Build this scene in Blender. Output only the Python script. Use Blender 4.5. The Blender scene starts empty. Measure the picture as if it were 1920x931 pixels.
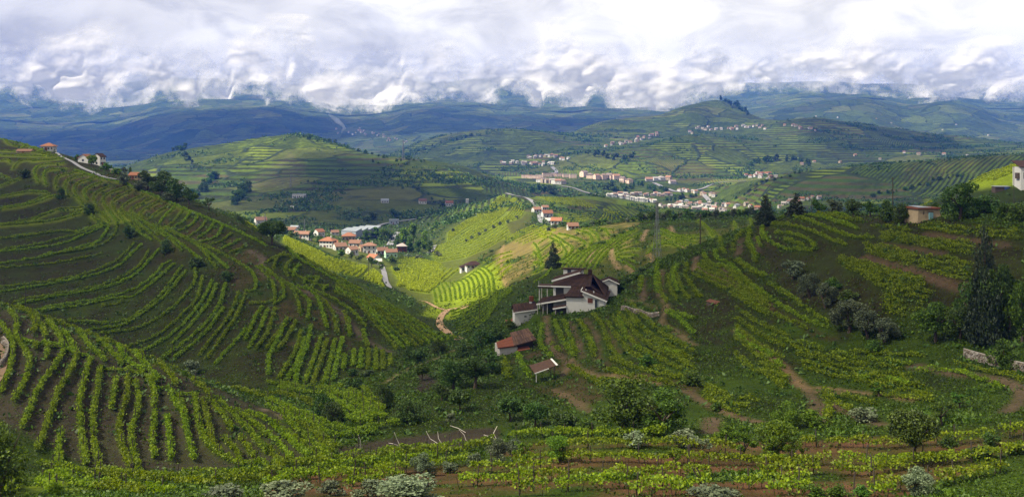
import bpy, bmesh, math, random
import numpy as np
from mathutils import Vector, Matrix

sc = bpy.context.scene
col = sc.collection
random.seed(7)
rng = np.random.default_rng(11)

# ------------------------------------------------------------------ camera
F, HY, ZC = 1700.0, 280.0, 150.0          # focal length in photo pixels, horizon row, camera height
cam_d = bpy.data.cameras.new('camera')
cam = bpy.data.objects.new('camera', cam_d)
col.objects.link(cam)
cam.location = (0, 0, ZC)
cam.rotation_euler = (math.radians(90), 0, 0)
cam_d.sensor_width = 36.0
cam_d.lens = 36.0 * F / 1920.0
cam_d.shift_y = -(465.5 - HY) / 1920.0
cam_d.clip_start = 0.5
cam_d.clip_end = 60000
sc.camera = cam

# ------------------------------------------------------------------ light
SUN = Vector((-0.62, -0.22, 0.80)).normalized()      # direction towards the sun
sun_el, sun_az = math.asin(SUN.z), math.atan2(SUN.x, SUN.y)
sun_d = bpy.data.lights.new('sun', 'SUN')
sun_d.energy = 5.0
sun_d.angle = math.radians(0.53)
sun_d.color = (1.0, 0.90, 0.70)
sun = bpy.data.objects.new('sun', sun_d)
sun.rotation_euler = SUN.to_track_quat('Z', 'Y').to_euler()
col.objects.link(sun)

world = bpy.data.worlds.new('World')
sc.world = world
world.use_nodes = True
wn, wl = world.node_tree.nodes, world.node_tree.links
wn.clear()
def wnode(t, **k):
    n = wn.new(t)
    for a, b in k.items(): setattr(n, a, b)
    return n
w_out = wnode('ShaderNodeOutputWorld')
sky = wnode('ShaderNodeTexSky', sky_type='NISHITA', sun_disc=False, sun_elevation=sun_el, sun_rotation=sun_az)
bg_sky = wnode('ShaderNodeBackground'); bg_sky.inputs[1].default_value = 0.10
wl.new(sky.outputs[0], bg_sky.inputs[0])
tc = wnode('ShaderNodeTexCoord')
mp = wnode('ShaderNodeMapping'); mp.inputs['Scale'].default_value = (1.0, 1.0, 2.1)
wl.new(tc.outputs['Generated'], mp.inputs[0])
def wnoise(scale, detail, rough, dist, loc=(0, 0, 0)):
    m = wnode('ShaderNodeMapping'); m.inputs['Location'].default_value = loc
    wl.new(mp.outputs[0], m.inputs[0])
    n = wnode('ShaderNodeTexNoise'); n.inputs['Scale'].default_value = scale
    n.inputs['Detail'].default_value = detail; n.inputs['Roughness'].default_value = rough
    n.inputs['Distortion'].default_value = dist
    wl.new(m.outputs[0], n.inputs['Vector'])
    return n
def wramp(src, stops):
    r = wnode('ShaderNodeValToRGB')
    r.color_ramp.interpolation = 'EASE'
    els = r.color_ramp.elements
    while len(els) < len(stops): els.new(0.5)
    for e, (p, c) in zip(els, stops): e.position = p; e.color = c if len(c) == 4 else (*c, 1)
    wl.new(src, r.inputs[0])
    return r
n1 = wnoise(3.2, 8, 0.52, 0.6, (0.3, 0.1, 0.0))
n2 = wnoise(11.0, 7, 0.55, 0.9, (1.3, 4.1, 2.0))
r1 = wramp(n1.outputs['Fac'], [(0.33, (1.02, 0.98, 0.88)), (0.46, (1.46, 1.40, 1.25)), (0.58, (1.9, 1.82, 1.62))])
r2 = wramp(n2.outputs['Fac'], [(0.32, (0.76, 0.77, 0.79)), (0.58, (1.0, 1.0, 1.0))])
mul = wnode('ShaderNodeMix', data_type='RGBA', blend_type='MULTIPLY'); mul.inputs[0].default_value = 1.0
wl.new(r1.outputs[0], mul.inputs[6]); wl.new(r2.outputs[0], mul.inputs[7])
bg_cloud = wnode('ShaderNodeBackground'); bg_cloud.inputs[1].default_value = 0.26
wl.new(mul.outputs[2], bg_cloud.inputs[0])
n3 = wnoise(2.1, 5, 0.5, 0.4, (5.2, 2.2, 7.0))
cover = wramp(n3.outputs['Fac'], [(0.24, (0.45, 0.45, 0.45)), (0.38, (1, 1, 1))])
wmix = wnode('ShaderNodeMixShader')
wl.new(cover.outputs[0], wmix.inputs[0]); wl.new(bg_sky.outputs[0], wmix.inputs[1]); wl.new(bg_cloud.outputs[0], wmix.inputs[2])
wl.new(wmix.outputs[0], w_out.inputs[0])

vs = sc.view_settings
vs.view_transform = 'Standard'; vs.look = 'None'; vs.gamma = 1.0; vs.exposure = 1.54
cy = sc.cycles
cy.max_bounces = 6; cy.diffuse_bounces = 2; cy.glossy_bounces = 2; cy.transmission_bounces = 2
cy.volume_bounces = 2; cy.transparent_max_bounces = 6
cy.use_denoising = True
cy.denoising_prefilter = 'NONE'
cy.volume_step_rate = 1.0; cy.volume_max_steps = 256
cy.sample_clamp_indirect = 4.0

# ------------------------------------------------------------------ helpers
def link(o, parent=None):
    col.objects.link(o)
    if parent is not None: o.parent = parent
    return o
def mesh_np(name, V, Fq, mat=None, smooth=False):
    """mesh from numpy verts and faces (all faces the same number of corners)"""
    me = bpy.data.meshes.new(name)
    V = np.asarray(V, np.float32); Fq = np.asarray(Fq, np.int32)
    n = Fq.shape[1]
    me.vertices.add(len(V)); me.vertices.foreach_set('co', V.ravel())
    me.loops.add(Fq.size); me.loops.foreach_set('vertex_index', Fq.ravel())
    me.polygons.add(len(Fq))
    me.polygons.foreach_set('loop_start', np.arange(0, Fq.size, n, dtype=np.int32))
    me.polygons.foreach_set('use_smooth', np.full(len(Fq), smooth))
    me.update(calc_edges=True)
    if mat: me.materials.append(mat)
    return me
def obj(name, me, parent=None, loc=(0, 0, 0), rz=0.0, scale=None):
    o = bpy.data.objects.new(name, me)
    o.location = loc; o.rotation_euler = (0, 0, rz)
    if scale is not None: o.scale = scale if hasattr(scale, '__len__') else (scale,) * 3
    return link(o, parent)
def empty(name, loc, rz=0.0):
    o = bpy.data.objects.new(name, None); o.location = loc; o.rotation_euler = (0, 0, rz); o.empty_display_size = 0.5
    return link(o)
def tag(o, label=None, cat=None, group=None, kind=None):
    if label: o['label'] = label
    if cat: o['category'] = cat
    if group: o['group'] = group
    if kind: o['kind'] = kind
    return o

def vnoise(x, y, seed=0):
    """smooth value noise, about -1..1"""
    xi = np.floor(x).astype(np.int64); yi = np.floor(y).astype(np.int64)
    fx = x - xi; fy = y - yi
    fx = fx * fx * fx * (fx * (fx * 6 - 15) + 10); fy = fy * fy * fy * (fy * (fy * 6 - 15) + 10)
    def h(a, b):
        n = (a * 374761393 + b * 668265263 + seed * 144665461) & 0x7fffffff
        n = ((n ^ (n >> 13)) * 1274126177) & 0x7fffffff
        n = (n ^ (n >> 16)) & 0xffff
        return n / 32767.5 - 1.0
    return (h(xi, yi) * (1 - fx) + h(xi + 1, yi) * fx) * (1 - fy) + (h(xi, yi + 1) * (1 - fx) + h(xi + 1, yi + 1) * fx) * fy
def fbm(x, y, oct=4, seed=0, gain=0.5):
    s = 0; a = 1.0; t = 0
    for k in range(oct):
        s = s + a * vnoise(x * 2 ** k + 17.3 * k, y * 2 ** k - 9.1 * k, seed + k); t += a; a *= gain
    return s / t

def pchip(x, y, q):
    x = np.asarray(x, float); y = np.asarray(y, float); q = np.asarray(q, float)
    h = np.diff(x); d = np.diff(y) / h
    m = np.zeros_like(y)
    s = (d[:-1] * d[1:]) > 0
    w1 = 2 * h[1:] + h[:-1]; w2 = h[1:] + 2 * h[:-1]
    with np.errstate(divide='ignore', invalid='ignore'):
        hm = (w1 + w2) / (w1 / d[:-1] + w2 / d[1:])
    m[1:-1] = np.where(s, hm, 0)
    m[0] = d[0]; m[-1] = d[-1]
    k = np.clip(np.searchsorted(x, q, 'right') - 1, 0, len(x) - 2)
    t = np.clip((q - x[k]) / h[k], 0, 1)
    return (y[k] * (1 + 2 * t) * (1 - t) ** 2 + h[k] * m[k] * t * (1 - t) ** 2
            + y[k + 1] * t * t * (3 - 2 * t) + h[k] * m[k + 1] * t * t * (t - 1))
# ------------------------------------------------------------------ terrain: ridge and valley lines, each (column, row, distance) in the photo's own survey
CURVES = [
 # ground at the camera's feet
 [(-360,1130,14),(960,1130,14),(2280,1130,14)],
 # nearest terrace
 [(-360,965,58),(0,955,60),(200,945,60),(600,940,62),(1000,938,63),(1500,938,63),(1920,935,62),(2280,930,60)],
 # gully plot / foot of the slopes
 [(-360,895,90),(0,900,90),(200,893,96),(400,886,99),(600,868,103),(800,838,111),(950,825,110),(1100,822,99),(1300,822,95),(1500,822,94),(1700,810,91),(1900,795,86),(2280,780,80)],
 # crest of the lower left knoll / lower slopes on the right
 [(-360,470,200),(0,572,170),(120,612,160),(240,660,150),(350,700,142),(450,742,136),(550,782,128),(640,815,121),(720,785,128),(800,750,138),(900,745,138),(1000,745,138),(1200,735,124),(1400,735,120),(1600,745,115),(1800,725,110),(2280,700,100)],
 # hollow behind the knoll
 [(-360,540,240),(0,600,215),(120,640,200),(240,690,185),(350,722,176),(450,730,168),(550,735,163),(640,730,160),(720,705,168),(800,692,175),(900,690,168),(1000,690,162),(1200,655,158),(1400,650,148),(1600,655,138),(1800,640,128),(2280,620,115)],
 # middle of the big left slope / house bench
 [(-360,390,360),(0,450,315),(200,500,285),(400,560,240),(550,622,212),(700,655,205),(800,655,212),(900,645,208),(1000,612,205),(1200,570,195),(1400,560,178),(1600,530,160),(1800,520,145),(2280,500,125)],
 # crest of the big left slope / ridge by the house / brow of the right terraces
 [(-360,180,660),(0,262,545),(100,285,490),(250,331,425),(400,391,360),(510,450,312),(640,528,275),(750,588,255),(850,638,240),(950,590,250),(1040,552,245),(1150,530,245),(1230,491,246),(1340,448,248),(1420,420,248),(1500,405,238),(1700,402,205),(1800,398,188),(1920,385,178),(2280,360,165)],
 # hollow behind it
 [(-360,400,820),(0,450,700),(250,480,560),(400,470,450),(510,515,400),(640,560,360),(750,606,325),(850,628,275),(950,580,285),(1040,540,282),(1150,538,280),(1230,512,284),(1340,482,290),(1420,460,290),(1500,450,290),(1700,435,275),(1800,425,262),(2280,395,240)],
 # sunlit slope behind the ridge / rib right of the track / upper right fields
 [(-360,410,1000),(0,440,900),(250,425,700),(400,396,470),(440,402,450),(510,446,560),(560,458,540),(640,505,440),(720,546,395),(800,592,350),(850,602,325),(900,565,335),(1000,515,340),(1040,498,345),(1150,462,360),(1230,442,362),(1340,427,370),(1420,414,380),(1500,412,370),(1700,415,400),(1800,405,400),(2280,360,380)],
 # lit fields above the track / top of the right fields
 [(-360,400,1150),(0,430,1000),(250,425,860),(400,424,640),(510,434,690),(600,470,610),(720,512,540),(800,552,460),(850,562,430),(900,520,465),(1000,468,465),(1070,428,475),(1150,416,485),(1230,407,492),(1340,402,500),(1420,400,505),(1500,402,520),(1700,395,520),(1800,352,500),(1870,322,480),(1920,308,475),(2280,285,450)],
 # village valley floor
 [(-360,390,1400),(0,405,1200),(250,410,1000),(400,420,880),(510,428,830),(640,454,755),(720,474,725),(800,482,700),(850,478,690),(900,448,750),(1000,416,800),(1070,420,760),(1150,428,750),(1230,432,760),(1340,432,800),(1420,432,850),(1500,430,900),(1700,420,900),(1900,385,900),(2280,370,900)],
 # foot of the middle hill / rib with the road / field before the town
 [(-360,360,1700),(0,365,1500),(250,372,1250),(400,402,1080),(600,421,980),(720,434,950),(800,426,950),(850,408,960),(900,388,1000),(950,365,1100),(1000,372,1100),(1050,372,1150),(1100,369,1250),(1160,375,1300),(1230,387,1300),(1340,399,1250),(1420,402,1200),(1500,390,1250),(1700,380,1250),(2280,340,1200)],
 # face of the middle hill / town floor
 [(-360,330,2400),(0,332,2100),(250,332,1600),(400,350,1430),(600,360,1300),(720,369,1240),(800,376,1220),(850,378,1220),(900,370,1300),(950,369,1350),(1000,376,1420),(1100,384,1600),(1200,394,1680),(1340,397,1680),(1420,385,1520),(1500,372,1420),(1700,368,1400),(2280,330,1350)],
 # crest of the middle hill / back of the town / long slope on the right
 [(-360,330,3200),(0,330,2700),(150,330,2250),(230,312,1950),(320,284,1950),(420,270,1980),(500,257,2000),(560,252,2000),(620,266,1950),(700,290,1850),(800,301,1750),(860,311,1700),(900,324,1650),(950,343,1620),(1000,350,1700),(1100,351,1900),(1200,352,2000),(1300,358,2000),(1400,345,1850),(1450,330,1720),(1550,315,1620),(1700,303,1560),(1900,290,1500),(2280,272,1450)],
 # hollow behind the middle hill / first rises behind the town
 [(-360,345,3800),(0,340,3300),(230,335,2700),(420,320,2750),(560,312,2750),(700,318,2450),(800,328,2300),(900,334,2150),(1000,336,2150),(1100,332,2250),(1200,338,2250),(1300,334,2350),(1400,332,2350),(1500,332,2300),(1700,320,2300),(1900,308,2200),(2280,290,2100)],
 # hills round the upper villages
 [(-360,320,4300),(0,310,4000),(230,306,3800),(420,298,3600),(560,296,3500),(700,304,3100),(800,292,2850),(900,285,2750),(1000,303,2600),(1080,290,2550),(1200,275,2650),(1290,254,2750),(1380,272,2750),(1450,285,2750),(1600,285,2800),(1900,282,2700),(2280,270,2600)],
 # shoulder below the round hill
 [(-360,310,4600),(0,300,4300),(230,296,4200),(500,285,4000),(700,296,3500),(800,280,3150),(900,262,3050),(1000,272,3000),(1100,268,3150),(1200,262,3300),(1290,258,3300),(1340,243,3650),(1430,243,3450),(1530,246,3150),(1700,262,3150),(1900,275,3000),(2280,268,2900)],
 # crests of the hills
 [(-360,300,5000),(0,295,4700),(230,288,4600),(500,274,4400),(650,288,4000),(720,290,3650),(800,263,3420),(870,248,3330),(930,242,3280),(1000,246,3320),(1060,250,3550),(1100,237,3850),(1150,227,3980),(1230,218,4080),(1290,197,4200),(1340,187,4250),(1385,203,4200),(1440,226,3850),(1530,220,3520),(1600,231,3500),(1700,244,3480),(1800,256,3400),(1900,268,3300),(2280,290,3200)],
 # far valley
 [(-360,300,5400),(0,290,5200),(250,284,5100),(500,268,5000),(650,282,4700),(720,280,4500),(930,264,4450),(1060,262,4700),(1340,228,5200),(1530,252,4700),(1700,262,4700),(1900,282,4600),(2280,290,4400)],
 # spurs of the far side
 [(-360,262,5900),(0,262,5800),(180,268,5700),(300,236,5750),(400,226,5700),(500,222,5650),(580,236,5600),(660,246,5500),(720,236,5700),(790,214,6000),(880,212,6100),(960,222,6100),(1100,219,6300),(1340,214,6400),(1450,205,6200),(1560,192,6000),(1620,188,5950),(1700,206,5900),(1780,196,5900),(1900,226,5700),(2280,240,5600)],
 # upper slopes
 [(-360,195,7600),(0,195,7600),(200,196,7500),(400,180,7500),(600,192,7500),(800,186,7800),(1000,182,8000),(1200,182,8200),(1400,182,8000),(1500,172,7900),(1700,180,7900),(1900,186,7700),(2280,190,7600)],
 # far crest, up in the cloud
 [(-360,150,8500),(0,150,8500),(200,156,8500),(430,146,8500),(600,160,8500),(800,158,8600),(960,148,8700),(1100,156,8700),(1300,158,8700),(1400,157,8700),(1500,155,8700),(1700,162,8700),(2280,164,8700)],
 [(-360,230,11500),(960,230,11500),(2280,230,11500)],
 [(-360,262,15000),(960,262,15000),(2280,262,15000)],
]
PX = np.arange(-360, 2281, 4.0)
LY = np.concatenate([np.linspace(math.log(14), math.log(60), 50, endpoint=False),
                     np.linspace(math.log(60), math.log(600), 440, endpoint=False),
                     np.linspace(math.log(600), math.log(10000), 430, endpoint=False),
                     np.linspace(math.log(10000), math.log(15000), 12)])
NC, NR = len(PX), len(LY)
kp, ky = [], []
for c in CURVES:
    c = np.array(c, float)
    kp.append(pchip(c[:, 0], c[:, 1], PX)); ky.append(pchip(c[:, 0], np.log(c[:, 2]), PX))
kp, ky = np.array(kp), np.array(ky)
for k in range(1, len(ky)): ky[k] = np.maximum(ky[k], ky[k - 1] + 0.02)
P0 = np.array([pchip(ky[:, i], kp[:, i], LY) for i in range(NC)])        # [column, row] -> photo row
YY = np.exp(LY)[None, :].repeat(NC, 0)
XX = (PX[:, None] - 960) / F * YY
Z0 = (HY - P0) / F * YY
def relief(X, Y):
    z = np.zeros_like(X)
    for wl_, a in ((1100, 34), (520, 15), (250, 6.5), (120, 3.0), (60, 1.3), (28, 0.55), (13, 0.22), (6, .09)):
        w = np.clip((Y - wl_ * 3.2) / (wl_ * 4.0), 0, 1) if wl_ > 30 else 1.0
        n = vnoise(X / wl_ + wl_ * .37, Y / wl_ - wl_ * .11, int(wl_))
        if wl_ >= 250: n = 0.55 - 1.6 * np.abs(n)
        z += w * a * n
    return z
keep = np.clip((YY - 3000) / 2500, 0, 1)                  # ridges nearer than this keep their drawn line
ZZ = Z0 + relief(XX, YY) * (0.35 + 0.65 * keep) * np.clip(1.25 - np.exp(-(YY - 40) / 60), 0.25, 1)
PP = HY - F * ZZ / YY                                     # photo row of every ground point
ZW = ZZ + ZC
# a point is in view where nothing nearer stands higher
VIS = PP <= np.minimum.accumulate(PP, axis=1) + 1.5

def col_at(px):
    t = (px - PX[0]) / 4.0; i = int(min(max(math.floor(t), 0), NC - 2)); return i, t - i
def ground_z(px_or_x, Y, is_px=False):
    px = px_or_x if is_px else px_or_x / Y * F + 960
    i, t = col_at(px)
    l = math.log(max(Y, 14.5)); j = int(np.searchsorted(LY, l)) - 1; j = min(max(j, 0), NR - 2)
    s = (l - LY[j]) / (LY[j + 1] - LY[j])
    return float((ZW[i, j] * (1 - t) + ZW[i + 1, j] * t) * (1 - s) + (ZW[i, j + 1] * (1 - t) + ZW[i + 1, j + 1] * t) * s)
def cast(px, py, ymin=0, ymax=1e9):
    """ground point seen at a photo pixel, from distance ymin on"""
    i, t = col_at(px)
    c = PP[i] * (1 - t) + PP[i + 1] * t
    j0 = int(np.searchsorted(LY, math.log(max(ymin, 14.5))))
    w = np.nonzero(c[j0:] <= py)[0]
    if len(w) == 0:
        j = j0 + int(np.argmin(c[j0:])); Y = float(np.exp(LY[j]))
    else:
        j = j0 + int(w[0])
        if j == 0: j = 1
        a, b = c[j - 1], c[j]
        s = (a - py) / (a - b) if a > b and a >= py else 1.0
        Y = float(np.exp(LY[j - 1] + s * (LY[j] - LY[j - 1])))
    if Y > ymax:                                           # missed the slope meant: its brow
        j1 = int(np.searchsorted(LY, math.log(ymax)))
        j = j0 + int(np.argmin(c[j0:j1])); Y = float(np.exp(LY[j]))
    X = (px - 960) / F * Y
    return Vector((X, Y, ground_z(X, Y)))
def inpoly(px, py, poly):
    inside = np.zeros(px.shape, bool); n = len(poly); j = n - 1
    for i in range(n):
        xi, yi = poly[i]; xj, yj = poly[j]
        c = ((yi > py) != (yj > py))
        with np.errstate(divide='ignore', invalid='ignore'):
            inside ^= c & (px < (xj - xi) * (py - yi) / (yj - yi + 1e-12) + xi)
        j = i
    return inside
PXG = PX[:, None].repeat(NR, 1)
# ------------------------------------------------------------------ vine rows: surveyed lines, laid on the slopes
def fr(x0, y0, z): return lambda L: [(x0 + x / z, y0 + y / z) for x, y in L]
Q1, Q2, Q3, Q5 = fr(0, 230, 3.724), fr(460, 360, 3.104), fr(900, 480, 3.58), fr(1380, 280, 3.326)
Q6, Q6b, Q7, Q7b, Q8 = fr(0, 540, 2.382), fr(1380, 450, 3.211), fr(500, 600, 2.812), fr(1000, 400, 4.232), fr(0, 400, 3.104)
Q8b, Q1b, Q4, Q2c = fr(960, 660, 3.436), fr(1420, 640, 3.2), fr(840, 260, 3.43), fr(470, 400, 5.333)
def resample(L, n):
    L = np.array(L, float); d = np.concatenate([[0], np.cumsum(np.hypot(*np.diff(L, axis=0).T))])
    s = np.linspace(0, d[-1], n)
    if len(L) > 2: return np.stack([pchip(d, L[:, 0], s), pchip(d, L[:, 1], s)], 1)
    return np.stack([np.interp(s, d, L[:, 0]), np.interp(s, d, L[:, 1])], 1)
def fam(A, B, n, bend=0.0):
    """n rows stepping evenly from row A to row B"""
    a, b = resample(A, 14), resample(B, 14)
    return [[tuple(p) for p in a + (b - a) * (k / (n - 1))] for k in range(n)]
BRINK = lambda px: float(np.exp(np.interp(px, PX, ky[6]))) * 1.01
ROWS = []       # (field, polyline, options)
def rows(field, lines, **o):
    for L in lines: ROWS.append((field, L, o))
# --- the big left slope
rows('big', map(Q1, [
 [(0,520),(100,505),(200,488),(330,495)], [(0,610),(150,590),(260,560),(390,510)], [(20,600),(180,572),(280,535),(345,502)],
 [(0,720),(200,690),(330,640),(420,610),(590,600)], [(0,728),(250,705),(420,680),(520,640),(590,610)], [(230,690),(300,650),(380,628)],
 [(0,820),(200,800),(400,770),(550,770)], [(0,912),(300,880),(480,840),(600,790),(740,730)], [(550,772),(650,735),(760,715)],
 [(300,930),(560,900),(680,850),(760,740)], [(400,925),(620,890),(760,830),(810,760),(815,710)],
 [(0,450),(80,420),(140,390)], [(0,232),(170,237),(320,240)], [(70,400),(20,375),(0,380)], [(5,272),(45,265),(78,285)], [(0,200),(110,205),(250,215),(350,235)],
 [(330,266),(150,270),(100,310),(92,330)], [(400,262),(300,270),(220,276)], [(450,290),(350,295),(260,310),(235,350),(265,415)],
 [(470,325),(390,330),(320,340),(300,375),(325,440)], [(560,345),(440,370),(395,385),(385,420),(395,465)],
 [(610,365),(520,385),(460,415),(450,450),(480,520)], [(660,390),(560,420),(515,455),(520,490),(585,580)],
 [(715,420),(620,455),(582,485),(590,520),(612,547)], [(770,450),(680,490),(650,520),(670,590),(760,700)],
 [(870,460),(760,500),(715,540),(740,600),(830,700)], [(920,480),(820,530),(780,560),(800,620),(870,700)],
 [(1000,510),(900,560),(850,600),(850,622),(900,680),(980,770)], [(1060,535),(950,590),(905,625),(1000,700),(1110,800)],
 [(1120,550),(1050,590),(975,640),(1000,685)], [(1165,590),(1090,640),(1035,690)], [(1220,600),(1150,660),(1110,720)],
 [(1275,620),(1220,690),(1165,745)], [(1330,640),(1280,700),(1180,760)], [(1385,660),(1340,720),(1240,775)],
 [(1440,690),(1400,750),(1310,810)], [(1500,700),(1460,760),(1380,820)], [(1555,730),(1520,800),(1390,850)],
 [(1620,780),(1560,830),(1450,870)], [(1680,820),(1620,860),(1540,895)], [(1725,870),(1600,925)],
 [(0,112),(100,140),(200,170),(300,200)], [(30,130),(60,155),(130,170)], [(150,180),(190,160)],[(200,195),(250,178)],[(250,215),(300,195)],[(290,228),(350,215)],[(330,245),(400,230)],[(380,262),(450,250)],
 [(520,340),(700,395),(850,425),(1000,490),(1150,548),(1300,620),(1450,680),(1640,760),(1862,868)],
 [(830,620),(1000,700),(1150,760),(1350,840),(1500,905),(1560,930)], [(870,660),(960,720),(1050,790),(1200,900)], [(860,690),(960,770),(1060,835)],
 [(600,590),(660,680),(740,720)]]))
rows('big', map(Q8, [
 [(600,0),(640,60)], [(640,0),(690,75)], [(690,10),(740,85)], [(740,20),(880,130)], [(760,0),(900,110),(1000,170),(1060,230)],
 [(800,40),(1000,150),(1180,290)], [(900,80),(1150,200),(1260,330)], [(960,90),(1200,230),(1330,330)], [(1000,120),(1300,250),(1428,320)],
 [(0,75),(300,50),(470,5)], [(0,155),(250,125),(380,110),(460,120)], [(0,225),(250,180),(430,135),(610,80)],
 [(0,298),(250,262),(420,217),(560,180),(630,100)], [(0,325),(200,310),(450,275),(600,240)],
 [(0,437),(300,405),(500,360),(650,300),(740,230),(780,180)], [(0,467),(300,420),(520,375),(680,320),(780,230),(825,190)],
 [(80,525),(350,480),(600,425),(750,360),(830,290),(865,225)], [(100,540),(350,490),(620,440),(780,370),(870,280),(930,215)],
 [(180,580),(400,540),(620,500),(800,440),(900,370),(960,300),(1000,285)], [(240,580),(500,540),(700,502),(740,500),(880,420),(950,360),(1020,300)],
 [(590,548),(660,540),(720,520)], [(380,632),(600,650),(740,630),(850,560),(950,470),(1060,315)],
 [(500,690),(700,665),(820,600),(960,490),(1085,340)], [(560,712),(760,690),(950,600),(1080,480),(1140,380),(1130,325)],
 [(740,790),(900,730),(1060,600),(1150,500),(1180,375)], [(820,815),(950,750),(1100,620),(1200,480),(1235,400)],
 [(1000,770),(1130,640),(1230,500),(1260,420)], [(940,860),(1060,770),(1200,650),(1290,510),(1310,415)],
 [(1000,868),(1100,790),(1210,690),(1300,560)], [(1160,840),(1250,720),(1340,600),(1390,470)], [(1200,860),(1290,740),(1380,600),(1428,480)], [(1250,890),(1340,790),(1428,690)]]))
rows('big', map(Q2, [
 [(0,585),(40,590),(65,545),(40,480),(0,445)], [(20,660),(140,655),(175,630),(165,560),(130,500),(60,440)], [(165,665),(225,612),(222,560),(160,490),(90,440)],
 [(0,870),(60,740),(100,680)], [(20,920),(90,800),(130,690)], [(60,930),(130,830),(170,690)], [(120,930),(200,820),(250,750)], [(190,930),(260,830),(295,760)],
 [(130,480),(260,560),(305,640),(320,715)], [(240,540),(320,600),(372,650),(362,750)], [(300,560),(400,600),(445,690),(475,800)], [(400,600),(470,660),(520,740),(540,830)],
 [(570,700),(595,770),(610,830)], [(680,820),(710,910)], [(350,560),(540,650),(640,720),(700,790)],
 [(230,362),(180,400),(165,455)], [(285,390),(240,435),(228,480),(250,500)], [(320,430),(285,470),(280,500)], [(340,540),(370,505),(430,520)], [(430,510),(400,545),(395,560)],
 [(480,555),(450,580)], [(250,470),(350,520),(470,570)],
 [(300,345),(500,460),(760,590),(1000,720),(1215,855)], [(240,330),(300,390),(420,460),(560,540)],
 [(110,420),(240,380),(290,400)]]))
rows('big', fam(Q2([(545,500),(760,600),(980,720),(1225,862)]), Q2([(520,590),(640,650),(740,760),(880,925)]), 10))
rows('big', fam(Q2([(740,555),(800,610),(880,690)]), Q2([(1085,675),(1105,700),(1110,735)]), 13), thin=.7)
rows('big', map(Q7, [
 [(410,190),(405,270)], [(460,165),(455,250)], [(500,160),(495,265)], [(537,165),(535,270)], [(575,170),(575,275)], [(613,172),(612,270)], [(652,195),(655,250)],
 [(290,90),(255,200),(200,350)], [(320,110),(290,210),(240,355)], [(360,110),(335,240),(300,345)], [(400,100),(372,220),(350,330)],
 [(232,40),(215,140),(175,230),(150,350)], [(180,70),(160,160),(100,260),(60,325)], [(110,0),(60,110),(10,220),(8,300)], [(200,110),(170,220),(105,330)],
 [(300,0),(320,45)], [(355,0),(370,70)], [(430,0),(440,95)], [(510,60),(530,145)]]))
# --- the lower left knoll
K = dict(ymin=95, ymax=None)
rows('knoll', map(Q6, [
 [(0,65),(60,85),(120,120),(200,140),(300,175),(400,215),(500,250),(600,290),(700,325),(800,365),(900,405),(1000,440),(1191,500)],
 [(0,482),(30,420),(50,350),(58,280),(35,220),(0,165)], [(60,520),(110,430),(132,350),(112,290),(70,230),(75,160),(40,110)],
 [(130,125),(160,180),(150,212)], [(150,130),(185,180),(205,235)], [(80,245),(180,265),(280,280),(350,310),(400,320)],
 [(440,372),(550,382),(650,402),(690,440)], [(700,462),(760,455)], [(790,490),(860,490)], [(910,522),(985,515)],
 [(210,160),(260,220),(285,270)], [(280,200),(320,260),(345,312)], [(350,205),(400,270),(470,340)], [(440,240),(500,300),(545,355)], [(530,275),(560,330),(640,385)],
 [(600,300),(660,370),(710,425)], [(700,340),(760,400),(790,452)], [(860,420),(950,500)],
 [(290,285),(240,370),(180,450),(120,590),(100,640)], [(345,310),(310,400),(260,480),(220,590),(190,680),(165,740)], [(215,270),(205,325)], [(155,255),(160,285)],
 [(405,325),(375,430),(355,540),(365,680),(385,800)], [(447,370),(435,480),(415,580),(420,700),(440,805)], [(517,410),(510,480),(495,552)],
 [(570,400),(572,480),(540,580),(530,660),(550,740),(588,822)], [(605,435),(622,500),(610,580),(585,660),(595,750),(617,818)],
 [(670,420),(690,500),(690,600),(680,690),(690,770)], [(745,580),(757,680),(765,782)], [(760,470),(780,530),(812,570),(832,650),(850,720),(868,782)], [(797,500),(820,570),(832,620)],
 [(870,490),(880,580),(910,690),(960,750),(1040,790),(1090,802)], [(905,520),(930,610),(950,710),(990,762)], [(950,530),(1000,590),(1037,655)],
 [(980,520),(1060,600),(1130,680),(1191,755)], [(1000,685),(1040,730),(1070,772)], [(1070,685),(1110,740),(1142,775)], [(1050,560),(1120,610),(1191,680)],
 [(275,650),(262,740),(262,805)], [(1100,560),(1191,612)], [(1090,800),(1150,800),(1190,805)]]), ymin=95, ymax=205, near=1)
rows('knoll', map(Q7, [
 [(0,545),(100,640),(220,742)], [(30,560),(150,650),(290,742)], [(90,530),(200,630),(320,732)], [(150,540),(260,630),(350,722)], [(200,560),(300,640),(380,692)],
 [(0,620),(80,690),(130,762)], [(0,690),(60,762)]]), ymin=95, ymax=175, near=1)
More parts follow.
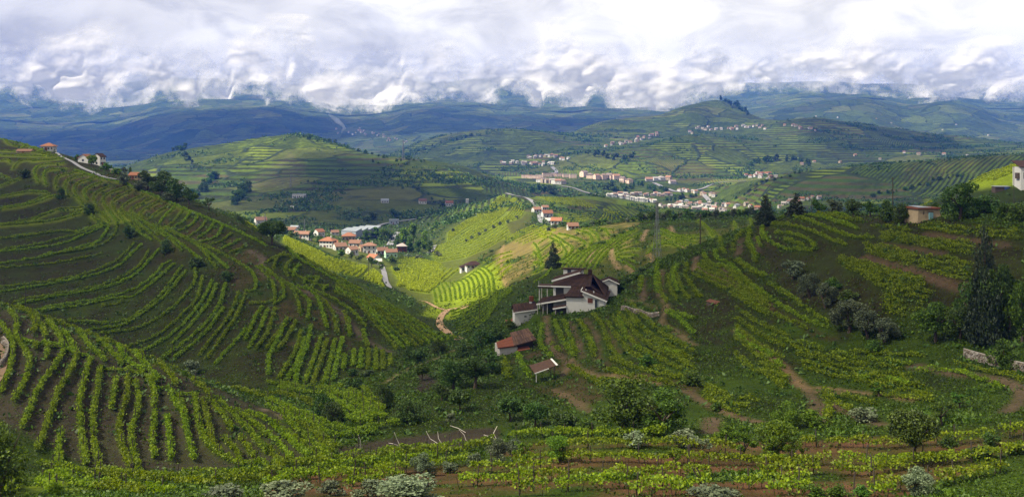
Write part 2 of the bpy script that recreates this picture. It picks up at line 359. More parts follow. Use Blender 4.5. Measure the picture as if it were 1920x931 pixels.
# --- foot of the knoll and the flat by the gully
rows('foot', map(Q6, [[(170,802),(300,832),(500,848),(700,862),(900,862),(1100,856),(1191,850)], [(400,850),(600,868),(800,880),(1000,885),(1191,872)], [(200,855),(330,880),(520,905),(700,915),(760,925)], [(180,880),(260,931)], [(20,840),(70,890),(40,930)], [(430,900),(560,915),(640,930)]]), ymin=60, ymax=135, near=1)
rows('foot', map(Q7, [
 [(0,800),(150,775),(380,748),(600,732),(760,697),(960,692),(1200,655)], [(0,835),(120,785),(400,778),(600,750),(760,720),(960,712),(1180,680)], [(60,840),(300,812),(480,792),(620,775),(760,745),(900,740)],
 [(0,890),(150,850),(330,835),(500,828)], [(420,880),(600,850),(720,835)]]), ymin=60, ymax=125, near=1)
rows('foot', map(Q7, [
 [(0,432),(150,500),(300,570),(420,602),(560,582),(700,560)], [(0,475),(140,540),(260,600),(340,632),(440,628),(580,600)], [(330,390),(450,450),(560,542)], [(400,400),(520,470),(625,540)], [(440,385),(560,470),(610,505)],
 [(500,370),(560,430),(612,492)], [(0,400),(60,405),(200,445),(250,470)], [(0,345),(120,360),(240,372),(400,372)], [(60,372),(200,395),(330,405)], [(280,470),(420,530),(500,565)], [(330,420),(440,490),(540,555)], [(60,500),(200,560),(300,600)]]), ymin=110, ymax=178, near=1)
# --- the front terraces
rows('front', [
 [(600,905),(700,896),(800,884),(880,872)], [(955,826),(1060,823),(1150,824),(1250,822)], [(1010,848),(1090,845),(1180,842),(1290,846),(1380,852)],
 [(960,872),(1060,868),(1150,866),(1240,870),(1300,868)], [(1292,873),(1380,872),(1460,878),(1530,872)], [(1130,898),(1200,896),(1260,894),(1330,892)],
 [(960,903),(1020,902),(1100,900)], [(1040,922),(1110,918),(1175,914)], [(1205,917),(1290,916),(1330,918)], [(960,930),(1060,927)], [(1180,930),(1300,928)],
 [(1430,897),(1520,890),(1620,893),(1690,880),(1760,873),(1850,862),(1920,850)], [(1500,840),(1580,841),(1650,843),(1700,838),(1780,834)], [(1528,872),(1560,871)], [(1573,872),(1640,876),(1720,872),(1790,866)],
 [(1420,872),(1470,876)], [(1440,912),(1520,913)], [(1640,924),(1690,920),(1740,914)], [(1755,913),(1820,898),(1885,884)], [(1380,917),(1440,914)], [(1440,928),(1520,925)], [(1600,929),(1680,931)],
 [(1780,835),(1850,830),(1920,815)], [(880,888),(960,884),(1040,880)], [(860,912),(940,908),(1000,905)]], ymin=55, ymax=112, near=1, front=1)
# --- right: plots below the house
rows('house', map(Q3, [
 [(150,690),(200,800)], [(250,660),(290,760),(345,830)], [(420,470),(402,600),(480,690)], [(500,445),(545,560),(628,690)], [(560,440),(600,540),(645,670)], [(660,440),(725,540),(765,690)],
 [(760,400),(830,500),(880,640),(960,740)], [(930,430),(960,500),(990,580)], [(1010,440),(1060,490)], [(1040,620),(1100,660),(1160,690)], [(1140,580),(1260,650),(1350,720),(1432,790)], [(1240,650),(1330,690)],
 [(590,750),(700,815),(830,895)], [(1250,390),(1340,440),(1432,540)], [(1270,380),(1432,440)], [(1230,495),(1300,520)], [(1200,20),(1180,150),(1195,260)], [(1085,150),(1075,250)], [(1330,60),(1300,160),(1330,250)],
 [(700,520),(745,600),(770,660)], [(480,600),(540,660)], [(150,755),(190,830)]]), ymin=112, ymax=260, near=1)
rows('house', map(Q6b, [
 [(0,135),(80,200),(170,220)], [(0,220),(100,300),(200,370),(330,440),(450,510),(555,540)], [(200,270),(300,340),(400,410),(470,460),(555,515)], [(40,340),(130,420),(270,480),(420,550)],
 [(190,592),(300,622),(450,652),(600,702),(760,725),(900,742),(1060,765)], [(620,690),(900,700),(1140,712)], [(0,560),(60,640),(170,690),(280,780)], [(0,700),(90,790),(200,830)],
 [(1080,800),(1240,800),(1400,830),(1500,870),(1600,910)], [(1300,760),(1400,780),(1734,860)], [(700,860),(900,870),(1040,900)]]), ymin=85, ymax=215, near=1)
rows('house', map(Q7b, [
 [(990,490),(985,640)], [(1110,440),(1105,520),(1125,600)], [(1350,330),(1390,410),(1560,450),(1700,570),(1862,690)], [(1440,300),(1450,360),(1560,420),(1640,500)],
 [(1420,140),(1455,200),(1440,280),(1430,320)], [(1480,200),(1490,290),(1515,330)], [(1640,180),(1590,250),(1580,320)], [(1720,160),(1700,260),(1750,340),(1760,400)], [(1840,80),(1810,150),(1830,225)],
 [(1670,670),(1720,730),(1780,790),(1862,815)], [(1640,400),(1760,480),(1862,520)], [(1560,470),(1620,560),(1700,640)], [(1310,60),(1390,130),(1430,210),(1450,260)], [(1590,70),(1620,150)], [(1720,50),(1740,110)],
 [(860,510),(845,600)], [(1210,400),(1225,470)]]), ymin=150, ymax=480, near=1)
H_ = dict(ymin=112, ymax=262, near=1, mass=1)
rows('house', fam(Q3([(1010,330),(1100,420),(1200,520),(1330,600),(1432,660)]), Q3([(850,450),(930,570),(1010,660),(1110,730),(1300,810),(1432,870)]), 5), **H_)
rows('house', fam(Q6b([(0,420),(150,520),(320,600)]), Q6b([(0,600),(100,690),(250,800)]), 4), **H_)
rows('house', fam(Q7b([(1350,345),(1395,420),(1560,470),(1700,590),(1862,700)]), Q7b([(1270,500),(1400,560),(1560,640),(1700,740),(1862,830)]), 5), **H_)
rows('house', fam(Q6b([(330,650),(480,700),(700,760),(1000,790)]), Q6b([(400,780),(580,830),(820,880),(1100,900)]), 4), ymin=85, ymax=215, mass=1)
rows('house', fam(Q7b([(1000,520),(1010,640),(1060,720)]), Q7b([(1200,480),(1260,600),(1330,680)]), 4), **H_)
rows('house', fam(Q1b([(640,230),(820,260),(1000,290)]), Q1b([(700,330),(880,350),(1080,380)]), 3), ymin=80, ymax=160, mass=1)
rows('house', fam(Q1b([(20,90),(110,190),(190,240)]), Q1b([(0,200),(60,230),(150,290)]), 3), ymin=80, ymax=180, mass=1)
rows('house', fam(Q8b([(640,60),(800,120),(1000,170),(1200,230)]), Q8b([(560,190),(700,210),(900,230)]), 3), ymin=90, ymax=190, mass=1)
rows('house', fam(Q8b([(1250,240),(1400,300),(1600,330)]), Q8b([(1230,300),(1350,370),(1450,420)]), 3), ymin=80, ymax=180, mass=1)
rows('house', fam(Q1b([(390,310),(520,350),(700,390)]), Q1b([(410,370),(430,420),(420,480)]), 3), ymin=80, ymax=150, mass=1)
# --- rib and slopes right of the track
rows('rib', fam(Q2([(1195,700),(1300,665),(1400,622),(1552,552)]), Q2([(1245,835),(1335,800),(1410,740),(1470,650),(1552,585)]), 9), ymin=230, ymax=370)
rows('rib', fam(Q7b([(40,250),(85,215),(165,170)]), Q7b([(0,560),(100,500),(190,400),(260,360)]), 5), ymin=300, ymax=480)
rows('rib', map(Q7b, [[(165,185),(250,240),(318,290),(260,360)], [(200,170),(330,200),(418,250),(350,300)], [(340,140),(440,170),(472,220),(440,275)], [(440,135),(510,180),(522,225)], [(530,130),(580,150),(602,180)], [(130,200),(240,275),(265,330),(215,390)], [(380,135),(530,128),(640,135)]]), ymin=300, ymax=500)
rows('rib', fam(Q7b([(230,430),(330,330),(480,270)]), Q7b([(480,450),(600,300),(820,130)]), 7), ymin=250, ymax=500)
rows('rib', fam(Q7b([(640,290),(720,230),(860,170)]), Q7b([(660,380),(760,420),(820,470)]), 6), ymin=250, ymax=500)
rows('rib', fam(Q7b([(1010,130),(1180,190),(1330,180)]), Q7b([(900,330),(1050,250),(1260,330)]), 6), ymin=250, ymax=500)
rows('rib', fam(Q2([(1085,545),(1105,600),(1112,645)]), Q2([(1375,428),(1440,500),(1450,600)]), 13), ymin=300, ymax=520)
rows('rib', fam(Q7b([(0,230),(40,300),(60,380)]), Q7b([(0,480),(40,470),(90,430)]), 4), ymin=330, ymax=520)
rows('lit', fam(Q2([(1080,330),(1200,290),(1330,230),(1480,130)]), Q2([(1110,410),(1250,385),(1400,330),(1540,240)]), 9), ymin=420, ymax=1250)
rows('lit', fam(Q2([(850,440),(900,520),(960,575)]), Q2([(1240,450),(1150,520),(1060,590)]), 11), ymin=330, ymax=760)
rows('lit', fam(Q2([(1380,420),(1450,380),(1552,350)]), Q2([(1480,520),(1510,470),(1552,440)]), 5), ymin=330, ymax=760)
# --- right terraces
rows('brow', map(Q5, [
 [(160,540),(165,490),(190,460),(280,440),(340,420),(480,425),(640,470),(760,510)], [(340,430),(500,475),(650,540),(720,562),(860,565)], [(220,480),(350,490),(480,530),(620,590),(690,612)],
 [(240,535),(330,540),(430,570),(490,620),(480,650),(340,640)], [(300,570),(370,600),(430,620)], [(165,540),(200,580),(240,610),(330,640)], [(90,520),(75,570),(110,640),(125,700)], [(500,410),(650,440),(780,462)], [(0,560),(40,530),(90,500)],
 [(10,700),(60,740),(170,810)], [(0,790),(80,850),(190,930)], [(130,560),(150,620)], [(560,405),(700,432)]]), ymin=150, ymax=250, near=1)
rows('bush', fam(Q5([(910,548),(1090,562),(1300,588),(1470,600)]), Q5([(920,590),(1090,600),(1280,640),(1470,662)]), 4), ymin=120, ymax=250, near=1, gaps=.35)
rows('bush', fam(Q5([(800,612),(900,625),(1040,650),(1120,690)]), Q5([(830,660),(930,690),(1030,730),(1110,745)]), 4), ymin=120, ymax=250, near=1, gaps=.35)
rows('bush', fam(Q5([(1160,690),(1300,690),(1460,740)]), Q5([(1150,745),(1270,790),(1440,830)]), 4), ymin=110, ymax=250, near=1, gaps=.35)
rows('bush', fam(Q5([(640,690),(800,720),(980,780),(1180,840)]), Q5([(690,760),(800,800),(920,880),(1140,930)]), 6), ymin=110, ymax=250, near=1, gaps=.35)
rows('bush', fam(Q6b([(900,330),(1040,320),(1180,330)]), Q6b([(900,400),(960,460),(1090,480)]), 5), ymin=110, ymax=250, near=1, gaps=.35)
rows('bush', fam(Q5([(1190,470),(1300,490),(1460,520)]), Q5([(1150,500),(1300,525),(1440,548)]), 2), ymin=120, ymax=250, near=1, gaps=.35)
rows('bush', fam(Q5([(860,490),(980,500),(1080,520)]), Q5([(900,530),(1000,545),(1100,560)]), 2), ymin=120, ymax=250, near=1, gaps=.4)
rows('bush', fam(Q5([(1500,500),(1600,520),(1760,520)]), Q5([(1500,560),(1600,560),(1780,570)]), 3), ymin=110, ymax=250, near=1, gaps=.45)
# --- sunlit slope behind the ridge, village vineyards, rib of the road (rows too many and small to count)
rows('lit', fam(Q2c([(340,235),(560,330),(860,470),(1060,515)]), Q2c([(330,290),(500,430),(700,530),(870,590)]), 11), ymin=330, ymax=760)
rows('lit', fam(Q2([(0,180),(30,230),(60,250)]), Q2([(20,190),(60,215),(85,240)]), 3), ymin=380, ymax=760)
rows('lit', fam(Q2c([(880,600),(980,560),(1130,530)]), Q2c([(1060,640),(1110,600),(1160,545)]), 4), ymin=330, ymax=620)
rows('lit', fam(Q2c([(1130,660),(1200,590),(1240,570)]), Q2c([(1330,740),(1290,690),(1310,640)]), 6), ymin=330, ymax=620)
rows('lit', fam(Q2c([(1490,450),(1640,455),(1920,520)]), Q2c([(1480,580),(1600,590),(1760,640)]), 9), ymin=380, ymax=760, gaps=.2)
rows('lit', fam(Q2c([(1470,610),(1500,660),(1470,730)]), Q2c([(1780,640),(1760,690),(1680,747)]), 9), ymin=360, ymax=700)
rows('lit', fam(Q2c([(1800,580),(1830,640),(1800,700)]), Q2c([(1920,560),(1910,640),(1870,720)]), 4), ymin=360, ymax=700)
rows('lit', fam(Q4([(60,590),(200,520),(340,440),(425,385)]), Q4([(130,690),(230,590),(340,500),(440,395)]), 8), ymin=560, ymax=1250)
rows('lit', fam(Q4([(0,610),(120,530),(250,450),(340,370)]), Q4([(0,660),(110,580),(240,490),(400,390)]), 6), ymin=560, ymax=1250)
rows('lit', fam(Q4([(440,400),(400,480),(300,560)]), Q4([(500,430),(470,500),(440,520)]), 6), ymin=560, ymax=1250)
rows('lit', fam(Q4([(560,370),(610,390),(680,420)]), Q4([(800,385),(890,410),(960,450)]), 13), ymin=700, ymax=1350)
rows('lit', fam(Q4([(700,470),(830,490),(960,480)]), Q4([(720,520),(800,540),(930,520)]), 4), ymin=700, ymax=1350)
rows('lit', fam(Q4([(960,540),(1010,480),(1000,455)]), Q4([(1180,510),(1150,490),(1060,470)]), 8), ymin=600, ymax=1350)
rows('lit', fam(Q4([(360,650),(460,600),(560,560)]), Q4([(480,680),(560,650),(660,610)]), 6), ymin=430, ymax=900)
rows('lit', fam(Q4([(620,560),(640,590),(690,595)]), Q4([(560,600),(600,640),(640,640)]), 3), ymin=430, ymax=900)
rows('lit', fam(Q5([(1410,220),(1560,150),(1780,80)]), Q5([(1600,200),(1700,160),(1790,120)]), 6), ymin=330, ymax=620)
rows('lit', fam(Q5([(900,330),(1000,300),(1220,260)]), Q5([(1000,340),(1100,320),(1230,290)]), 4), ymin=330, ymax=620)

def drape(L, ds, ymin, ymax):
    """surveyed line -> even steps along the ground"""
    L = np.array(L, float); n = max(6, int(np.hypot(*np.diff(L, axis=0).T).sum() / 4))
    S = resample(L, n)
    P = []
    for px, py in S:
        p = cast(px, py, ymin, ymax(px) if callable(ymax) else ymax)
        if not P or (abs(p.y - P[-1].y) < 0.12 * p.y): P.append(p)
    P = np.array([list(p) for p in P])
    if len(P) < 2: return None
    if len(P) > 6:
        for _ in range(2): P[1:-1] = (P[:-2] + 2 * P[1:-1] + P[2:]) / 4
    d = np.concatenate([[0], np.cumsum(np.hypot(*np.diff(P[:, :2], axis=0).T))])
    m = max(2, int(d[-1] / ds) + 1); s = np.linspace(0, d[-1], m)
    X, Y = np.interp(s, d, P[:, 0]), np.interp(s, d, P[:, 1])
    return np.stack([X, Y], 1)
DRAPED = []
UNDER = np.zeros(PP.shape, np.float32)                       # ground right under the vines
for field, L, o in ROWS:
    L = list(L)
    y0 = o.get('ymin', 165); y1 = o.get('ymax', BRINK)
    A = drape(L, 0.5, y0, y1)
    if A is None: continue
    DRAPED.append((field, A, o))
    fi = (A[:, 0] / A[:, 1] * F + 960 - PX[0]) / 4.0; fj = np.interp(np.log(A[:, 1]), LY, np.arange(NR))
    i0 = np.clip(fi.astype(int), 0, NC - 2); j0 = np.clip(fj.astype(int), 0, NR - 2)
    for di in (0, 1):
        for dj in (0, 1):
            w = np.abs(1 - di - (fi - i0)) * np.abs(1 - dj - (fj - j0))
            np.maximum.at(UNDER, (i0 + di, j0 + dj), w.astype(np.float32))
def blur2(a):
    b = a.copy(); b[1:-1] = (a[:-2] + 2 * a[1:-1] + a[2:]) / 4
    c = b.copy(); c[:, 1:-1] = (b[:, :-2] + 2 * b[:, 1:-1] + b[:, 2:]) / 4
    return c
UNDER = np.clip(blur2(np.minimum(UNDER * 1.6, 1)) * 1.5, 0, 1)
ZW = ZW + 0.50 * blur2(UNDER) * (YY > 85)                     # each row stands on its own little bank

# the shelf the white farmhouse stands on
HB = cast(1062, 589, 150, 240); HA = math.radians(-10)
hu = (XX - HB.x) * math.cos(HA) + (YY - HB.y) * math.sin(HA); hv = -(XX - HB.x) * math.sin(HA) + (YY - HB.y) * math.cos(HA)
dist = np.maximum.reduce([-7.2 - hu, hu - 10.5, -1.0 - hv, hv - 15, np.zeros_like(hu)])
wsh = np.clip(1 - dist / 2.6, 0, 1); wsh = wsh * wsh * (3 - 2 * wsh)
ZW = ZW * (1 - wsh) + wsh * (HB.z + 0.17 * np.clip(hu, 0, 9) + 0.05 * np.clip(hu, -9, 0))
# ------------------------------------------------------------------ materials
class NT:
    def __init__(s, name):
        s.m = bpy.data.materials.new(name); s.m.use_nodes = True
        s.n, s.l = s.m.node_tree.nodes, s.m.node_tree.links; s.n.clear()
        s.out = s.n.new('ShaderNodeOutputMaterial')
    def new(s, t, ins=None, **k):
        n = s.n.new(t)
        for a, b in k.items(): setattr(n, a, b)
        for a, b in (ins or {}).items():
            if hasattr(b, 'is_output') or isinstance(b, bpy.types.NodeSocket): s.l.new(b, n.inputs[a])
            else: n.inputs[a].default_value = b
        return n
    def math(s, op, a, b=0.0, c=0.0, clamp=False):
        return s.new('ShaderNodeMath', {0: a, 1: b, 2: c}, operation=op, use_clamp=clamp).outputs[0]
    def noise(s, vec, scale, detail=4, rough=0.55, dist=0.0):
        return s.new('ShaderNodeTexNoise', {'Vector': vec, 'Scale': scale, 'Detail': detail, 'Roughness': rough, 'Distortion': dist}).outputs['Fac']
    def mix(s, f, a, b, blend='MIX'):
        return s.new('ShaderNodeMix', {0: f, 6: a, 7: b}, data_type='RGBA', blend_type=blend).outputs[2]
    def ramp(s, f, stops, interp='LINEAR'):
        r = s.new('ShaderNodeValToRGB', {0: f}); e = r.color_ramp.elements; r.color_ramp.interpolation = interp
        while len(e) < len(stops): e.new(0.5)
        for q, (p, c) in zip(e, stops):
            q.position = p; q.color = (c, c, c, 1) if not hasattr(c, '__len__') else (*c, 1)
        return r.outputs[0]
    def bsdf(s, colour, rough=0.9, spec=0.2, normal=None):
        i = {'Base Color': colour, 'Roughness': rough, 'Specular IOR Level': spec}
        if normal is not None: i['Normal'] = normal
        b = s.new('ShaderNodeBsdfPrincipled', i); s.l.new(b.outputs[0], s.out.inputs[0]); return b
    def bump(s, h, strength, dist):
        return s.new('ShaderNodeBump', {'Height': h, 'Strength': strength, 'Distance': dist}).outputs[0]

def C4(c): return (c[0], c[1], c[2], 1.0)

def leaf_mat(name, dark, light, trans=0.45, hue=0.02, scale=0.9):
    """leaves: brighter and darker clumps, light coming through"""
    t = NT(name)
    geo = t.new('ShaderNodeNewGeometry'); oi = t.new('ShaderNodeObjectInfo')
    n = t.noise(geo.outputs['Position'], scale, 3, 0.6)
    f = t.math('ADD', t.math('MULTIPLY', geo.outputs['Random Per Island'], 0.55), t.math('MULTIPLY', n, 0.6))
    c = t.mix(t.ramp(f, [(0.28, 0.0), (0.85, 1.0)]), C4(dark), C4(light))
    hs = t.new('ShaderNodeHueSaturation', {'Color': c,
        'Hue': t.math('ADD', 0.5 - hue, t.math('MULTIPLY', oi.outputs['Random'], 2 * hue)),
        'Value': t.math('ADD', 0.82, t.math('MULTIPLY', oi.outputs['Random'], 0.36))}).outputs[0]
    d = t.new('ShaderNodeBsdfPrincipled', {'Base Color': hs, 'Roughness': 0.55, 'Specular IOR Level': 0.25})
    tr = t.new('ShaderNodeBsdfTranslucent', {'Color': t.mix(1.0, hs, (1.0, 1.0, 0.55, 1), 'MULTIPLY')})
    mx = t.new('ShaderNodeMixShader', {0: trans, 1: d.outputs[0], 2: tr.outputs[0]})
    t.l.new(mx.outputs[0], t.out.inputs[0])
    return t.m
def plain(name, c, rough=0.8, spec=0.2, var=0.25, scale=1.2, bump=0.0, metal=0.0):
    """one colour with blotches of wear"""
    t = NT(name)
    geo = t.new('ShaderNodeNewGeometry')
    n = t.noise(geo.outputs['Position'], scale, 5, 0.65)
    oi = t.new('ShaderNodeObjectInfo')
    v = t.math('ADD', t.math('MULTIPLY', n, 2 * var), 1 - var)
    cc = t.mix(1.0, C4(c), t.new('ShaderNodeCombineColor', {0: v, 1: v, 2: v}).outputs[0], 'MULTIPLY')
    b = t.bsdf(cc, rough, spec, t.bump(t.noise(geo.outputs['Position'], scale * 9, 3), bump, 0.05) if bump else None)
    b.inputs['Metallic'].default_value = metal
    return t.m
def by_random(name, cols, rough=0.85, var=0.12, scale=0.6):
    """a colour of its own for each object, out of a few"""
    t = NT(name)
    oi = t.new('ShaderNodeObjectInfo'); geo = t.new('ShaderNodeNewGeometry')
    c = t.ramp(oi.outputs['Random'], [(i / len(cols), k) for i, k in enumerate(cols)], 'CONSTANT')
    v = t.math('ADD', t.math('MULTIPLY', t.noise(geo.outputs['Position'], scale, 4, 0.6), 2 * var), 1 - var)
    t.bsdf(t.mix(1.0, c, t.new('ShaderNodeCombineColor', {0: v, 1: v, 2: v}).outputs[0], 'MULTIPLY'), rough, 0.2)
    return t.m

M = {}
M['vine'] = leaf_mat('vine_leaves', (0.038, 0.080, 0.003), (0.215, 0.30, 0.008), 0.5, 0.012, 0.8)
M['vine_front'] = leaf_mat('front_vine_leaves', (0.045, 0.09, 0.004), (0.235, 0.31, 0.010), 0.5, 0.012, 0.8)
M['leaf_laurel'] = leaf_mat('laurel_leaves', (0.014, 0.035, 0.005), (0.12, 0.17, 0.016), 0.3, 0.01, 1.5)
M['vine_sunlit'] = leaf_mat('sunlit_vine_leaves', (0.085, 0.13, 0.006), (0.38, 0.43, 0.014), 0.5, 0.012, 0.8)  # lighter copy of the vine colour, brightens rows in the sun patch
M['leaf_dark'] = leaf_mat('dark_leaves', (0.014, 0.032, 0.007), (0.06, 0.115, 0.014), 0.25, 0.02)
M['leaf_mid'] = leaf_mat('green_leaves', (0.014, 0.042, 0.005), (0.085, 0.16, 0.012), 0.35, 0.02)
M['leaf_bright'] = leaf_mat('bright_leaves', (0.030, 0.072, 0.005), (0.135, 0.215, 0.012), 0.45, 0.015)
M['leaf_olive'] = leaf_mat('olive_leaves', (0.026, 0.040, 0.020), (0.105, 0.135, 0.075), 0.2, 0.02)
M['leaf_sage'] = leaf_mat('sage_leaves', (0.042, 0.062, 0.030), (0.165, 0.205, 0.115), 0.2, 0.015)
M['leaf_orange'] = leaf_mat('citrus_leaves', (0.007, 0.016, 0.004), (0.075, 0.105, 0.012), 0.2, 0.01, 2.2)
M['needle'] = leaf_mat('conifer_needles', (0.006, 0.013, 0.008), (0.026, 0.042, 0.018), 0.1, 0.015)
M['grass'] = leaf_mat('grass_blades', (0.014, 0.03, 0.003), (0.07, 0.12, 0.008), 0.4, 0.01, 0.25)
M['bark'] = plain('bark', (0.055, 0.042, 0.032), 0.9, 0.1, 0.4, 3.0)
M['post'] = plain('post_wood', (0.045, 0.038, 0.032), 0.9, 0.1, 0.35, 4.0)
M['pale_wood'] = plain('peeled_wood', (0.62, 0.57, 0.52), 0.8, 0.2, 0.2, 4.0)
M['white'] = plain('white_render', (0.42, 0.42, 0.41), 0.85, 0.2, 0.16, 0.9)
M['trim'] = plain('white_trim', (0.50, 0.50, 0.49), 0.7, 0.3, 0.08, 2.0)
M['grey_wall'] = plain('grey_render', (0.30, 0.29, 0.28), 0.9, 0.1, 0.3, 1.5)
M['tan_wall'] = plain('tan_render', (0.24, 0.19, 0.125), 0.9, 0.1, 0.35, 1.3)
M['dark_open'] = plain('dark_opening', (0.02, 0.02, 0.02), 0.6, 0.3, 0.2)  # near-black colour painted for the shade in openings and under roofs
M['glass'] = plain('window_glass', (0.03, 0.035, 0.045), 0.15, 0.6, 0.1)
M['shutter'] = plain('brown_shutter', (0.12, 0.045, 0.03), 0.7, 0.2, 0.2, 3.0)
M['blue_door'] = plain('blue_door', (0.13, 0.25, 0.29), 0.7, 0.2, 0.3, 2.0)
M['green_door'] = plain('grey_green_door', (0.14, 0.17, 0.17), 0.7, 0.3, 0.15, 2.0)
M['concrete'] = plain('concrete', (0.33, 0.32, 0.30), 0.9, 0.1, 0.25, 1.2)
M['timber'] = plain('dark_timber', (0.06, 0.045, 0.035), 0.85, 0.15, 0.25, 3.0)
M['brick_red'] = plain('red_clay', (0.115, 0.038, 0.022), 0.85, 0.15, 0.2, 2.0)
M['metal'] = plain('galvanised_metal', (0.16, 0.17, 0.18), 0.5, 0.5, 0.15, 2.0, metal=0.5)
M['cable'] = plain('cable', (0.03, 0.03, 0.03), 0.6, 0.3, 0.1)
M['stone'] = by_random('dry_stone', [(0.16, 0.14, 0.12), (0.24, 0.22, 0.20), (0.12, 0.10, 0.085), (0.18, 0.15, 0.12)], 0.95, 0.25, 3.0)
M['shed_roof'] = plain('pale_sheet_roof', (0.14, 0.16, 0.185), 0.5, 0.4, 0.08, 0.3)
M['shed_wall'] = plain('blue_grey_sheet_wall', (0.20, 0.23, 0.27), 0.7, 0.3, 0.1, 0.3)
M['road'] = plain('worn_asphalt', (0.15, 0.15, 0.165), 0.8, 0.3, 0.12, 0.4)
M['dirt'] = plain('dirt_track', (0.24, 0.16, 0.10), 0.95, 0.05, 0.3, 0.5, 0.4)
M['dark_dirt'] = plain('dark_dirt_track', (0.13, 0.09, 0.06), 0.95, 0.05, 0.35, 0.5, 0.4)
M['blue_tarp'] = plain('blue_tarpaulin', (0.04, 0.09, 0.32), 0.5, 0.4, 0.2, 2.0)
M['paint_white'] = plain('road_paint', (0.75, 0.75, 0.75), 0.7, 0.2, 0.1, 1.0)

def tile_mat(name, a, b, scale=2.0):
    t = NT(name)
    geo = t.new('ShaderNodeNewGeometry'); oi = t.new('ShaderNodeObjectInfo')
    n = t.noise(geo.outputs['Position'], scale, 5, 0.7)
    f = t.math('ADD', t.math('MULTIPLY', geo.outputs['Random Per Island'], 0.5), t.math('MULTIPLY', n, 0.6))
    c = t.mix(t.ramp(f, [(0.25, 0), (0.8, 1)]), C4(a), C4(b))
    h = t.new('ShaderNodeHueSaturation', {'Color': c, 'Value': t.math('ADD', 0.75, t.math('MULTIPLY', oi.outputs['Random'], 0.5))}).outputs[0]
    t.bsdf(h, 0.85, 0.15)
    return t.m
M['tile_dark'] = tile_mat('old_brown_roof_tiles', (0.012, 0.007, 0.006), (0.036, 0.018, 0.014))
M['tile_mossy'] = tile_mat('weathered_roof_tiles', (0.022, 0.014, 0.011), (0.085, 0.048, 0.034))
M['tile_red'] = tile_mat('orange_roof_tiles', (0.10, 0.042, 0.026), (0.21, 0.092, 0.052))
M['tile_brown'] = tile_mat('brown_roof_tiles', (0.075, 0.042, 0.032), (0.18, 0.10, 0.068))
M['far_tile'] = by_random('far_roofs', [(0.19, 0.105, 0.075), (0.16, 0.115, 0.09), (0.21, 0.115, 0.08), (0.14, 0.11, 0.10), (0.23, 0.21, 0.20)])
M['far_wall'] = by_random('far_walls', [(0.42, 0.41, 0.395), (0.33, 0.30, 0.25), (0.46, 0.455, 0.445), (0.28, 0.225, 0.17), (0.36, 0.35, 0.335)])

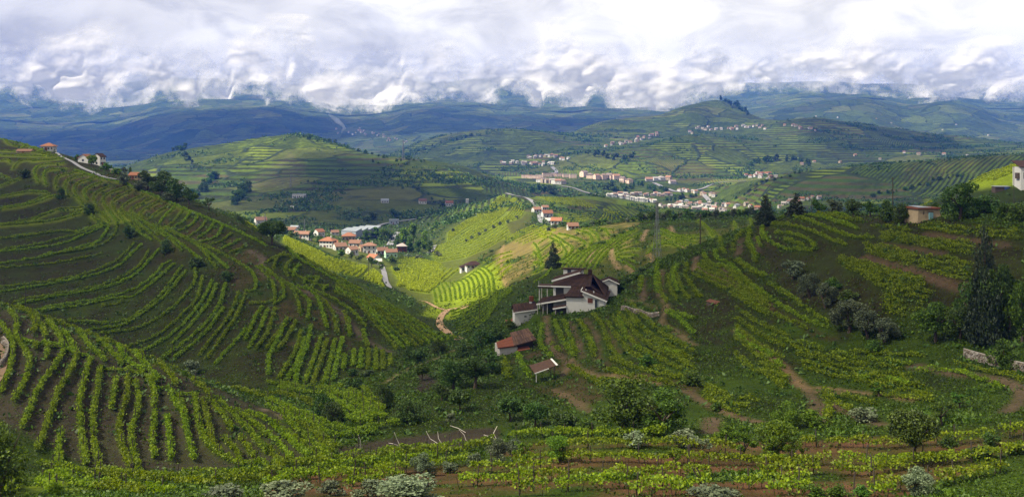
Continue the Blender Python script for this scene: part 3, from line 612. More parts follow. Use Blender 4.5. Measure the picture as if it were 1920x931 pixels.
# the ground: colour and roughness of each plot come with the mesh, grain and clods from noise
def ground_mat(name, stripes):
    t = NT(name)
    geo = t.new('ShaderNodeNewGeometry'); pos = geo.outputs['Position']
    base = t.new('ShaderNodeAttribute', attribute_name='ground_colour').outputs['Color']
    if not stripes:
        n1 = t.noise(pos, 0.35, 6, 0.65); n2 = t.noise(pos, 2.6, 5, 0.7); n3 = t.noise(pos, 0.07, 3, 0.5)
        v = t.math('ADD', t.math('MULTIPLY', n1, 0.9), t.math('ADD', t.math('MULTIPLY', n2, 0.9), t.math('MULTIPLY', n3, 0.5)))
        v = t.math('POWER', t.math('MULTIPLY', v, 0.87), 1.7)
        c = t.mix(1.0, base, t.new('ShaderNodeCombineColor', {0: v, 1: v, 2: v}).outputs[0], 'MULTIPLY')
        # weeds coming up in the bare places
        weed = t.ramp(t.noise(pos, 1.1, 6, 0.75), [(0.52, 0.0), (0.68, 0.6)])
        c = t.mix(weed, c, (0.035, 0.05, 0.008, 1))
        h = t.math('ADD', t.noise(pos, 0.9, 6, 0.7), t.math('MULTIPLY', t.noise(pos, 5.0, 3, 0.6), 0.35))
        t.bsdf(c, 0.95, 0.05, t.bump(h, 0.9, 0.5))
    else:
        sep = t.new('ShaderNodeSeparateXYZ', {0: pos}); x, y, z = sep.outputs
        warp = t.new('ShaderNodeTexNoise', {'Vector': pos, 'Scale': 0.012, 'Detail': 3.0}).outputs['Color']
        wv = t.new('ShaderNodeVectorMath', {0: warp, 1: (70, 70, 0)}, operation='MULTIPLY').outputs[0]
        flat = t.new('ShaderNodeCombineXYZ', {0: x, 1: y}).outputs[0]
        p2 = t.new('ShaderNodeVectorMath', {0: flat, 1: wv}, operation='ADD').outputs[0]
        vor = t.new('ShaderNodeTexVoronoi', {'Vector': p2, 'Scale': 1 / 150.0, 'Randomness': 0.9}, feature='F1')
        edge = t.new('ShaderNodeTexVoronoi', {'Vector': p2, 'Scale': 1 / 150.0, 'Randomness': 0.9}, feature='DISTANCE_TO_EDGE').outputs['Distance']
        rs = t.new('ShaderNodeSeparateColor', {0: vor.outputs['Color']}); ra, rb, rc = rs.outputs
        wob = t.math('MULTIPLY', t.noise(pos, 0.02, 4, 0.6), 4.0)
        # terraces along the slope, or rows up and down it
        step = t.math('ADD', 4.6, t.math('MULTIPLY', ra, 5.0))
        s1 = t.math('SINE', t.math('MULTIPLY', t.math('DIVIDE', t.math('ADD', z, wob), step), 2 * math.pi))
        ang = t.math('MULTIPLY', rb, 6.28)
        u = t.math('ADD', t.math('MULTIPLY', x, t.math('COSINE', ang)), t.math('MULTIPLY', y, t.math('SINE', ang)))
        s2 = t.math('SINE', t.math('MULTIPLY', t.math('DIVIDE', t.math('ADD', u, t.math('MULTIPLY', wob, 1.2)), 7.0), 2 * math.pi))
        pick = t.math('GREATER_THAN', rc, 0.62)
        s = t.math('ADD', t.math('MULTIPLY', s1, t.math('SUBTRACT', 1.0, pick)), t.math('MULTIPLY', s2, pick))
        s = t.math('ADD', s, t.math('MULTIPLY', t.math('SUBTRACT', t.noise(pos, 0.09, 5, 0.7), 0.5), 0.9))
        row = t.ramp(t.math('MULTIPLY_ADD', s, 0.5, 0.5), [(0.30, 0.0), (0.60, 1.0)])
        soil = t.ramp(ra, [(0.0, (0.012, 0.016, 0.006)), (0.6, (0.022, 0.025, 0.009)), (0.93, (0.085, 0.062, 0.034))])
        crop = t.ramp(rb, [(0.0, (0.038, 0.066, 0.008)), (0.5, (0.075, 0.115, 0.012)), (1.0, (0.145, 0.185, 0.016))])
        f = t.mix(row, soil, crop)
        f = t.mix(0.42, f, base)
        f = t.mix(1.0, f, t.mix(0.5, (1, 1, 1, 1), t.ramp(t.noise(pos, 0.03, 5, 0.7), [(0.3, 0.35), (0.7, 1.5)])), 'MULTIPLY')
        hedge = t.math('MULTIPLY', t.ramp(edge, [(0.012, 1.0), (0.034, 0.0)]), t.ramp(t.noise(pos, 0.010, 3), [(0.42, 0.0), (0.52, 1.0)]))
        scrub = t.ramp(t.noise(pos, 0.0065, 6, 0.7), [(0.55, 0.0), (0.62, 1.0)])
        dark = t.math('MAXIMUM', hedge, t.math('MULTIPLY', scrub, t.ramp(t.noise(pos, 0.06, 4, 0.7), [(0.40, 0.2), (0.6, 1.0)])))
        f = t.mix(dark, f, (0.022, 0.034, 0.014, 1))
        h = t.math('ADD', t.math('MULTIPLY', row, 1.2), t.math('MULTIPLY', dark, 5.0))
        h = t.math('ADD', h, t.math('MULTIPLY', t.noise(pos, 0.05, 6, 0.7), 6.0))
        t.bsdf(f, 0.95, 0.05, t.bump(h, 0.7, 1.0))
    return t.m
M['ground_near'] = ground_mat('vineyard_ground', False)
M['ground_far'] = ground_mat('terraced_fields', True)
# ------------------------------------------------------------------ ground sheets: soil, grass and tracks as they lie
GC = np.zeros((NC, NR, 3), np.float32)
def paint(mask, c, soft=None):
    w = mask.astype(np.float32) if soft is None else mask * soft
    GC[:] = GC * (1 - w[..., None]) + np.array(c, np.float32) * w[..., None]
G_ = dict(litgrass=(0.058, 0.072, 0.012), grass=(0.022, 0.040, 0.004), dark=(0.013, 0.019, 0.004), soil=(0.015, 0.014, 0.006), plough=(0.027, 0.022, 0.016), red=(0.075, 0.038, 0.020),  # litgrass, bright: field colours lightened to strengthen the sun patch
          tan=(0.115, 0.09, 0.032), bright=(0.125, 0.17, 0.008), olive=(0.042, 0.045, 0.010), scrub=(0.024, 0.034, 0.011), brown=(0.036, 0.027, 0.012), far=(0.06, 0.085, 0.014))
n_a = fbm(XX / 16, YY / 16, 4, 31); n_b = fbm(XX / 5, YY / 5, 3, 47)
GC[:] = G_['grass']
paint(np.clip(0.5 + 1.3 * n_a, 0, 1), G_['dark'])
ZONES = [  # polygon on the picture, distances, colour, noise share
 ([(-400,0),(2300,0),(2300,1000),(-400,1000)], 900, 4500, 'far', 0),
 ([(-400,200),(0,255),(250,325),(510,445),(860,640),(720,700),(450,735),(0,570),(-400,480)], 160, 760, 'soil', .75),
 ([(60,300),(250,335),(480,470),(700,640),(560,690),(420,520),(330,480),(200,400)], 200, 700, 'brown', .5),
 ([(-60,560),(120,605),(240,660),(450,745),(640,825),(640,850),(400,880),(180,885),(0,790),(-60,780)], 95, 205, 'plough', .9),
 ([(80,610),(240,655),(450,740),(600,790),(560,780),(420,735),(300,690),(120,650)], 100, 205, 'olive', .6),
 ([(500,715),(700,720),(720,790),(640,850),(520,790)], 105, 178, 'grass', .9),
 ([(628,838),(700,826),(860,806),(920,800),(940,806),(935,826),(860,838),(720,850),(640,858)], 80, 130, 'plough', 1),
 ([(500,880),(900,870),(960,830),(1500,828),(1920,800),(1920,960),(500,960)], 50, 112, 'red', .55),
 ([(1750,905),(1890,865),(1960,850),(1960,960),(1640,960)], 50, 90, 'grass', 1),
 ([(1290,885),(1460,884),(1460,900),(1290,905)], 50, 100, 'grass', .9), ([(1080,888),(1200,886),(1190,900),(1060,902)], 50, 100, 'bright', .6),
 ([(-40,880),(120,890),(260,930),(-40,960)], 30, 120, 'bright', .6),
 ([(930,690),(1080,600),(1170,590),(1320,690),(1400,740),(1300,800),(1180,770),(1020,740)], 112, 240, 'brown', .3),
 ([(1170,540),(1420,430),(1560,560),(1600,640),(1480,700),(1300,640)], 130, 260, 'soil', .6),
 ([(1400,410),(1720,400),(1920,440),(1920,560),(1640,600),(1480,560)], 110, 260, 'soil', .85),
 ([(1040,500),(1230,440),(1420,420),(1420,470),(1240,500),(1150,530)], 270, 520, 'olive', .7),
 ([(860,570),(1040,500),(1100,430),(1060,425),(1000,470),(900,530)], 270, 520, 'tan', .55),
 ([(1000,425),(1080,430),(1200,410),(1180,470),(1060,480)], 300, 520, 'tan', .5),
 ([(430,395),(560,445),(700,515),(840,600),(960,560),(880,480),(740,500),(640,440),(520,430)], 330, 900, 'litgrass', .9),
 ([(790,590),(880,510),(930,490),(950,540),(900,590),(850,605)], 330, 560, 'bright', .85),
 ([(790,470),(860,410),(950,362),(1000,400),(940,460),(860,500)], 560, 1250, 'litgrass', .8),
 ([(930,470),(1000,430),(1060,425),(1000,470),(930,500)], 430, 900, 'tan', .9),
 ([(950,420),(985,395),(1000,420),(900,490),(870,490)], 560, 1000, 'olive', .8),
 ([(740,425),(900,385),(1000,362),(960,360),(860,385)], 880, 1250, 'scrub', .7),
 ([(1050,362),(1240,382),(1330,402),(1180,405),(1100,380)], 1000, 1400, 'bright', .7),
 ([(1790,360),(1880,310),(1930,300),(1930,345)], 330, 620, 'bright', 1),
 ([(480,425),(900,400),(900,440),(820,480),(700,470),(560,440)], 640, 1000, 'scrub', .6),
 ([(700,640),(900,600),(950,660),(940,740),(1100,800),(900,800),(700,760)], 110, 260, 'scrub', .6),
 ([(1560,700),(1800,740),(1920,700),(1920,790),(1560,800)], 80, 135, 'grass', .7),

 ([(545,285),(700,296),(900,368),(850,380),(600,352)], 1000, 2300, 'fieldgreen', .9), ([(575,345),(760,352),(830,378),(700,392),(580,380)], 1000, 2000, 'fieldbrown', .9),
 ([(460,345),(545,285),(575,310),(560,345),(480,352)], 1000, 2300, 'fieldgrey', .8), ([(480,392),(600,385),(640,400),(600,425),(500,415)], 850, 1500, 'fieldbrown', .6),
 ([(725,298),(765,300),(870,375),(830,380)], 1000, 2300, 'bright', .8), ([(1050,310),(1222,304),(1222,332),(1060,326)], 1900, 2800, 'bright', .7), ([(1224,304),(1338,307),(1338,346),(1240,340)], 1900, 2800, 'fieldochre', .9),  # first strip painted lighter as sunlit
 ([(1460,318),(1700,303),(1680,350),(1440,372)], 1200, 1900, 'fieldgreen', .8), ([(1700,303),(1900,290),(1800,330),(1690,350)], 1200, 1900, 'fieldochre', .5), ([(1510,280),(1560,278),(1660,300),(1560,302)], 2200, 3400, 'fieldbrown', .8),
 ([(560,256),(620,262),(660,280),(560,282)], 1500, 2300, 'bright', .6), ([(420,272),(500,258),(545,262),(480,300)], 1500, 2300, 'bright', .4),
]
G_.update(fieldgreen=(0.018, 0.040, 0.004), fieldbrown=(0.022, 0.018, 0.009), fieldgrey=(0.060, 0.050, 0.036), fieldochre=(0.085, 0.070, 0.020))  # field green and brown darkened to deepen cloud shade on the middle hill
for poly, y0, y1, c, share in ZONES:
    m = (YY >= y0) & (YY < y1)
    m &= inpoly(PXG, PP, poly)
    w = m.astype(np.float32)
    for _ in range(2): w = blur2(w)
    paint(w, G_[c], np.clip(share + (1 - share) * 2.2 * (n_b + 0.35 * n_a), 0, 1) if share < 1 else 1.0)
paint(UNDER, G_['grass'], (0.75 + 0.25 * n_b) * (YY < 330) * 0.8)
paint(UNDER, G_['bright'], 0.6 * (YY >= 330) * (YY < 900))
m = YY > 4500
wood = np.clip(2.0 * fbm(XX / 420, YY / 420, 4, 77) + 0.4, 0, 1)
paint(m, (0.040, 0.060, 0.018)); paint(m, (0.014, 0.024, 0.012), wood)
# tracks and bare places that are only worn into the ground
WORN = [([(470,470),(492,487),(488,505),(520,525),(600,560),(640,590),(690,640),(730,660)], 3.0, 160, 420, (0.085, 0.066, 0.05)),
 (Q6b([(0,270),(100,360),(250,450),(400,520),(540,590),(600,600)]), 2.4, 100, 240, G_['brown']),
 (Q6b([(0,540),(100,620),(200,700),(300,790),(360,860),(460,910),(640,920)]), 2.2, 90, 240, (0.16, 0.105, 0.055)),
 (Q1b([(0,30),(100,110),(230,230),(300,275),(420,280),(640,310),(820,335),(960,360)]), 2.4, 85, 160, (0.15, 0.10, 0.055)),
 (Q1b([(300,290),(360,400),(370,500)]), 2.4, 80, 150, (0.10, 0.07, 0.045)), (Q1b([(430,380),(560,430),(740,500)]), 2.6, 80, 150, (0.09, 0.06, 0.04)),
 (Q1b([(950,150),(1200,200),(1420,230),(1600,290)]), 3.2, 80, 150, (0.10, 0.07, 0.048)), (Q1b([(1600,290),(1560,370),(1500,420)]), 2.8, 80, 150, (0.09, 0.062, 0.042)),
 (Q3([(600,700),(660,770),(800,810),(950,800),(1200,860)]), 2.0, 110, 220, (0.17, 0.12, 0.06)), (Q3([(440,440),(460,560),(520,660),(600,720),(560,800)]), 2.0, 110, 230, (0.11, 0.075, 0.05)),
 (Q3([(600,440),(650,560),(690,680)]), 1.8, 110, 230, (0.10, 0.07, 0.048)), (Q3([(700,420),(780,540),(800,700)]), 1.6, 110, 230, (0.10, 0.07, 0.045)), (Q3([(820,430),(880,560),(920,660)]), 1.4, 110, 230, (0.10, 0.07, 0.045)),
 (Q3([(1090,160),(1095,300)]), 1.8, 110, 250, (0.10, 0.07, 0.045)), (Q3([(1210,100),(1220,280),(1260,360),(1215,430),(1330,520),(1432,600)]), 1.8, 110, 250, (0.14, 0.10, 0.055)),
 (Q3([(960,290),(1080,310),(1200,350)]), 1.4, 110, 250, (0.12, 0.10, 0.045)), (Q3([(940,430),(1000,540),(1060,610)]), 1.5, 110, 250, (0.10, 0.07, 0.045)),
 (Q7b([(1280,420),(1400,510),(1560,580),(1700,680),(1862,770)]), 2.4, 130, 260, (0.13, 0.095, 0.05)), (Q7b([(1490,460),(1600,560),(1740,660),(1862,745)]), 2.4, 130, 260, (0.085, 0.06, 0.04)),
 (Q7b([(1290,350),(1270,460)]), 2.2, 130, 300, (0.12, 0.085, 0.05)), (Q7b([(1640,210),(1620,330)]), 2.6, 130, 300, (0.07, 0.05, 0.035)), (Q7b([(1760,190),(1780,330)]), 2.2, 130, 300, (0.06, 0.042, 0.03)),
 (Q7b([(640,220),(620,330),(680,440)]), 2.6, 250, 500, (0.20, 0.14, 0.08)), (Q7b([(470,300),(440,400)]), 3, 250, 500, (0.19, 0.13, 0.08)), (Q7b([(900,130),(860,220)]), 3, 250, 500, (0.19, 0.13, 0.08)), (Q7b([(740,420),(790,470)]), 3, 250, 500, (0.2, 0.14, 0.08)),
 (Q7b([(1080,100),(1110,150)]), 3, 250, 500, (0.19, 0.13, 0.08)), (Q7b([(1010,190),(1150,240),(1200,300)]), 2, 250, 500, (0.2, 0.14, 0.07)), (Q7b([(910,320),(960,400)]), 2, 250, 500, (0.2, 0.14, 0.07)),
 (Q5([(160,480),(190,560),(260,620)]), 2.4, 150, 260, G_['brown']), (Q5([(870,600),(1060,620),(1300,660)]), 2.4, 120, 250, (0.075, 0.05, 0.034)), (Q5([(790,680),(1000,740),(1200,800),(1400,860)]), 3.2, 110, 250, (0.085, 0.055, 0.036)), (Q5([(1180,530),(1450,570),(1700,600)]), 2.6, 110, 250, (0.075, 0.05, 0.034)),
 (Q2([(1500,300),(1490,400),(1500,500),(1530,560)]), 2.2, 330, 620, (0.24, 0.16, 0.085)),
 (Q7([(0,475),(60,490),(100,520)]), 3.0, 110, 170, (0.14, 0.105, 0.085)), (Q7([(820,290),(850,330),(800,375)]), 4.0, 110, 190, (0.03, 0.022, 0.018)), (Q7([(620,330),(760,250),(900,200),(1000,150)]), 1.6, 120, 260, (0.15, 0.13, 0.06)),
 (Q8b([(1130,250),(1300,360),(1500,430),(1600,450)]), 2.4, 90, 150, (0.12, 0.08, 0.05)), (Q8b([(380,90),(520,140),(800,180),(1000,210)]), 2.0, 100, 180, (0.15, 0.11, 0.055)), (Q8b([(270,240),(400,320),(500,380)]), 2.0, 90, 160, (0.11, 0.075, 0.045)), (Q8b([(1290,430),(1280,520)]), 3, 80, 140, (0.09, 0.062, 0.042)),
]
for L, wdt, y0, y1, c in WORN:
    A = drape(L, 0.6, y0, y1)
    if A is None: continue
    w = np.zeros(PP.shape, np.float32)
    fi = (A[:, 0] / A[:, 1] * F + 960 - PX[0]) / 4.0; fj = np.interp(np.log(A[:, 1]), LY, np.arange(NR))
    a0, a1 = max(int(fi.min()) - 12, 0), min(int(fi.max()) + 13, NC); b0, b1 = max(int(fj.min()) - 14, 0), min(int(fj.max()) + 15, NR)
    sx, sy = XX[a0:a1, b0:b1], YY[a0:a1, b0:b1]
    d = np.full(sx.shape, 1e9)
    for x, y in A[::2]: d = np.minimum(d, (sx - x) ** 2 + (sy - y) ** 2)
    wdt = wdt * 0.72; c = tuple(v * .72 for v in c)
    w[a0:a1, b0:b1] = np.clip((wdt * 0.5 - np.sqrt(d) + 0.5) / 1.0 + 0.4 * n_b[a0:a1, b0:b1], 0, 1)
    paint(w, c, 0.9)
def sheet(name, j0, j1, mat):
    idx = np.arange(NC * (j1 - j0)).reshape(NC, j1 - j0)
    q = np.stack([idx[:-1, :-1], idx[1:, :-1], idx[1:, 1:], idx[:-1, 1:]], -1).reshape(-1, 4)
    V = np.stack([XX[:, j0:j1], YY[:, j0:j1], ZW[:, j0:j1]], -1).reshape(-1, 3)
    me = mesh_np(name, V, q, mat, True)
    a = me.attributes.new('ground_colour', 'FLOAT_COLOR', 'POINT')
    c = np.ones((NC * (j1 - j0), 4), np.float32); c[:, :3] = GC[:, j0:j1].reshape(-1, 3)
    a.data.foreach_set('color', c.ravel())
    return tag(obj(name, me), kind='structure')
jn = int(np.searchsorted(LY, math.log(900))); jf = int(np.searchsorted(LY, math.log(4500)))
sheet('ground', 0, jn + 1, M['ground_near'])
sheet('hills', jn, jf + 1, M['ground_far'])
sheet('mountains', jf, NR, M['ground_far'])
# ------------------------------------------------------------------ building the vine rows
def leaf_quads(P, size, rs, up=0.35, aspect=1.3):
    """one leaf (a folded pair would be lost at this size) at each point, turned at random"""
    n = len(P)
    a = rs.normal(size=(n, 3)); a[:, 2] *= 0.7; a /= np.linalg.norm(a, axis=1)[:, None]
    b = rs.normal(size=(n, 3)); b[:, 2] += up
    b -= (a * b).sum(1)[:, None] * a; b /= np.linalg.norm(b, axis=1)[:, None] + 1e-9
    s = (size * rs.uniform(0.65, 1.35, n))[:, None]
    u, v = a * s * 0.5, b * s * 0.5 * aspect
    V = np.stack([P - v, P + u * 0.9 - v * .1, P + v, P - u * 0.9 - v * .1], 1).reshape(-1, 3)
    return V, np.arange(4 * n).reshape(n, 4)
def row_leaves(A, rs, per_m, size, height, width, gaps, base):
    L = 0.5 * (len(A) - 1); n = max(4, int(L * per_m))
    t = rs.uniform(0, len(A) - 1, n)
    ph = rs.uniform(0, 100)
    g = vnoise(t * 0.5 / 1.6 + ph, np.zeros(n), 5)
    lump = 0.75 + 0.4 * vnoise(t * 0.5 / 1.1 + ph, np.ones(n) * 3, 9)
    t = t[g > -1 + 2 * gaps * 0.62]; lump = lump[g > -1 + 2 * gaps * 0.62]; n = len(t)
    k = np.clip(t.astype(int), 0, len(A) - 2); f = (t - k)[:, None]
    p = A[k] * (1 - f) + A[k + 1] * f
    d = A[k + 1] - A[k]; d /= np.linalg.norm(d, axis=1)[:, None] + 1e-9
    nrm = np.stack([-d[:, 1], d[:, 0]], 1)
    h = rs.beta(1.6, 1.15, n)
    w = rs.normal(size=n) * width * 0.38 * (0.55 + 0.8 * np.sin(np.pi * np.clip(h, 0, 1)))
    q = p + nrm * w[:, None]
    gz = np.interp(t, np.arange(len(A)), GZ)
    z = gz + base + h * (height - base) * lump + 0.12 * (rs.random(n) < .06)
    return np.concatenate([q, z[:, None]], 1), size
POST_ME = {}
def post_mesh(h, r, key):
    if key not in POST_ME:
        k = 5; V = []
        for z in (-0.4, h):
            for i in range(k): V.append((r * math.cos(6.283 * i / k), r * math.sin(6.283 * i / k), z))
        V.append((0.01, 0, h + r * .6))
        bm = bmesh.new(); vv = [bm.verts.new(v) for v in V]
        for i in range(k):
            bm.faces.new((vv[i], vv[(i + 1) % k], vv[k + (i + 1) % k], vv[k + i])); bm.faces.new((vv[k + i], vv[k + (i + 1) % k], vv[2 * k]))
        bm.faces.new(vv[:k][::-1])
        me = bpy.data.meshes.new('post'); bm.to_mesh(me); bm.free(); me.materials.append(M['post']); POST_ME[key] = me
    return POST_ME[key]
ROW_TEXT = {
 'big': ('slim green vine row curving along the terraces of the big shaded left hillside', 'vine rows on the big left hillside'),
 'knoll': ('trellised vine row running down the ploughed dark soil of the lower left knoll', 'vine rows on the lower left knoll'),
 'foot': ('leafy trellised vine row on the flat between the knoll and the gully', 'vine rows at the foot of the knoll'),
 'front': ('bright leafy vine row on dark posts along the reddish front terrace', 'vine rows on the front terraces'),
 'house': ('uneven vine row on the grassy banks of the slope right of the white farmhouse', 'vine rows on the slope by the farmhouse'),
 'rib': ('thin vine row across the rib of hill behind the white farmhouse', 'vine rows on the rib behind the farmhouse'),
 'brow': ('curved vine row on the brow of hill left of the small ruined hut', 'vine rows on the brow left of the hut'),
 'bush': ('broken row of low bush vines on the dark plots below the small ruined hut', 'bush vines below the hut')}
STYLE = {  # leaves per metre, leaf size, height, width, share of gaps, foot of the foliage, material
 'big': (62, 0.27, 0.95, 0.48, 0.03, 0.05, 'vine'), 'knoll': (90, 0.19, 1.0, 0.42, 0.07, 0.10, 'vine'),
 'foot': (80, 0.20, 1.15, 0.55, 0.10, 0.25, 'vine'), 'front': (90, 0.19, 1.30, 0.80, 0.15, 0.50, 'vine_front'),
 'house': (60, 0.21, 0.85, 0.6, 0.26, 0.0, 'vine'), 'rib': (30, 0.34, 0.85, 0.5, 0.10, 0.0, 'vine'),
 'brow': (70, 0.21, 1.05, 0.5, 0.10, 0.05, 'vine'), 'bush': (50, 0.22, 0.85, 1.0, 0.35, 0.0, 'vine'), 'lit': (9, 0.85, 1.1, 0.55, 0.05, 0.0, 'vine_sunlit')}
MASS = {}
n_posts = 0
for field, A, o in DRAPED:
    per, size, hgt, wid, gaps, base, mat = STYLE[field]
    gaps = o.get('gaps', gaps)
    if o.get('thin'): per, hgt = per * o['thin'], hgt * .8
    GZ = np.array([ground_z(x, y) for x, y in A])
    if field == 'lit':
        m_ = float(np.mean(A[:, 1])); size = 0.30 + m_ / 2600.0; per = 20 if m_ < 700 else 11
    P, s = row_leaves(A, rng, per, size, hgt, wid, gaps, base)
    if len(P) < 3: continue
    V, Qf = leaf_quads(P, s, rng)
    if field in ('lit', 'rib', 'bush') or o.get('mass'):
        MASS.setdefault(field, []).append((V, Qf)); continue
    lab, grp = ROW_TEXT[field]
    mid = A[len(A) // 2]; loc = np.array([mid[0], mid[1], GZ[len(A) // 2]])
    if not o.get('near'):
        ob = obj('vine_row', mesh_np('vine_row', V - loc, Qf, M[mat]), None, loc)
        tag(ob, lab, 'vine row', grp); continue
    root = empty('vine_row', loc); tag(root, lab, 'vine row', grp)
    obj('foliage', mesh_np('vine_foliage', V - loc, Qf, M[mat]), root)
    # gnarled stems, one every metre or so
    st = np.arange(rng.integers(0, 3), len(A), 3 if field == 'front' else 4)
    sv, sf, c = [], [], 0
    for k in st:
        x, y = A[k]; z = GZ[k]; lx, ly = rng.normal(0, .10, 2); r = 0.035; hh = max(base, .25) + .3
        for a in range(3):
            sv.append((x + r * math.cos(a * 2.1), y + r * math.sin(a * 2.1), z - .1))
        for a in range(3):
            sv.append((x + lx + r * .7 * math.cos(a * 2.1), y + ly + r * .7 * math.sin(a * 2.1), z + hh))
        for a in range(3): sf.append((c + a, c + (a + 1) % 3, c + 3 + (a + 1) % 3, c + 3 + a))
        c += 6
    if sv: tag(obj('stem', mesh_np('vine_stem', np.array(sv) - loc, sf, M['bark']), root), kind='stuff')
    if field in ('front', 'foot', 'knoll') and n_posts < 290:
        stepm = {'front': 9, 'foot': 12, 'knoll': 22}[field]
        for k in range(int(rng.integers(0, 6)), len(A), stepm):
            x, y = A[k]
            h = rng.uniform(1.5, 1.95) if field == 'front' else rng.uniform(1.45, 1.7)
            p = obj('post', post_mesh(1.7, 0.055, 'vine'), root, (x - loc[0], y - loc[1], GZ[k] - loc[2]), rng.uniform(0, 6), (1, 1, h / 1.7))
            p.rotation_euler[0] = rng.normal(0, .05); p.rotation_euler[1] = rng.normal(0, .05); n_posts += 1
for field, L in MASS.items():
    V = np.concatenate([v for v, _ in L]); off = np.cumsum([0] + [len(v) for v, _ in L[:-1]])
    f_ = obj('vineyard', mesh_np('vineyard', V, np.concatenate([q + k for (_, q), k in zip(L, off)]), M[STYLE[field][6]]))
    tag(f_, {'lit': 'bright sunlit vine rows on the valley slopes round the village', 'rib': 'thin vine rows across the rib of hill behind the white farmhouse',
             'bush': 'broken rows of low bush vines on the dark plots below the small hut', 'house': 'uneven grassed vine rows filling the slope right of the white farmhouse'}[field], 'vineyard', kind='stuff')
# ------------------------------------------------------------------ haze: one closed box of even air
def box_mesh(name, lo, hi, mat=None):
    x0, y0, z0 = lo; x1, y1, z1 = hi
    V = [(x0,y0,z0),(x1,y0,z0),(x1,y1,z0),(x0,y1,z0),(x0,y0,z1),(x1,y0,z1),(x1,y1,z1),(x0,y1,z1)]
    Q = [(0,3,2,1),(4,5,6,7),(0,1,5,4),(1,2,6,5),(2,3,7,6),(3,0,4,7)]
    return mesh_np(name, V, Q, mat)
HAZE_TOP = float(ZW.max()) + 12.0
hm = bpy.data.materials.new('haze_air'); hm.use_nodes = True
hn = hm.node_tree.nodes; hn.clear()
ho = hn.new('ShaderNodeOutputMaterial'); hv = hn.new('ShaderNodeVolumePrincipled')
hv.inputs['Color'].default_value = (0.05, 0.215, 1.0, 1)
hv.inputs['Density'].default_value = 0.000064
hv.inputs['Anisotropy'].default_value = 0.15
hm.node_tree.links.new(hv.outputs[0], ho.inputs['Volume'])
gx = float(np.abs(XX).max()) + 200; gy = float(YY.max()) + 200
haze = obj('haze', box_mesh('haze', (-gx, -300, float(ZW.min()) - 1.0), (gx, gy, HAZE_TOP), hm))
tag(haze, kind='stuff')

# ------------------------------------------------------------------ clouds
def cloud_mat(name, dens, tint=1.0):
    m = bpy.data.materials.new(name); m.use_nodes = True
    n, l = m.node_tree.nodes, m.node_tree.links; n.clear()
    o = n.new('ShaderNodeOutputMaterial'); v = n.new('ShaderNodeVolumePrincipled')
    v.inputs['Color'].default_value = (*(tint,) * 3, 1); v.inputs['Density'].default_value = dens
    v.inputs['Anisotropy'].default_value = 0.2
    l.new(v.outputs[0], o.inputs['Volume'])
    return m

# unseen cloud deck added overhead, its thickness shaped for the shade asked below
SHADE = [  # (polygon on the picture of the slopes, least distance, greatest distance, share of sunlight let through), later ones win
 ([(-400,240),(2300,240),(2300,940),(-400,940)], 40, 700, 0.26),
 ([(-400,380),(2300,380),(2300,1000),(-400,1000)], 700, 1250, 0.15),
 ([(-400,170),(2300,170),(2300,420),(-400,420)], 1250, 5200, 0.62),
 # lower left knoll and foot terraces catch some light
 ([(-400,540),(240,655),(450,740),(640,830),(640,880),(-400,960)], 60, 200, 0.40),
 ([(-400,905),(600,850),(1000,815),(1500,800),(2300,760),(2300,1000),(-400,1000)], 40, 118, 0.62),
 ([(1450,640),(2300,600),(2300,780),(1450,790)], 60, 160, 0.18),
 ([(1040,500),(1230,440),(1420,415),(1420,470),(1240,500),(1150,530)], 270, 520, 0.45),
 ([(1420,400),(1720,395),(1900,440),(1700,520),(1450,500)], 120, 262, 0.34),
 ([(1790,420),(2100,400),(2100,650),(1790,650)], 80, 220, 0.06),
 # brow of the big left slope
 ([(-400,150),(0,250),(250,322),(400,385),(500,440),(470,470),(330,410),(180,360),(-400,330)], 280, 700, 0.50),
 ([(640,520),(860,640),(800,650),(620,560)], 200, 320, 0.32),
 # the patch of sun on the village, the slope behind the ridge and the rib beyond
 ([(395,385),(480,400),(560,425),(640,425),(740,425),(800,420),(850,395),(940,362),(1000,365),(1040,395),(1085,425),(1060,480),(1000,520),(950,560),(880,600),(790,600),(700,560),(600,500),(500,440)], 315, 1160, 1.0),
 ([(600,400),(640,412),(700,405),(760,390),(850,395),(800,425),(650,440)], 850, 1250, 0.75),
 # middle hill: left half in sun, right half under cloud, lit strip along its right crest
 ([(225,315),(420,265),(560,250),(600,268),(545,300),(470,350),(400,400),(330,400)], 1000, 2300, 0.75),
 ([(545,290),(680,298),(760,330),(905,370),(850,385),(740,420),(600,425),(480,420),(440,390),(480,345)], 900, 2300, 0.10),
 ([(690,290),(800,298),(960,345),(1000,352),(960,365),(900,360),(800,320),(740,305)], 1400, 2300, 0.6),
 ([(990,360),(1100,366),(1160,385),(1060,420),(1010,400)], 880, 1300, 0.22),
 ([(1050,365),(1230,380),(1240,395),(1130,400)], 1150, 1350, 0.7),
 # the town
 ([(930,300),(1420,320),(1560,390),(1400,400),(1200,395),(1000,370),(900,330)], 1500, 2300, 0.8),
 # the hills beyond the town
 ([(700,250),(930,240),(1060,255),(1060,300),(860,330),(740,300)], 2200, 3700, 0.5),
 ([(1060,290),(1400,290),(1420,330),(1060,335)], 2100, 2600, 0.85),
 ([(1360,300),(2300,280),(2300,380),(1360,385)], 1200, 1800, 0.38),
 ([(1440,215),(1760,240),(1800,290),(1560,285),(1490,250)], 2600, 4000, 0.22),
 # yellow slope at the right edge
 ([(1780,330),(1860,300),(2300,270),(2300,360),(1800,365)], 380, 560, 0.95),
 # the far side of the great valley
 ([(-400,100),(2300,100),(2300,330),(-400,330)], 5200, 9600, 0.30),
 ([(-400,120),(640,120),(620,320),(-400,330)], 4000, 9600, 0.14),
 ([(1400,175),(2300,175),(2300,290),(1400,260)], 4800, 6800, 0.75),
]
T = np.full(PP.shape, np.nan)
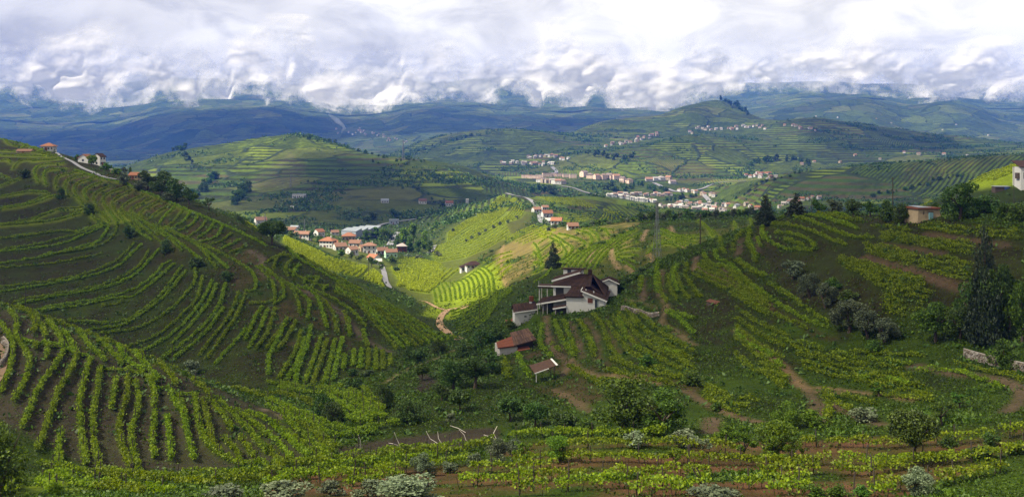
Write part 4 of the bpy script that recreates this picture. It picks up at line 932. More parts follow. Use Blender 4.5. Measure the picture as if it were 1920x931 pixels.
for poly, y0, y1, s in SHADE:
    m = (YY >= y0) & (YY < y1)
    m &= inpoly(PXG, PP, poly)
    T[m] = s
ok = ~np.isnan(T) & VIS & (YY > 45) & (YY < 6700)
DECK_Z = max(HAZE_TOP + 120.0, ZC + 1260.0)
k = (DECK_Z - ZW[ok]) / SUN.z
dx, dy = XX[ok] + SUN.x * k, YY[ok] + SUN.y * k
CELL = 22.0
x0, x1, y0, y1 = -5200.0, 2600.0, -700.0, 6200.0
nx, ny = int((x1 - x0) / CELL), int((y1 - y0) / CELL)
gi = ((dx - x0) / CELL).astype(int); gj = ((dy - y0) / CELL).astype(int)
inn = (gi >= 0) & (gi < nx) & (gj >= 0) & (gj < ny)
S_ = np.zeros((nx, ny)); N_ = np.zeros((nx, ny))
np.add.at(S_, (gi[inn], gj[inn]), T[ok][inn]); np.add.at(N_, (gi[inn], gj[inn]), 1.0)
S_ = np.where(N_ > 0, S_ / np.maximum(N_, 1), 0); N_ = (N_ > 0) * 1.0
def blur(a, r):
    for ax in (0, 1):
        c = np.cumsum(np.pad(a, [(r + 1, r) if k == ax else (0, 0) for k in (0, 1)], mode='edge'), axis=ax)
        a = (np.take(c, range(2 * r + 1, c.shape[ax]), ax) - np.take(c, range(0, c.shape[ax] - 2 * r - 1), ax)) / (2 * r + 1)
    return a
acc, wgt = S_.copy(), N_.copy()                     # spread what is asked for into the cells nothing asks about
for r in (1, 2, 4, 9, 20):
    a, b = blur(S_, r), blur(N_, r)
    need = wgt < 0.5
    fill = need & (b > 1e-3)
    acc[fill] = a[fill] / b[fill]; wgt[fill] = 1
acc[wgt < 0.5] = 0.45
acc = blur(acc, 1)
gx_, gy_ = np.meshgrid(x0 + (np.arange(nx) + .5) * CELL, y0 + (np.arange(ny) + .5) * CELL, indexing='ij')
SIG = 0.012
tau = -np.log(np.clip(acc, 0.05, 0.97))
tau = tau * (1 + 0.30 * fbm(gx_ / 140, gy_ / 140, 4, 91)) - 0.05
edge = np.minimum.reduce([gx_ - x0, x1 - gx_, gy_ - y0, y1 - gy_])
tau *= np.clip(edge / 500, 0, 1)
th = np.maximum(tau, 0) / SIG * SUN.z
th = np.maximum(th, 0)
top = DECK_Z + 30 + 0.62 * th + 14 * fbm(gx_ / 90, gy_ / 90, 3, 12)
bot = top - th
on = th > 1.0
cellmask = on[:-1, :-1] | on[1:, :-1] | on[:-1, 1:] | on[1:, 1:]
idx = np.arange(nx * ny).reshape(nx, ny)
q = np.stack([idx[:-1, :-1], idx[1:, :-1], idx[1:, 1:], idx[:-1, 1:]], -1)[cellmask]
Vt = np.stack([gx_, gy_, top], -1).reshape(-1, 3); Vb = np.stack([gx_, gy_, bot - 0.05], -1).reshape(-1, 3)
V = np.concatenate([Vt, Vb]); Qd = np.concatenate([q, q[:, ::-1] + nx * ny])
# close the rim
e = {}
for f in q:
    for a, b in ((f[0], f[1]), (f[1], f[2]), (f[2], f[3]), (f[3], f[0])):
        if (b, a) in e: del e[(b, a)]
        else: e[(a, b)] = 1
rim = np.array([(b, a, a + nx * ny, b + nx * ny) for a, b in e]) if e else np.zeros((0, 4), int)
Qd = np.concatenate([Qd, rim])
used, inv = np.unique(Qd.ravel(), return_inverse=True)
deck = obj('clouds', mesh_np('clouds', V[used], inv.reshape(-1, 4), cloud_mat('shade_cloud_deck', SIG, 0.45), True))  # overhead shade deck; grey tint dims the sky light below
tag(deck, kind='stuff')

# the cloud bank that hangs on the far mountains, its ragged foot drawn along the slopes: a thick billowing body, torn open where it is thin
FOOT = [(-500, 168), (-100, 168), (0, 160), (30, 166), (60, 178), (100, 196), (160, 206), (215, 198), (250, 188), (262, 168), (285, 160), (305, 176), (345, 194), (392, 212), (408, 176), (440, 164), (470, 168), (485, 182), (505, 188), (525, 172), (545, 186), (570, 200), (610, 208),
        (650, 202), (700, 212), (735, 206), (750, 178), (775, 184), (800, 190), (830, 182), (870, 186), (905, 196), (930, 182), (955, 170), (980, 178), (1010, 204), (1025, 180), (1060, 186), (1095, 200), (1125, 180), (1165, 212), (1210, 216), (1260, 210),
        (1310, 190), (1345, 178), (1380, 172), (1420, 166), (1450, 164), (1490, 154), (1530, 162), (1580, 170), (1640, 174), (1700, 180), (1760, 186), (1830, 186), (1920, 186), (2100, 180), (2500, 178)]
YB = 6900.0
nxb, nzb = 620, 96
bx_ = np.linspace(-6100, 6100, nxb)[:, None].repeat(nzb, 1)
FZ = pchip([p for p, _ in FOOT], [(HY - q) / F * YB for _, q in FOOT], np.clip(bx_[:, 0] / YB * F + 960, -499, 2499))
tz = np.linspace(0, 1, nzb)[None, :]
lowz = (FZ - 170)[:, None]
bzv = lowz + (1020.0 - lowz) * tz ** 1.15
lump = 170 * fbm(bx_ / 620, bzv / 380, 3, 5) + 40 * fbm(bx_ / 170, bzv / 120, 3, 8)
belly = 330 * np.sin(np.pi * np.clip(tz * 1.0, 0, 1)) ** .6
yf = YB - belly - lump; ybk = YB + 220 + .6 * belly + .5 * lump[:, ::-1]
Vf = np.stack([bx_, yf, bzv + ZC], -1).reshape(-1, 3); Vk = np.stack([bx_, ybk, bzv + ZC], -1).reshape(-1, 3)
ib = np.arange(nxb * nzb).reshape(nxb, nzb)
qf = np.stack([ib[:-1, :-1], ib[1:, :-1], ib[1:, 1:], ib[:-1, 1:]], -1).reshape(-1, 4)
n0 = nxb * nzb
rim = []
for i in range(nxb - 1):
    rim += [(ib[i + 1, 0], ib[i, 0], ib[i, 0] + n0, ib[i + 1, 0] + n0), (ib[i, -1], ib[i + 1, -1], ib[i + 1, -1] + n0, ib[i, -1] + n0)]
for j in range(nzb - 1):
    rim += [(ib[0, j], ib[0, j + 1], ib[0, j + 1] + n0, ib[0, j] + n0), (ib[-1, j + 1], ib[-1, j], ib[-1, j] + n0, ib[-1, j + 1] + n0)]
bm_ = mesh_np('cloud_bank', np.concatenate([Vf, Vk]), np.concatenate([qf, qf[:, ::-1] + n0, np.array(rim)]), None, True)
at_ = bm_.attributes.new('above_foot', 'FLOAT', 'POINT')
at_.data.foreach_set('value', np.tile((bzv - FZ[:, None]).ravel(), 2).astype(np.float32))
t = NT('cloud_bank')
pos = t.new('ShaderNodeNewGeometry').outputs['Position']
above = t.new('ShaderNodeAttribute', attribute_name='above_foot').outputs['Fac']
zz_ = t.new('ShaderNodeSeparateXYZ', {0: pos}).outputs[2]
wv = t.new('ShaderNodeTexNoise', {'Vector': pos, 'Scale': 1 / 420.0, 'Detail': 3.0}).outputs['Color']
pw = t.new('ShaderNodeVectorMath', {0: pos, 1: t.new('ShaderNodeVectorMath', {0: wv, 1: (180, 180, 180)}, operation='MULTIPLY').outputs[0]}, operation='ADD').outputs[0]
na = t.noise(pw, 1 / 210.0, 10, 0.64)
d = t.math('ADD', t.math('DIVIDE', above, 95.0), t.math('MULTIPLY', t.math('SUBTRACT', na, 0.5), 5.5))
al = t.new('ShaderNodeMapRange', {0: d, 1: -0.35, 2: 1.25, 3: 0.0, 4: 1.0}, interpolation_type='SMOOTHSTEP').outputs[0]
tp = t.math('ADD', t.math('DIVIDE', t.math('SUBTRACT', ZC + 640.0, zz_), 260.0), t.math('MULTIPLY', t.math('SUBTRACT', t.noise(pos, 1 / 500.0, 6, 0.55), 0.5), 5.0))
al = t.math('MULTIPLY', al, t.new('ShaderNodeMapRange', {0: tp, 1: -1.0, 2: 1.0, 3: 0.0, 4: 1.0}, interpolation_type='SMOOTHSTEP').outputs[0])
bmp = t.bump(t.noise(pos, 1 / 90.0, 5, 0.55), 0.16, 40.0)
df = t.new('ShaderNodeBsdfDiffuse', {'Color': (0.98, 0.95, 0.90, 1), 'Normal': bmp}); tl = t.new('ShaderNodeBsdfTranslucent', {'Color': (0.98, 0.95, 0.90, 1), 'Normal': bmp})
ms = t.new('ShaderNodeMixShader', {0: 0.62, 1: df.outputs[0], 2: tl.outputs[0]})
mt = t.new('ShaderNodeMixShader', {0: al, 1: t.new('ShaderNodeBsdfTransparent').outputs[0], 2: ms.outputs[0]})
t.l.new(mt.outputs[0], t.out.inputs[0])
bm_.materials.append(t.m)
tag(obj('clouds', bm_), kind='stuff')
# ------------------------------------------------------------------ trees and shrubs
def tube_np(path, radii, k=6):
    path = np.array(path, float); V = []; Q_ = []
    for i, (p, r) in enumerate(zip(path, radii)):
        d = path[min(i + 1, len(path) - 1)] - path[max(i - 1, 0)]; d /= np.linalg.norm(d) + 1e-9
        u = np.cross(d, [0.3, 1, 0.1]); u /= np.linalg.norm(u) + 1e-9; w = np.cross(d, u)
        for a in range(k):
            t = 6.2832 * a / k; V.append(p + r * (u * math.cos(t) + w * math.sin(t)))
    for i in range(len(path) - 1):
        for a in range(k): Q_.append((i * k + a, i * k + (a + 1) % k, (i + 1) * k + (a + 1) % k, (i + 1) * k + a))
    return V, Q_
def join_np(parts):
    V, Q_, c = [], [], 0
    for v, q in parts:
        V += list(v); Q_ += [tuple(int(x) + c for x in f) for f in q]; c += len(v)
    return np.array(V), np.array(Q_)
def crown_lobes(kind, rs):
    """(centre, radii) of leaf clumps for a tree one unit high and about one unit wide"""
    L = []
    if kind == 'round':
        for _ in range(26):
            d = rs.normal(size=3); d /= np.linalg.norm(d); L.append((np.array([0, 0, .67]) + d * [.34, .34, .22], np.array([.15, .15, .13])))
        L.append((np.array([0, 0, .67]), np.array([.40, .40, .27])))
    elif kind == 'broad':
        for _ in range(15):
            a = rs.uniform(0, 6.28); r = rs.uniform(.05, .36); z = rs.uniform(.22, .88); r *= 1.15 - abs(z - .55) * 1.5
            s = rs.uniform(.12, .21); L.append((np.array([r * math.cos(a), r * math.sin(a), z]), np.array([s, s, s * .75])))
    elif kind == 'olive':
        for _ in range(17):
            a = rs.uniform(0, 6.28); r = rs.uniform(.08, .38); z = rs.uniform(.30, .86) - r * .25
            s = rs.uniform(.09, .17); L.append((np.array([r * math.cos(a), r * math.sin(a), z]), np.array([s, s, s * 1.0])))
    elif kind == 'sparse':
        for _ in range(13):
            a = rs.uniform(0, 6.28); r = rs.uniform(.1, .40); z = rs.uniform(.38, .92)
            s = rs.uniform(.06, .13); L.append((np.array([r * math.cos(a), r * math.sin(a), z]), np.array([s, s, s * .8])))
    elif kind == 'bush':
        for _ in range(15):
            a = rs.uniform(0, 6.28); r = rs.uniform(.0, .36); z = rs.uniform(.12, .80) * (1.05 - r)
            s = rs.uniform(.12, .20); L.append((np.array([r * math.cos(a), r * math.sin(a), z]), np.array([s, s, s])))
    elif kind == 'conifer':
        for k in range(17):
            z = .07 + .89 * k / 16; R = .46 * (1 - z) ** .75 * rs.uniform(.75, 1.05) + .03
            for _ in range(max(2, int(9 * (1 - z)) + 1)):
                a = rs.uniform(0, 6.28); r = R * rs.uniform(.45, .95)
                L.append((np.array([r * math.cos(a), r * math.sin(a), z - .08 * r + rs.normal() * .012]), np.array([.13 * (1.2 - z) + .03, .13 * (1.2 - z) + .03, .06])))
    elif kind == 'cypress':
        for k in range(12):
            z = .06 + .88 * k / 11; R = .34 * math.sin(math.pi * min(1, (1 - z) * .9 + .12)) ** .8
            L.append((np.array([rs.normal() * .04, rs.normal() * .04, z]), np.array([R + .06, R + .06, .07])))
    elif kind == 'poplar':
        for k in range(16):
            z = rs.uniform(.14, .95); R = .36 * math.sin(math.pi * (z * .85 + .1)); a = rs.uniform(0, 6.28); r = R * rs.uniform(0, .7)
            L.append((np.array([r * math.cos(a), r * math.sin(a), z]), np.array([.16, .16, .11])))
    return L
def make_tree_meshes(kind, leaf, n, seed, leafsize):
    rs = np.random.default_rng(seed)
    L = crown_lobes(kind, rs)
    vol = np.array([r.prod() ** (2 / 3) for _, r in L]); cnt = np.maximum(6, (n * vol / vol.sum()).astype(int))
    P = []
    for (c, r), m in zip(L, cnt):
        d = rs.normal(size=(m, 3)); d /= np.linalg.norm(d, axis=1)[:, None]
        P.append(c + d * r * rs.uniform(.45, 1.08, (m, 1)) ** .6)
    P = np.concatenate(P); P[:, 2] = np.maximum(P[:, 2], 0.015)
    V, Q_ = leaf_quads(P, leafsize, rs, .3, 1.35)
    crown = mesh_np('crown', V, Q_, M[leaf])
    parts = []
    top = {'conifer': .93, 'cypress': .8, 'poplar': .85}.get(kind, .62)
    fork = {'round': .30, 'broad': .30, 'olive': .16, 'sparse': .28, 'bush': .10}.get(kind, top)
    r0 = {'conifer': .022, 'cypress': .03, 'poplar': .022, 'bush': .03, 'olive': .045, 'round': .036}.get(kind, .035)
    lean = rs.normal(0, .03, 2)
    parts.append(tube_np([(0, 0, -.10), (lean[0] * .5, lean[1] * .5, fork * .5), (lean[0], lean[1], fork)], [r0 * 1.5, r0, r0 * .8]))
    if fork < top:
        for k in range(3 if kind == 'round' else 5):
            c, r = L[int(rs.integers(len(L)))]; a = 6.28 * k / (3 if kind == 'round' else 5) + rs.uniform(-.4, .4)
            e = np.array([.26 * math.cos(a), .26 * math.sin(a), top + rs.uniform(-.05, .12)])
            s = np.array([lean[0], lean[1], fork - .02])
            parts.append(tube_np([s, s * .5 + e * .5 + [0, 0, .03], e], [r0 * .7, r0 * .45, r0 * .16], 5))
    v, q = join_np(parts)
    return mesh_np('trunk', v, q, M['bark'], True), crown
PROTO = {}
def proto(kind, leaf, lod, var):
    k = (kind, leaf, lod, var)
    if k not in PROTO:
        n, ls = {0: (260, .13), 1: (1300, .062), 2: (4200, .034)}[lod]
        if kind == 'conifer': n = int(n * 2.4); ls *= .85
        if kind == 'round': n = int(n * 1.7)
        if kind == 'sparse': n = int(n * .5)
        PROTO[k] = make_tree_meshes(kind, leaf, n, 100 + var + sum(map(ord, kind + leaf)), ls)
    return PROTO[k]
n_tree = 0
def tree(name, kind, leaf, px, py, hp, wp, label, cat='tree', group=None, ymin=0, ymax=1e9, rz=None):
    """a tree whose foot is seen at px, py and which is hp high and wp wide on the picture"""
    global n_tree
    p = cast(px, py, ymin, ymax); m = p.y / F
    lod = 2 if hp > 44 else 1 if hp > 16 else 0
    tr, cr = proto(kind, leaf, lod, n_tree % (3 if lod else 4)); n_tree += 1
    rz = rng.uniform(0, 6.28) if rz is None else rz
    S = (wp * m / .92, wp * m / .92, hp * m)
    if lod == 0:
        o = obj(name, cr, None, p, rz, S); return tag(o, label, cat, group)
    root = empty(name, p, rz); root.scale = S
    obj('trunk', tr, root); obj('crown', cr, root)
    return tag(root, label, cat, group)
# -- near trees, one by one
tree('orange_tree', 'round', 'leaf_orange', 1713, 866, 101, 92, 'dark round orange tree with a forked trunk on the red front terrace', ymax=110)
tree('broadleaf_tree', 'broad', 'leaf_mid', 1172, 815, 106, 128, 'large spreading green tree in the hollow below the farmhouse slope, the bigger of the pair', ymax=125)
tree('broadleaf_tree', 'broad', 'leaf_mid', 1243, 817, 88, 104, 'bushy green tree at the right shoulder of the largest tree in the hollow', ymax=120)
tree('fruit_tree', 'broad', 'leaf_bright', 1452, 867, 82, 84, 'light green fruit tree with a dark trunk, beside the grassy plots on the front terrace', ymax=110)
tree('fruit_tree', 'sparse', 'leaf_bright', 1392, 862, 62, 66, 'loose light green fruit tree left of the dark-trunked fruit tree', ymax=110)
tree('fruit_tree', 'sparse', 'leaf_bright', 1486, 872, 46, 42, 'small upright light green sapling right of the dark-trunked fruit tree', ymax=110)
tree('fruit_tree', 'broad', 'leaf_bright', 1047, 868, 50, 58, 'yellow-green young tree among the front vine rows below the hollow', ymax=110)
tree('fruit_tree', 'sparse', 'leaf_bright', 980, 872, 42, 40, 'small feathery light green tree beside the grey olive bush', ymax=110)
tree('fruit_tree', 'sparse', 'leaf_sage', 1319, 852, 36, 36, 'thin pale blossoming tree right of the two silver bushes', ymax=110)
tree('fruit_tree', 'sparse', 'leaf_bright', 1266, 872, 34, 36, 'faint small green tree in the second front vine row', ymax=110)
tree('apple_tree', 'sparse', 'leaf_mid', 1766, 797, 46, 52, 'sparse crooked fruit tree on the rough grass behind the orange tree', ymax=130)
tree('apple_tree', 'sparse', 'leaf_mid', 1648, 745, 26, 34, 'little bare-limbed fruit tree beside the path on the grassy bank', ymax=150)
tree('apple_tree', 'sparse', 'leaf_mid', 1800, 765, 28, 40, 'low twisted fruit tree on the rough bank above the crooked one', ymax=150)
# silver bushes
for px, py, h, w, lab in [
 (1193, 840, 34, 58, 'silver grey olive bush below the largest tree of the hollow'), (1281, 838, 37, 64, 'silver grey olive bush below the right tree of the hollow'),
 (793, 893, 46, 50, 'round grey olive bush in front of the bare dug plot'), (846, 886, 26, 40, 'low grey olive bush beside the round olive bush'),
 (889, 873, 32, 34, 'small grey olive bush between the round olive bush and the tall one'), (934, 868, 48, 52, 'tall grey-green olive bush right of the bare dug plot'), (962, 850, 34, 40, 'grey-green olive bush touching the tall one from behind'),
 (535, 938, 40, 100, 'broad grey sage bush at the bottom edge, left of the palest one'), (765, 944, 66, 175, 'broad pale sage green shrub at the bottom edge, the palest and widest'),
 (690, 930, 36, 60, 'grey-green olive bush left of the palest shrub'), (425, 936, 34, 92, 'grey-green olive bush at the bottom edge below the knoll'), (620, 928, 28, 60, 'low sage bush at the bottom edge between two olive bushes'),
 (1345, 941, 40, 110, 'sage bush at the bottom edge below the front vine rows'), (1722, 928, 60, 68, 'silvery pale bush on the front terrace below the orange tree'),
 (362, 700, 32, 42, 'pale grey olive bush at the foot of the big left hillside')]:
    tree('olive_bush', 'bush', 'leaf_sage' if 'pale' in lab or 'silver' in lab else 'leaf_olive', px, py, h, w, lab, 'shrub', ymax=240)
for px, w, lab in ((1530, 50, 'grey-green leafy cabbage bush at the bottom edge, left one of three'), (1572, 56, 'grey-green leafy cabbage bush at the bottom edge, middle one of three'), (1612, 44, 'grey-green leafy cabbage bush at the bottom edge, right one of three')):
    tree('cabbage_bush', 'bush', 'leaf_mid', px, 932, 28, w, lab, 'shrub', ymax=110)
# hollow and gully
for px, py, h, w, kind, leaf, lab in [
 (603, 778, 42, 40, 'bush', 'leaf_dark', 'dark bush on the vine flat by the gully, the left of a touching pair'), (627, 790, 46, 48, 'bush', 'leaf_dark', 'dark bush on the vine flat by the gully, the right of a touching pair'),
 (667, 734, 32, 34, 'bush', 'leaf_dark', 'dark bush on the edge above the vine flat'), (716, 766, 48, 42, 'bush', 'leaf_dark', 'dark rounded bush left of the blackest bush in the gully'),
 (760, 790, 52, 62, 'bush', 'leaf_dark', 'blackest rounded bush just above the bare dug plot'), (661, 704, 16, 22, 'bush', 'leaf_dark', 'small dark bush at the lowest terraces of the big hillside'), (690, 704, 12, 30, 'bush', 'leaf_dark', 'low dark bush right of the small terrace bush'),
 (767, 674, 30, 30, 'bush', 'leaf_dark', 'dark thicket bush below the dirt track, left of three'), (786, 680, 30, 36, 'bush', 'leaf_dark', 'dark thicket bush below the dirt track, middle of three'), (820, 664, 28, 34, 'bush', 'leaf_dark', 'dark thicket bush below the dirt track, right of three'),
 (791, 712, 30, 28, 'round', 'leaf_mid', 'small round tree with a yellowish top by the dark earth pit'), (828, 750, 32, 38, 'broad', 'leaf_dark', 'dark tree on the gully bank left of the round citrus'), (863, 770, 40, 42, 'round', 'leaf_dark', 'round citrus tree with a visible stem on the gully bank'),
 (850, 728, 52, 60, 'broad', 'leaf_dark', 'dark leafy tree in the gully thicket below the barn, left of the tallest'), (890, 728, 66, 74, 'broad', 'leaf_dark', 'tallest dark leafy tree of the gully thicket below the barn'), (918, 700, 44, 50, 'broad', 'leaf_dark', 'dark leafy tree at the barn end of the gully thicket'),
 (958, 788, 44, 52, 'round', 'leaf_dark', 'dark orange tree at the left end of the hollow'), (1003, 800, 46, 52, 'round', 'leaf_dark', 'dark orange tree second from the left in the hollow'), (1056, 814, 42, 54, 'round', 'leaf_dark', 'dark low orange tree nearest the large green tree'),
 (1100, 815, 34, 50, 'bush', 'leaf_mid', 'green bush between the orange trees and the large green tree'), (936, 640, 30, 44, 'bush', 'leaf_dark', 'dark bush against the left side of the white annex'), (905, 650, 34, 50, 'bush', 'leaf_dark', 'dark bush by the red-edged barn roof'), (870, 668, 30, 48, 'bush', 'leaf_dark', 'dark bush at the lower end of the dirt track'), (955, 620, 28, 26, 'bush', 'leaf_mid', 'green bush on the corner of the white annex'),
 (1358, 820, 30, 40, 'bush', 'leaf_bright', 'light green bush on the path edge above the front vines'), (1778, 838, 28, 36, 'bush', 'leaf_dark', 'dark bush right of the orange tree'), (1856, 838, 32, 38, 'bush', 'leaf_dark', 'dark bush near the right end of the front terrace'), (1834, 858, 22, 50, 'bush', 'leaf_dark', 'low dark bush below the right end bush'), (1908, 850, 22, 34, 'bush', 'leaf_dark', 'dark bush at the very right end of the front terrace'),
 (1525, 800, 40, 66, 'bush', 'leaf_bright', 'leafy bright green clump below the fork of the path'), (1475, 800, 50, 56, 'bush', 'leaf_bright', 'tall leafy green clump left of the bare plots'), (1620, 790, 30, 60, 'bush', 'leaf_sage', 'pale blue-green grassy clump left of the orange tree'), (1345, 770, 20, 30, 'bush', 'leaf_mid', 'small green bush on the path bank'), (1300, 725, 30, 50, 'bush', 'leaf_mid', 'green bush on the bank above the path'), (1215, 690, 26, 44, 'bush', 'leaf_mid', 'dull green bush on the bank right of the lean-to'), (845, 788, 18, 24, 'bush', 'leaf_sage', 'blue-green agave-like clump by the bare dug plot')]:
    tree('citrus_tree' if kind == 'round' else 'broadleaf_tree' if kind == 'broad' else 'bush', kind, leaf, px, py, h, w, lab, 'tree' if kind != 'bush' else 'shrub', ymax=265)
# right side
for px, py, h, w, kind, leaf, name, lab in [
 (1822, 632, 120, 62, 'broad', 'leaf_dark', 'broadleaf_tree', 'tall dark tree against the left side of the tall pine'), (1866, 640, 140, 64, 'broad', 'leaf_dark', 'broadleaf_tree', 'tall dark tree against the right side of the tall pine'),
 (1487, 522, 36, 48, 'olive', 'leaf_olive', 'olive_tree', 'grey olive tree under the curved brow rows, uppermost of its clump'), (1518, 556, 48, 44, 'olive', 'leaf_olive', 'olive_tree', 'grey olive tree in the clump under the curved brow rows, left of the lower two'), (1548, 576, 50, 44, 'olive', 'leaf_olive', 'olive_tree', 'grey olive tree in the clump under the curved brow rows, right of the lower two'),
 (1592, 622, 66, 66, 'olive', 'leaf_olive', 'olive_tree', 'big silvery olive tree below the bush vines, left of three'), (1628, 634, 58, 56, 'olive', 'leaf_olive', 'olive_tree', 'big silvery olive tree below the bush vines, middle of three'), (1660, 640, 48, 56, 'olive', 'leaf_olive', 'olive_tree', 'darker olive tree below the bush vines, right of three'),
 (1755, 640, 78, 76, 'broad', 'leaf_mid', 'broadleaf_tree', 'dense dark green round tree right of the silvery olives'), (1800, 640, 70, 60, 'broad', 'leaf_dark', 'broadleaf_tree', 'dark tree between the dense round tree and the tall pine'),
 (1846, 640, 214, 74, 'conifer', 'needle', 'pine_tree', 'tall blackish pine standing over the bush vine plots'), (1892, 620, 130, 70, 'broad', 'leaf_dark', 'broadleaf_tree', 'dark tree behind the tall pine at the right edge'), (1916, 640, 112, 56, 'broad', 'leaf_mid', 'broadleaf_tree', 'mid green leafy tree cut by the right edge'), (1880, 690, 60, 70, 'bush', 'leaf_mid', 'bush', 'green bush above the dry stone wall at the right edge'), (1640, 660, 26, 40, 'bush', 'leaf_mid', 'bush', 'green bush at the foot of the silvery olives'),
 (1435, 424, 58, 44, 'conifer', 'needle', 'conifer', 'broad dark conifer on the brow, left of two'), (1493, 408, 44, 40, 'conifer', 'needle', 'conifer', 'broad dark conifer on the brow, right of two'),
 (1533, 402, 30, 30, 'broad', 'leaf_dark', 'broadleaf_tree', 'small dark tree with a bare trunk right of the two conifers'), (1563, 404, 30, 34, 'broad', 'leaf_olive', 'broadleaf_tree', 'dull grey-green tree second right of the two conifers'), (1600, 405, 32, 34, 'broad', 'leaf_dark', 'broadleaf_tree', 'dark tree third right of the two conifers'), (1632, 406, 30, 36, 'broad', 'leaf_dark', 'broadleaf_tree', 'dark tree halfway between the conifers and the hut'),
 (1662, 414, 42, 40, 'bush', 'leaf_dark', 'bush', 'dark ivy-like bush left of the hut, the farther of two'), (1690, 418, 46, 44, 'bush', 'leaf_dark', 'bush', 'dark ivy-like bush against the left wall of the hut'), (1753, 384, 22, 22, 'broad', 'leaf_dark', 'broadleaf_tree', 'small dark tree rising behind the hut roof'),
 (1800, 412, 72, 76, 'broad', 'leaf_dark', 'broadleaf_tree', 'big dark leafy tree against the right wall of the hut'), (1842, 400, 40, 60, 'bush', 'leaf_dark', 'bush', 'dark bush right of the big tree by the hut'), (1885, 405, 30, 34, 'bush', 'leaf_mid', 'bush', 'rounded green bush left of the light pole'), (1910, 415, 40, 44, 'bush', 'leaf_mid', 'bush', 'rounded green bush cut by the right edge above the terraces'), (1840, 358, 24, 26, 'olive', 'leaf_dark', 'broadleaf_tree', 'small wind-bent tree by the blue tarpaulin shed'),
 (1560, 545, 30, 40, 'bush', 'leaf_mid', 'bush', 'bright green bush above the silvery olives'), (1590, 565, 26, 40, 'bush', 'leaf_mid', 'bush', 'green bush between the olive clump and the bush vines')]:
    tree(name, kind, leaf, px, py, h, w, lab, 'shrub' if name == 'bush' else 'tree', ymax=262)
tree('conifer', 'conifer', 'needle', 1037, 504, 50, 30, 'dark conifer on the rib above the white farmhouse', ymin=285, ymax=420)
# left hillside
for px, py, h, w, lab in [(46, 334, 20, 24, 'dark round bush high on the big left hillside'), (115, 372, 22, 18, 'dark bush second down the fold of the left hillside'), (170, 402, 26, 24, 'dark bush third down the fold of the left hillside'), (242, 446, 26, 26, 'dark olive fourth down the fold of the left hillside'), (311, 474, 26, 30, 'dark olive fifth down the fold of the left hillside'), (372, 500, 22, 34, 'dark olive sixth down the fold of the left hillside'), (425, 528, 24, 30, 'dark olive lowest on the fold of the left hillside')]:
    tree('olive_bush', 'bush', 'leaf_dark', px, py, h, w, lab, 'shrub', ymin=200, ymax=600)
tree('oak_tree', 'round', 'leaf_dark', 510, 458, 46, 52, 'lone dark round tree on the crest above the sunlit vines', ymin=290, ymax=330)
for px, py, h, w, kind, leaf, name, lab in [
 (231, 348, 24, 28, 'broad', 'leaf_olive', 'broadleaf_tree', 'grey-green tree at the upper end of the crest grove'), (277, 356, 38, 40, 'broad', 'leaf_dark', 'broadleaf_tree', 'dark tree second from the top of the crest grove'), (303, 366, 46, 50, 'broad', 'leaf_dark', 'broadleaf_tree', 'largest dark tree of the crest grove'), (333, 376, 42, 40, 'broad', 'leaf_dark', 'broadleaf_tree', 'dark tree below the largest one in the crest grove'), (354, 385, 36, 30, 'broad', 'leaf_dark', 'broadleaf_tree', 'dark tree at the lower end of the crest grove'), (262, 358, 24, 34, 'bush', 'leaf_olive', 'bush', 'grey bush at the foot of the crest grove'), (318, 378, 20, 36, 'bush', 'leaf_olive', 'bush', 'olive-coloured bush under the largest crest tree'),
 (392, 394, 28, 24, 'sparse', 'leaf_dark', 'broadleaf_tree', 'thin crooked tree alone on the crest below the grove'), (244, 332, 19, 6, 'cypress', 'leaf_dark', 'cypress', 'narrow dark cypress by the red-roofed crest house'), (173, 312, 24, 22, 'broad', 'leaf_bright', 'broadleaf_tree', 'bright green tree between the two crest houses'), (145, 300, 12, 16, 'bush', 'leaf_mid', 'bush', 'green bush left of the gabled crest house'), (200, 318, 14, 26, 'bush', 'leaf_mid', 'bush', 'green garden bush right of the gabled crest house'), (218, 326, 13, 24, 'bush', 'leaf_bright', 'bush', 'light green garden bush on the crest road'), (232, 320, 12, 18, 'bush', 'leaf_olive', 'bush', 'grey garden bush left of the cypress')]:
    tree(name, kind, leaf, px, py, h, w, lab, 'shrub' if name == 'bush' else 'tree', ymin=300, ymax=620)
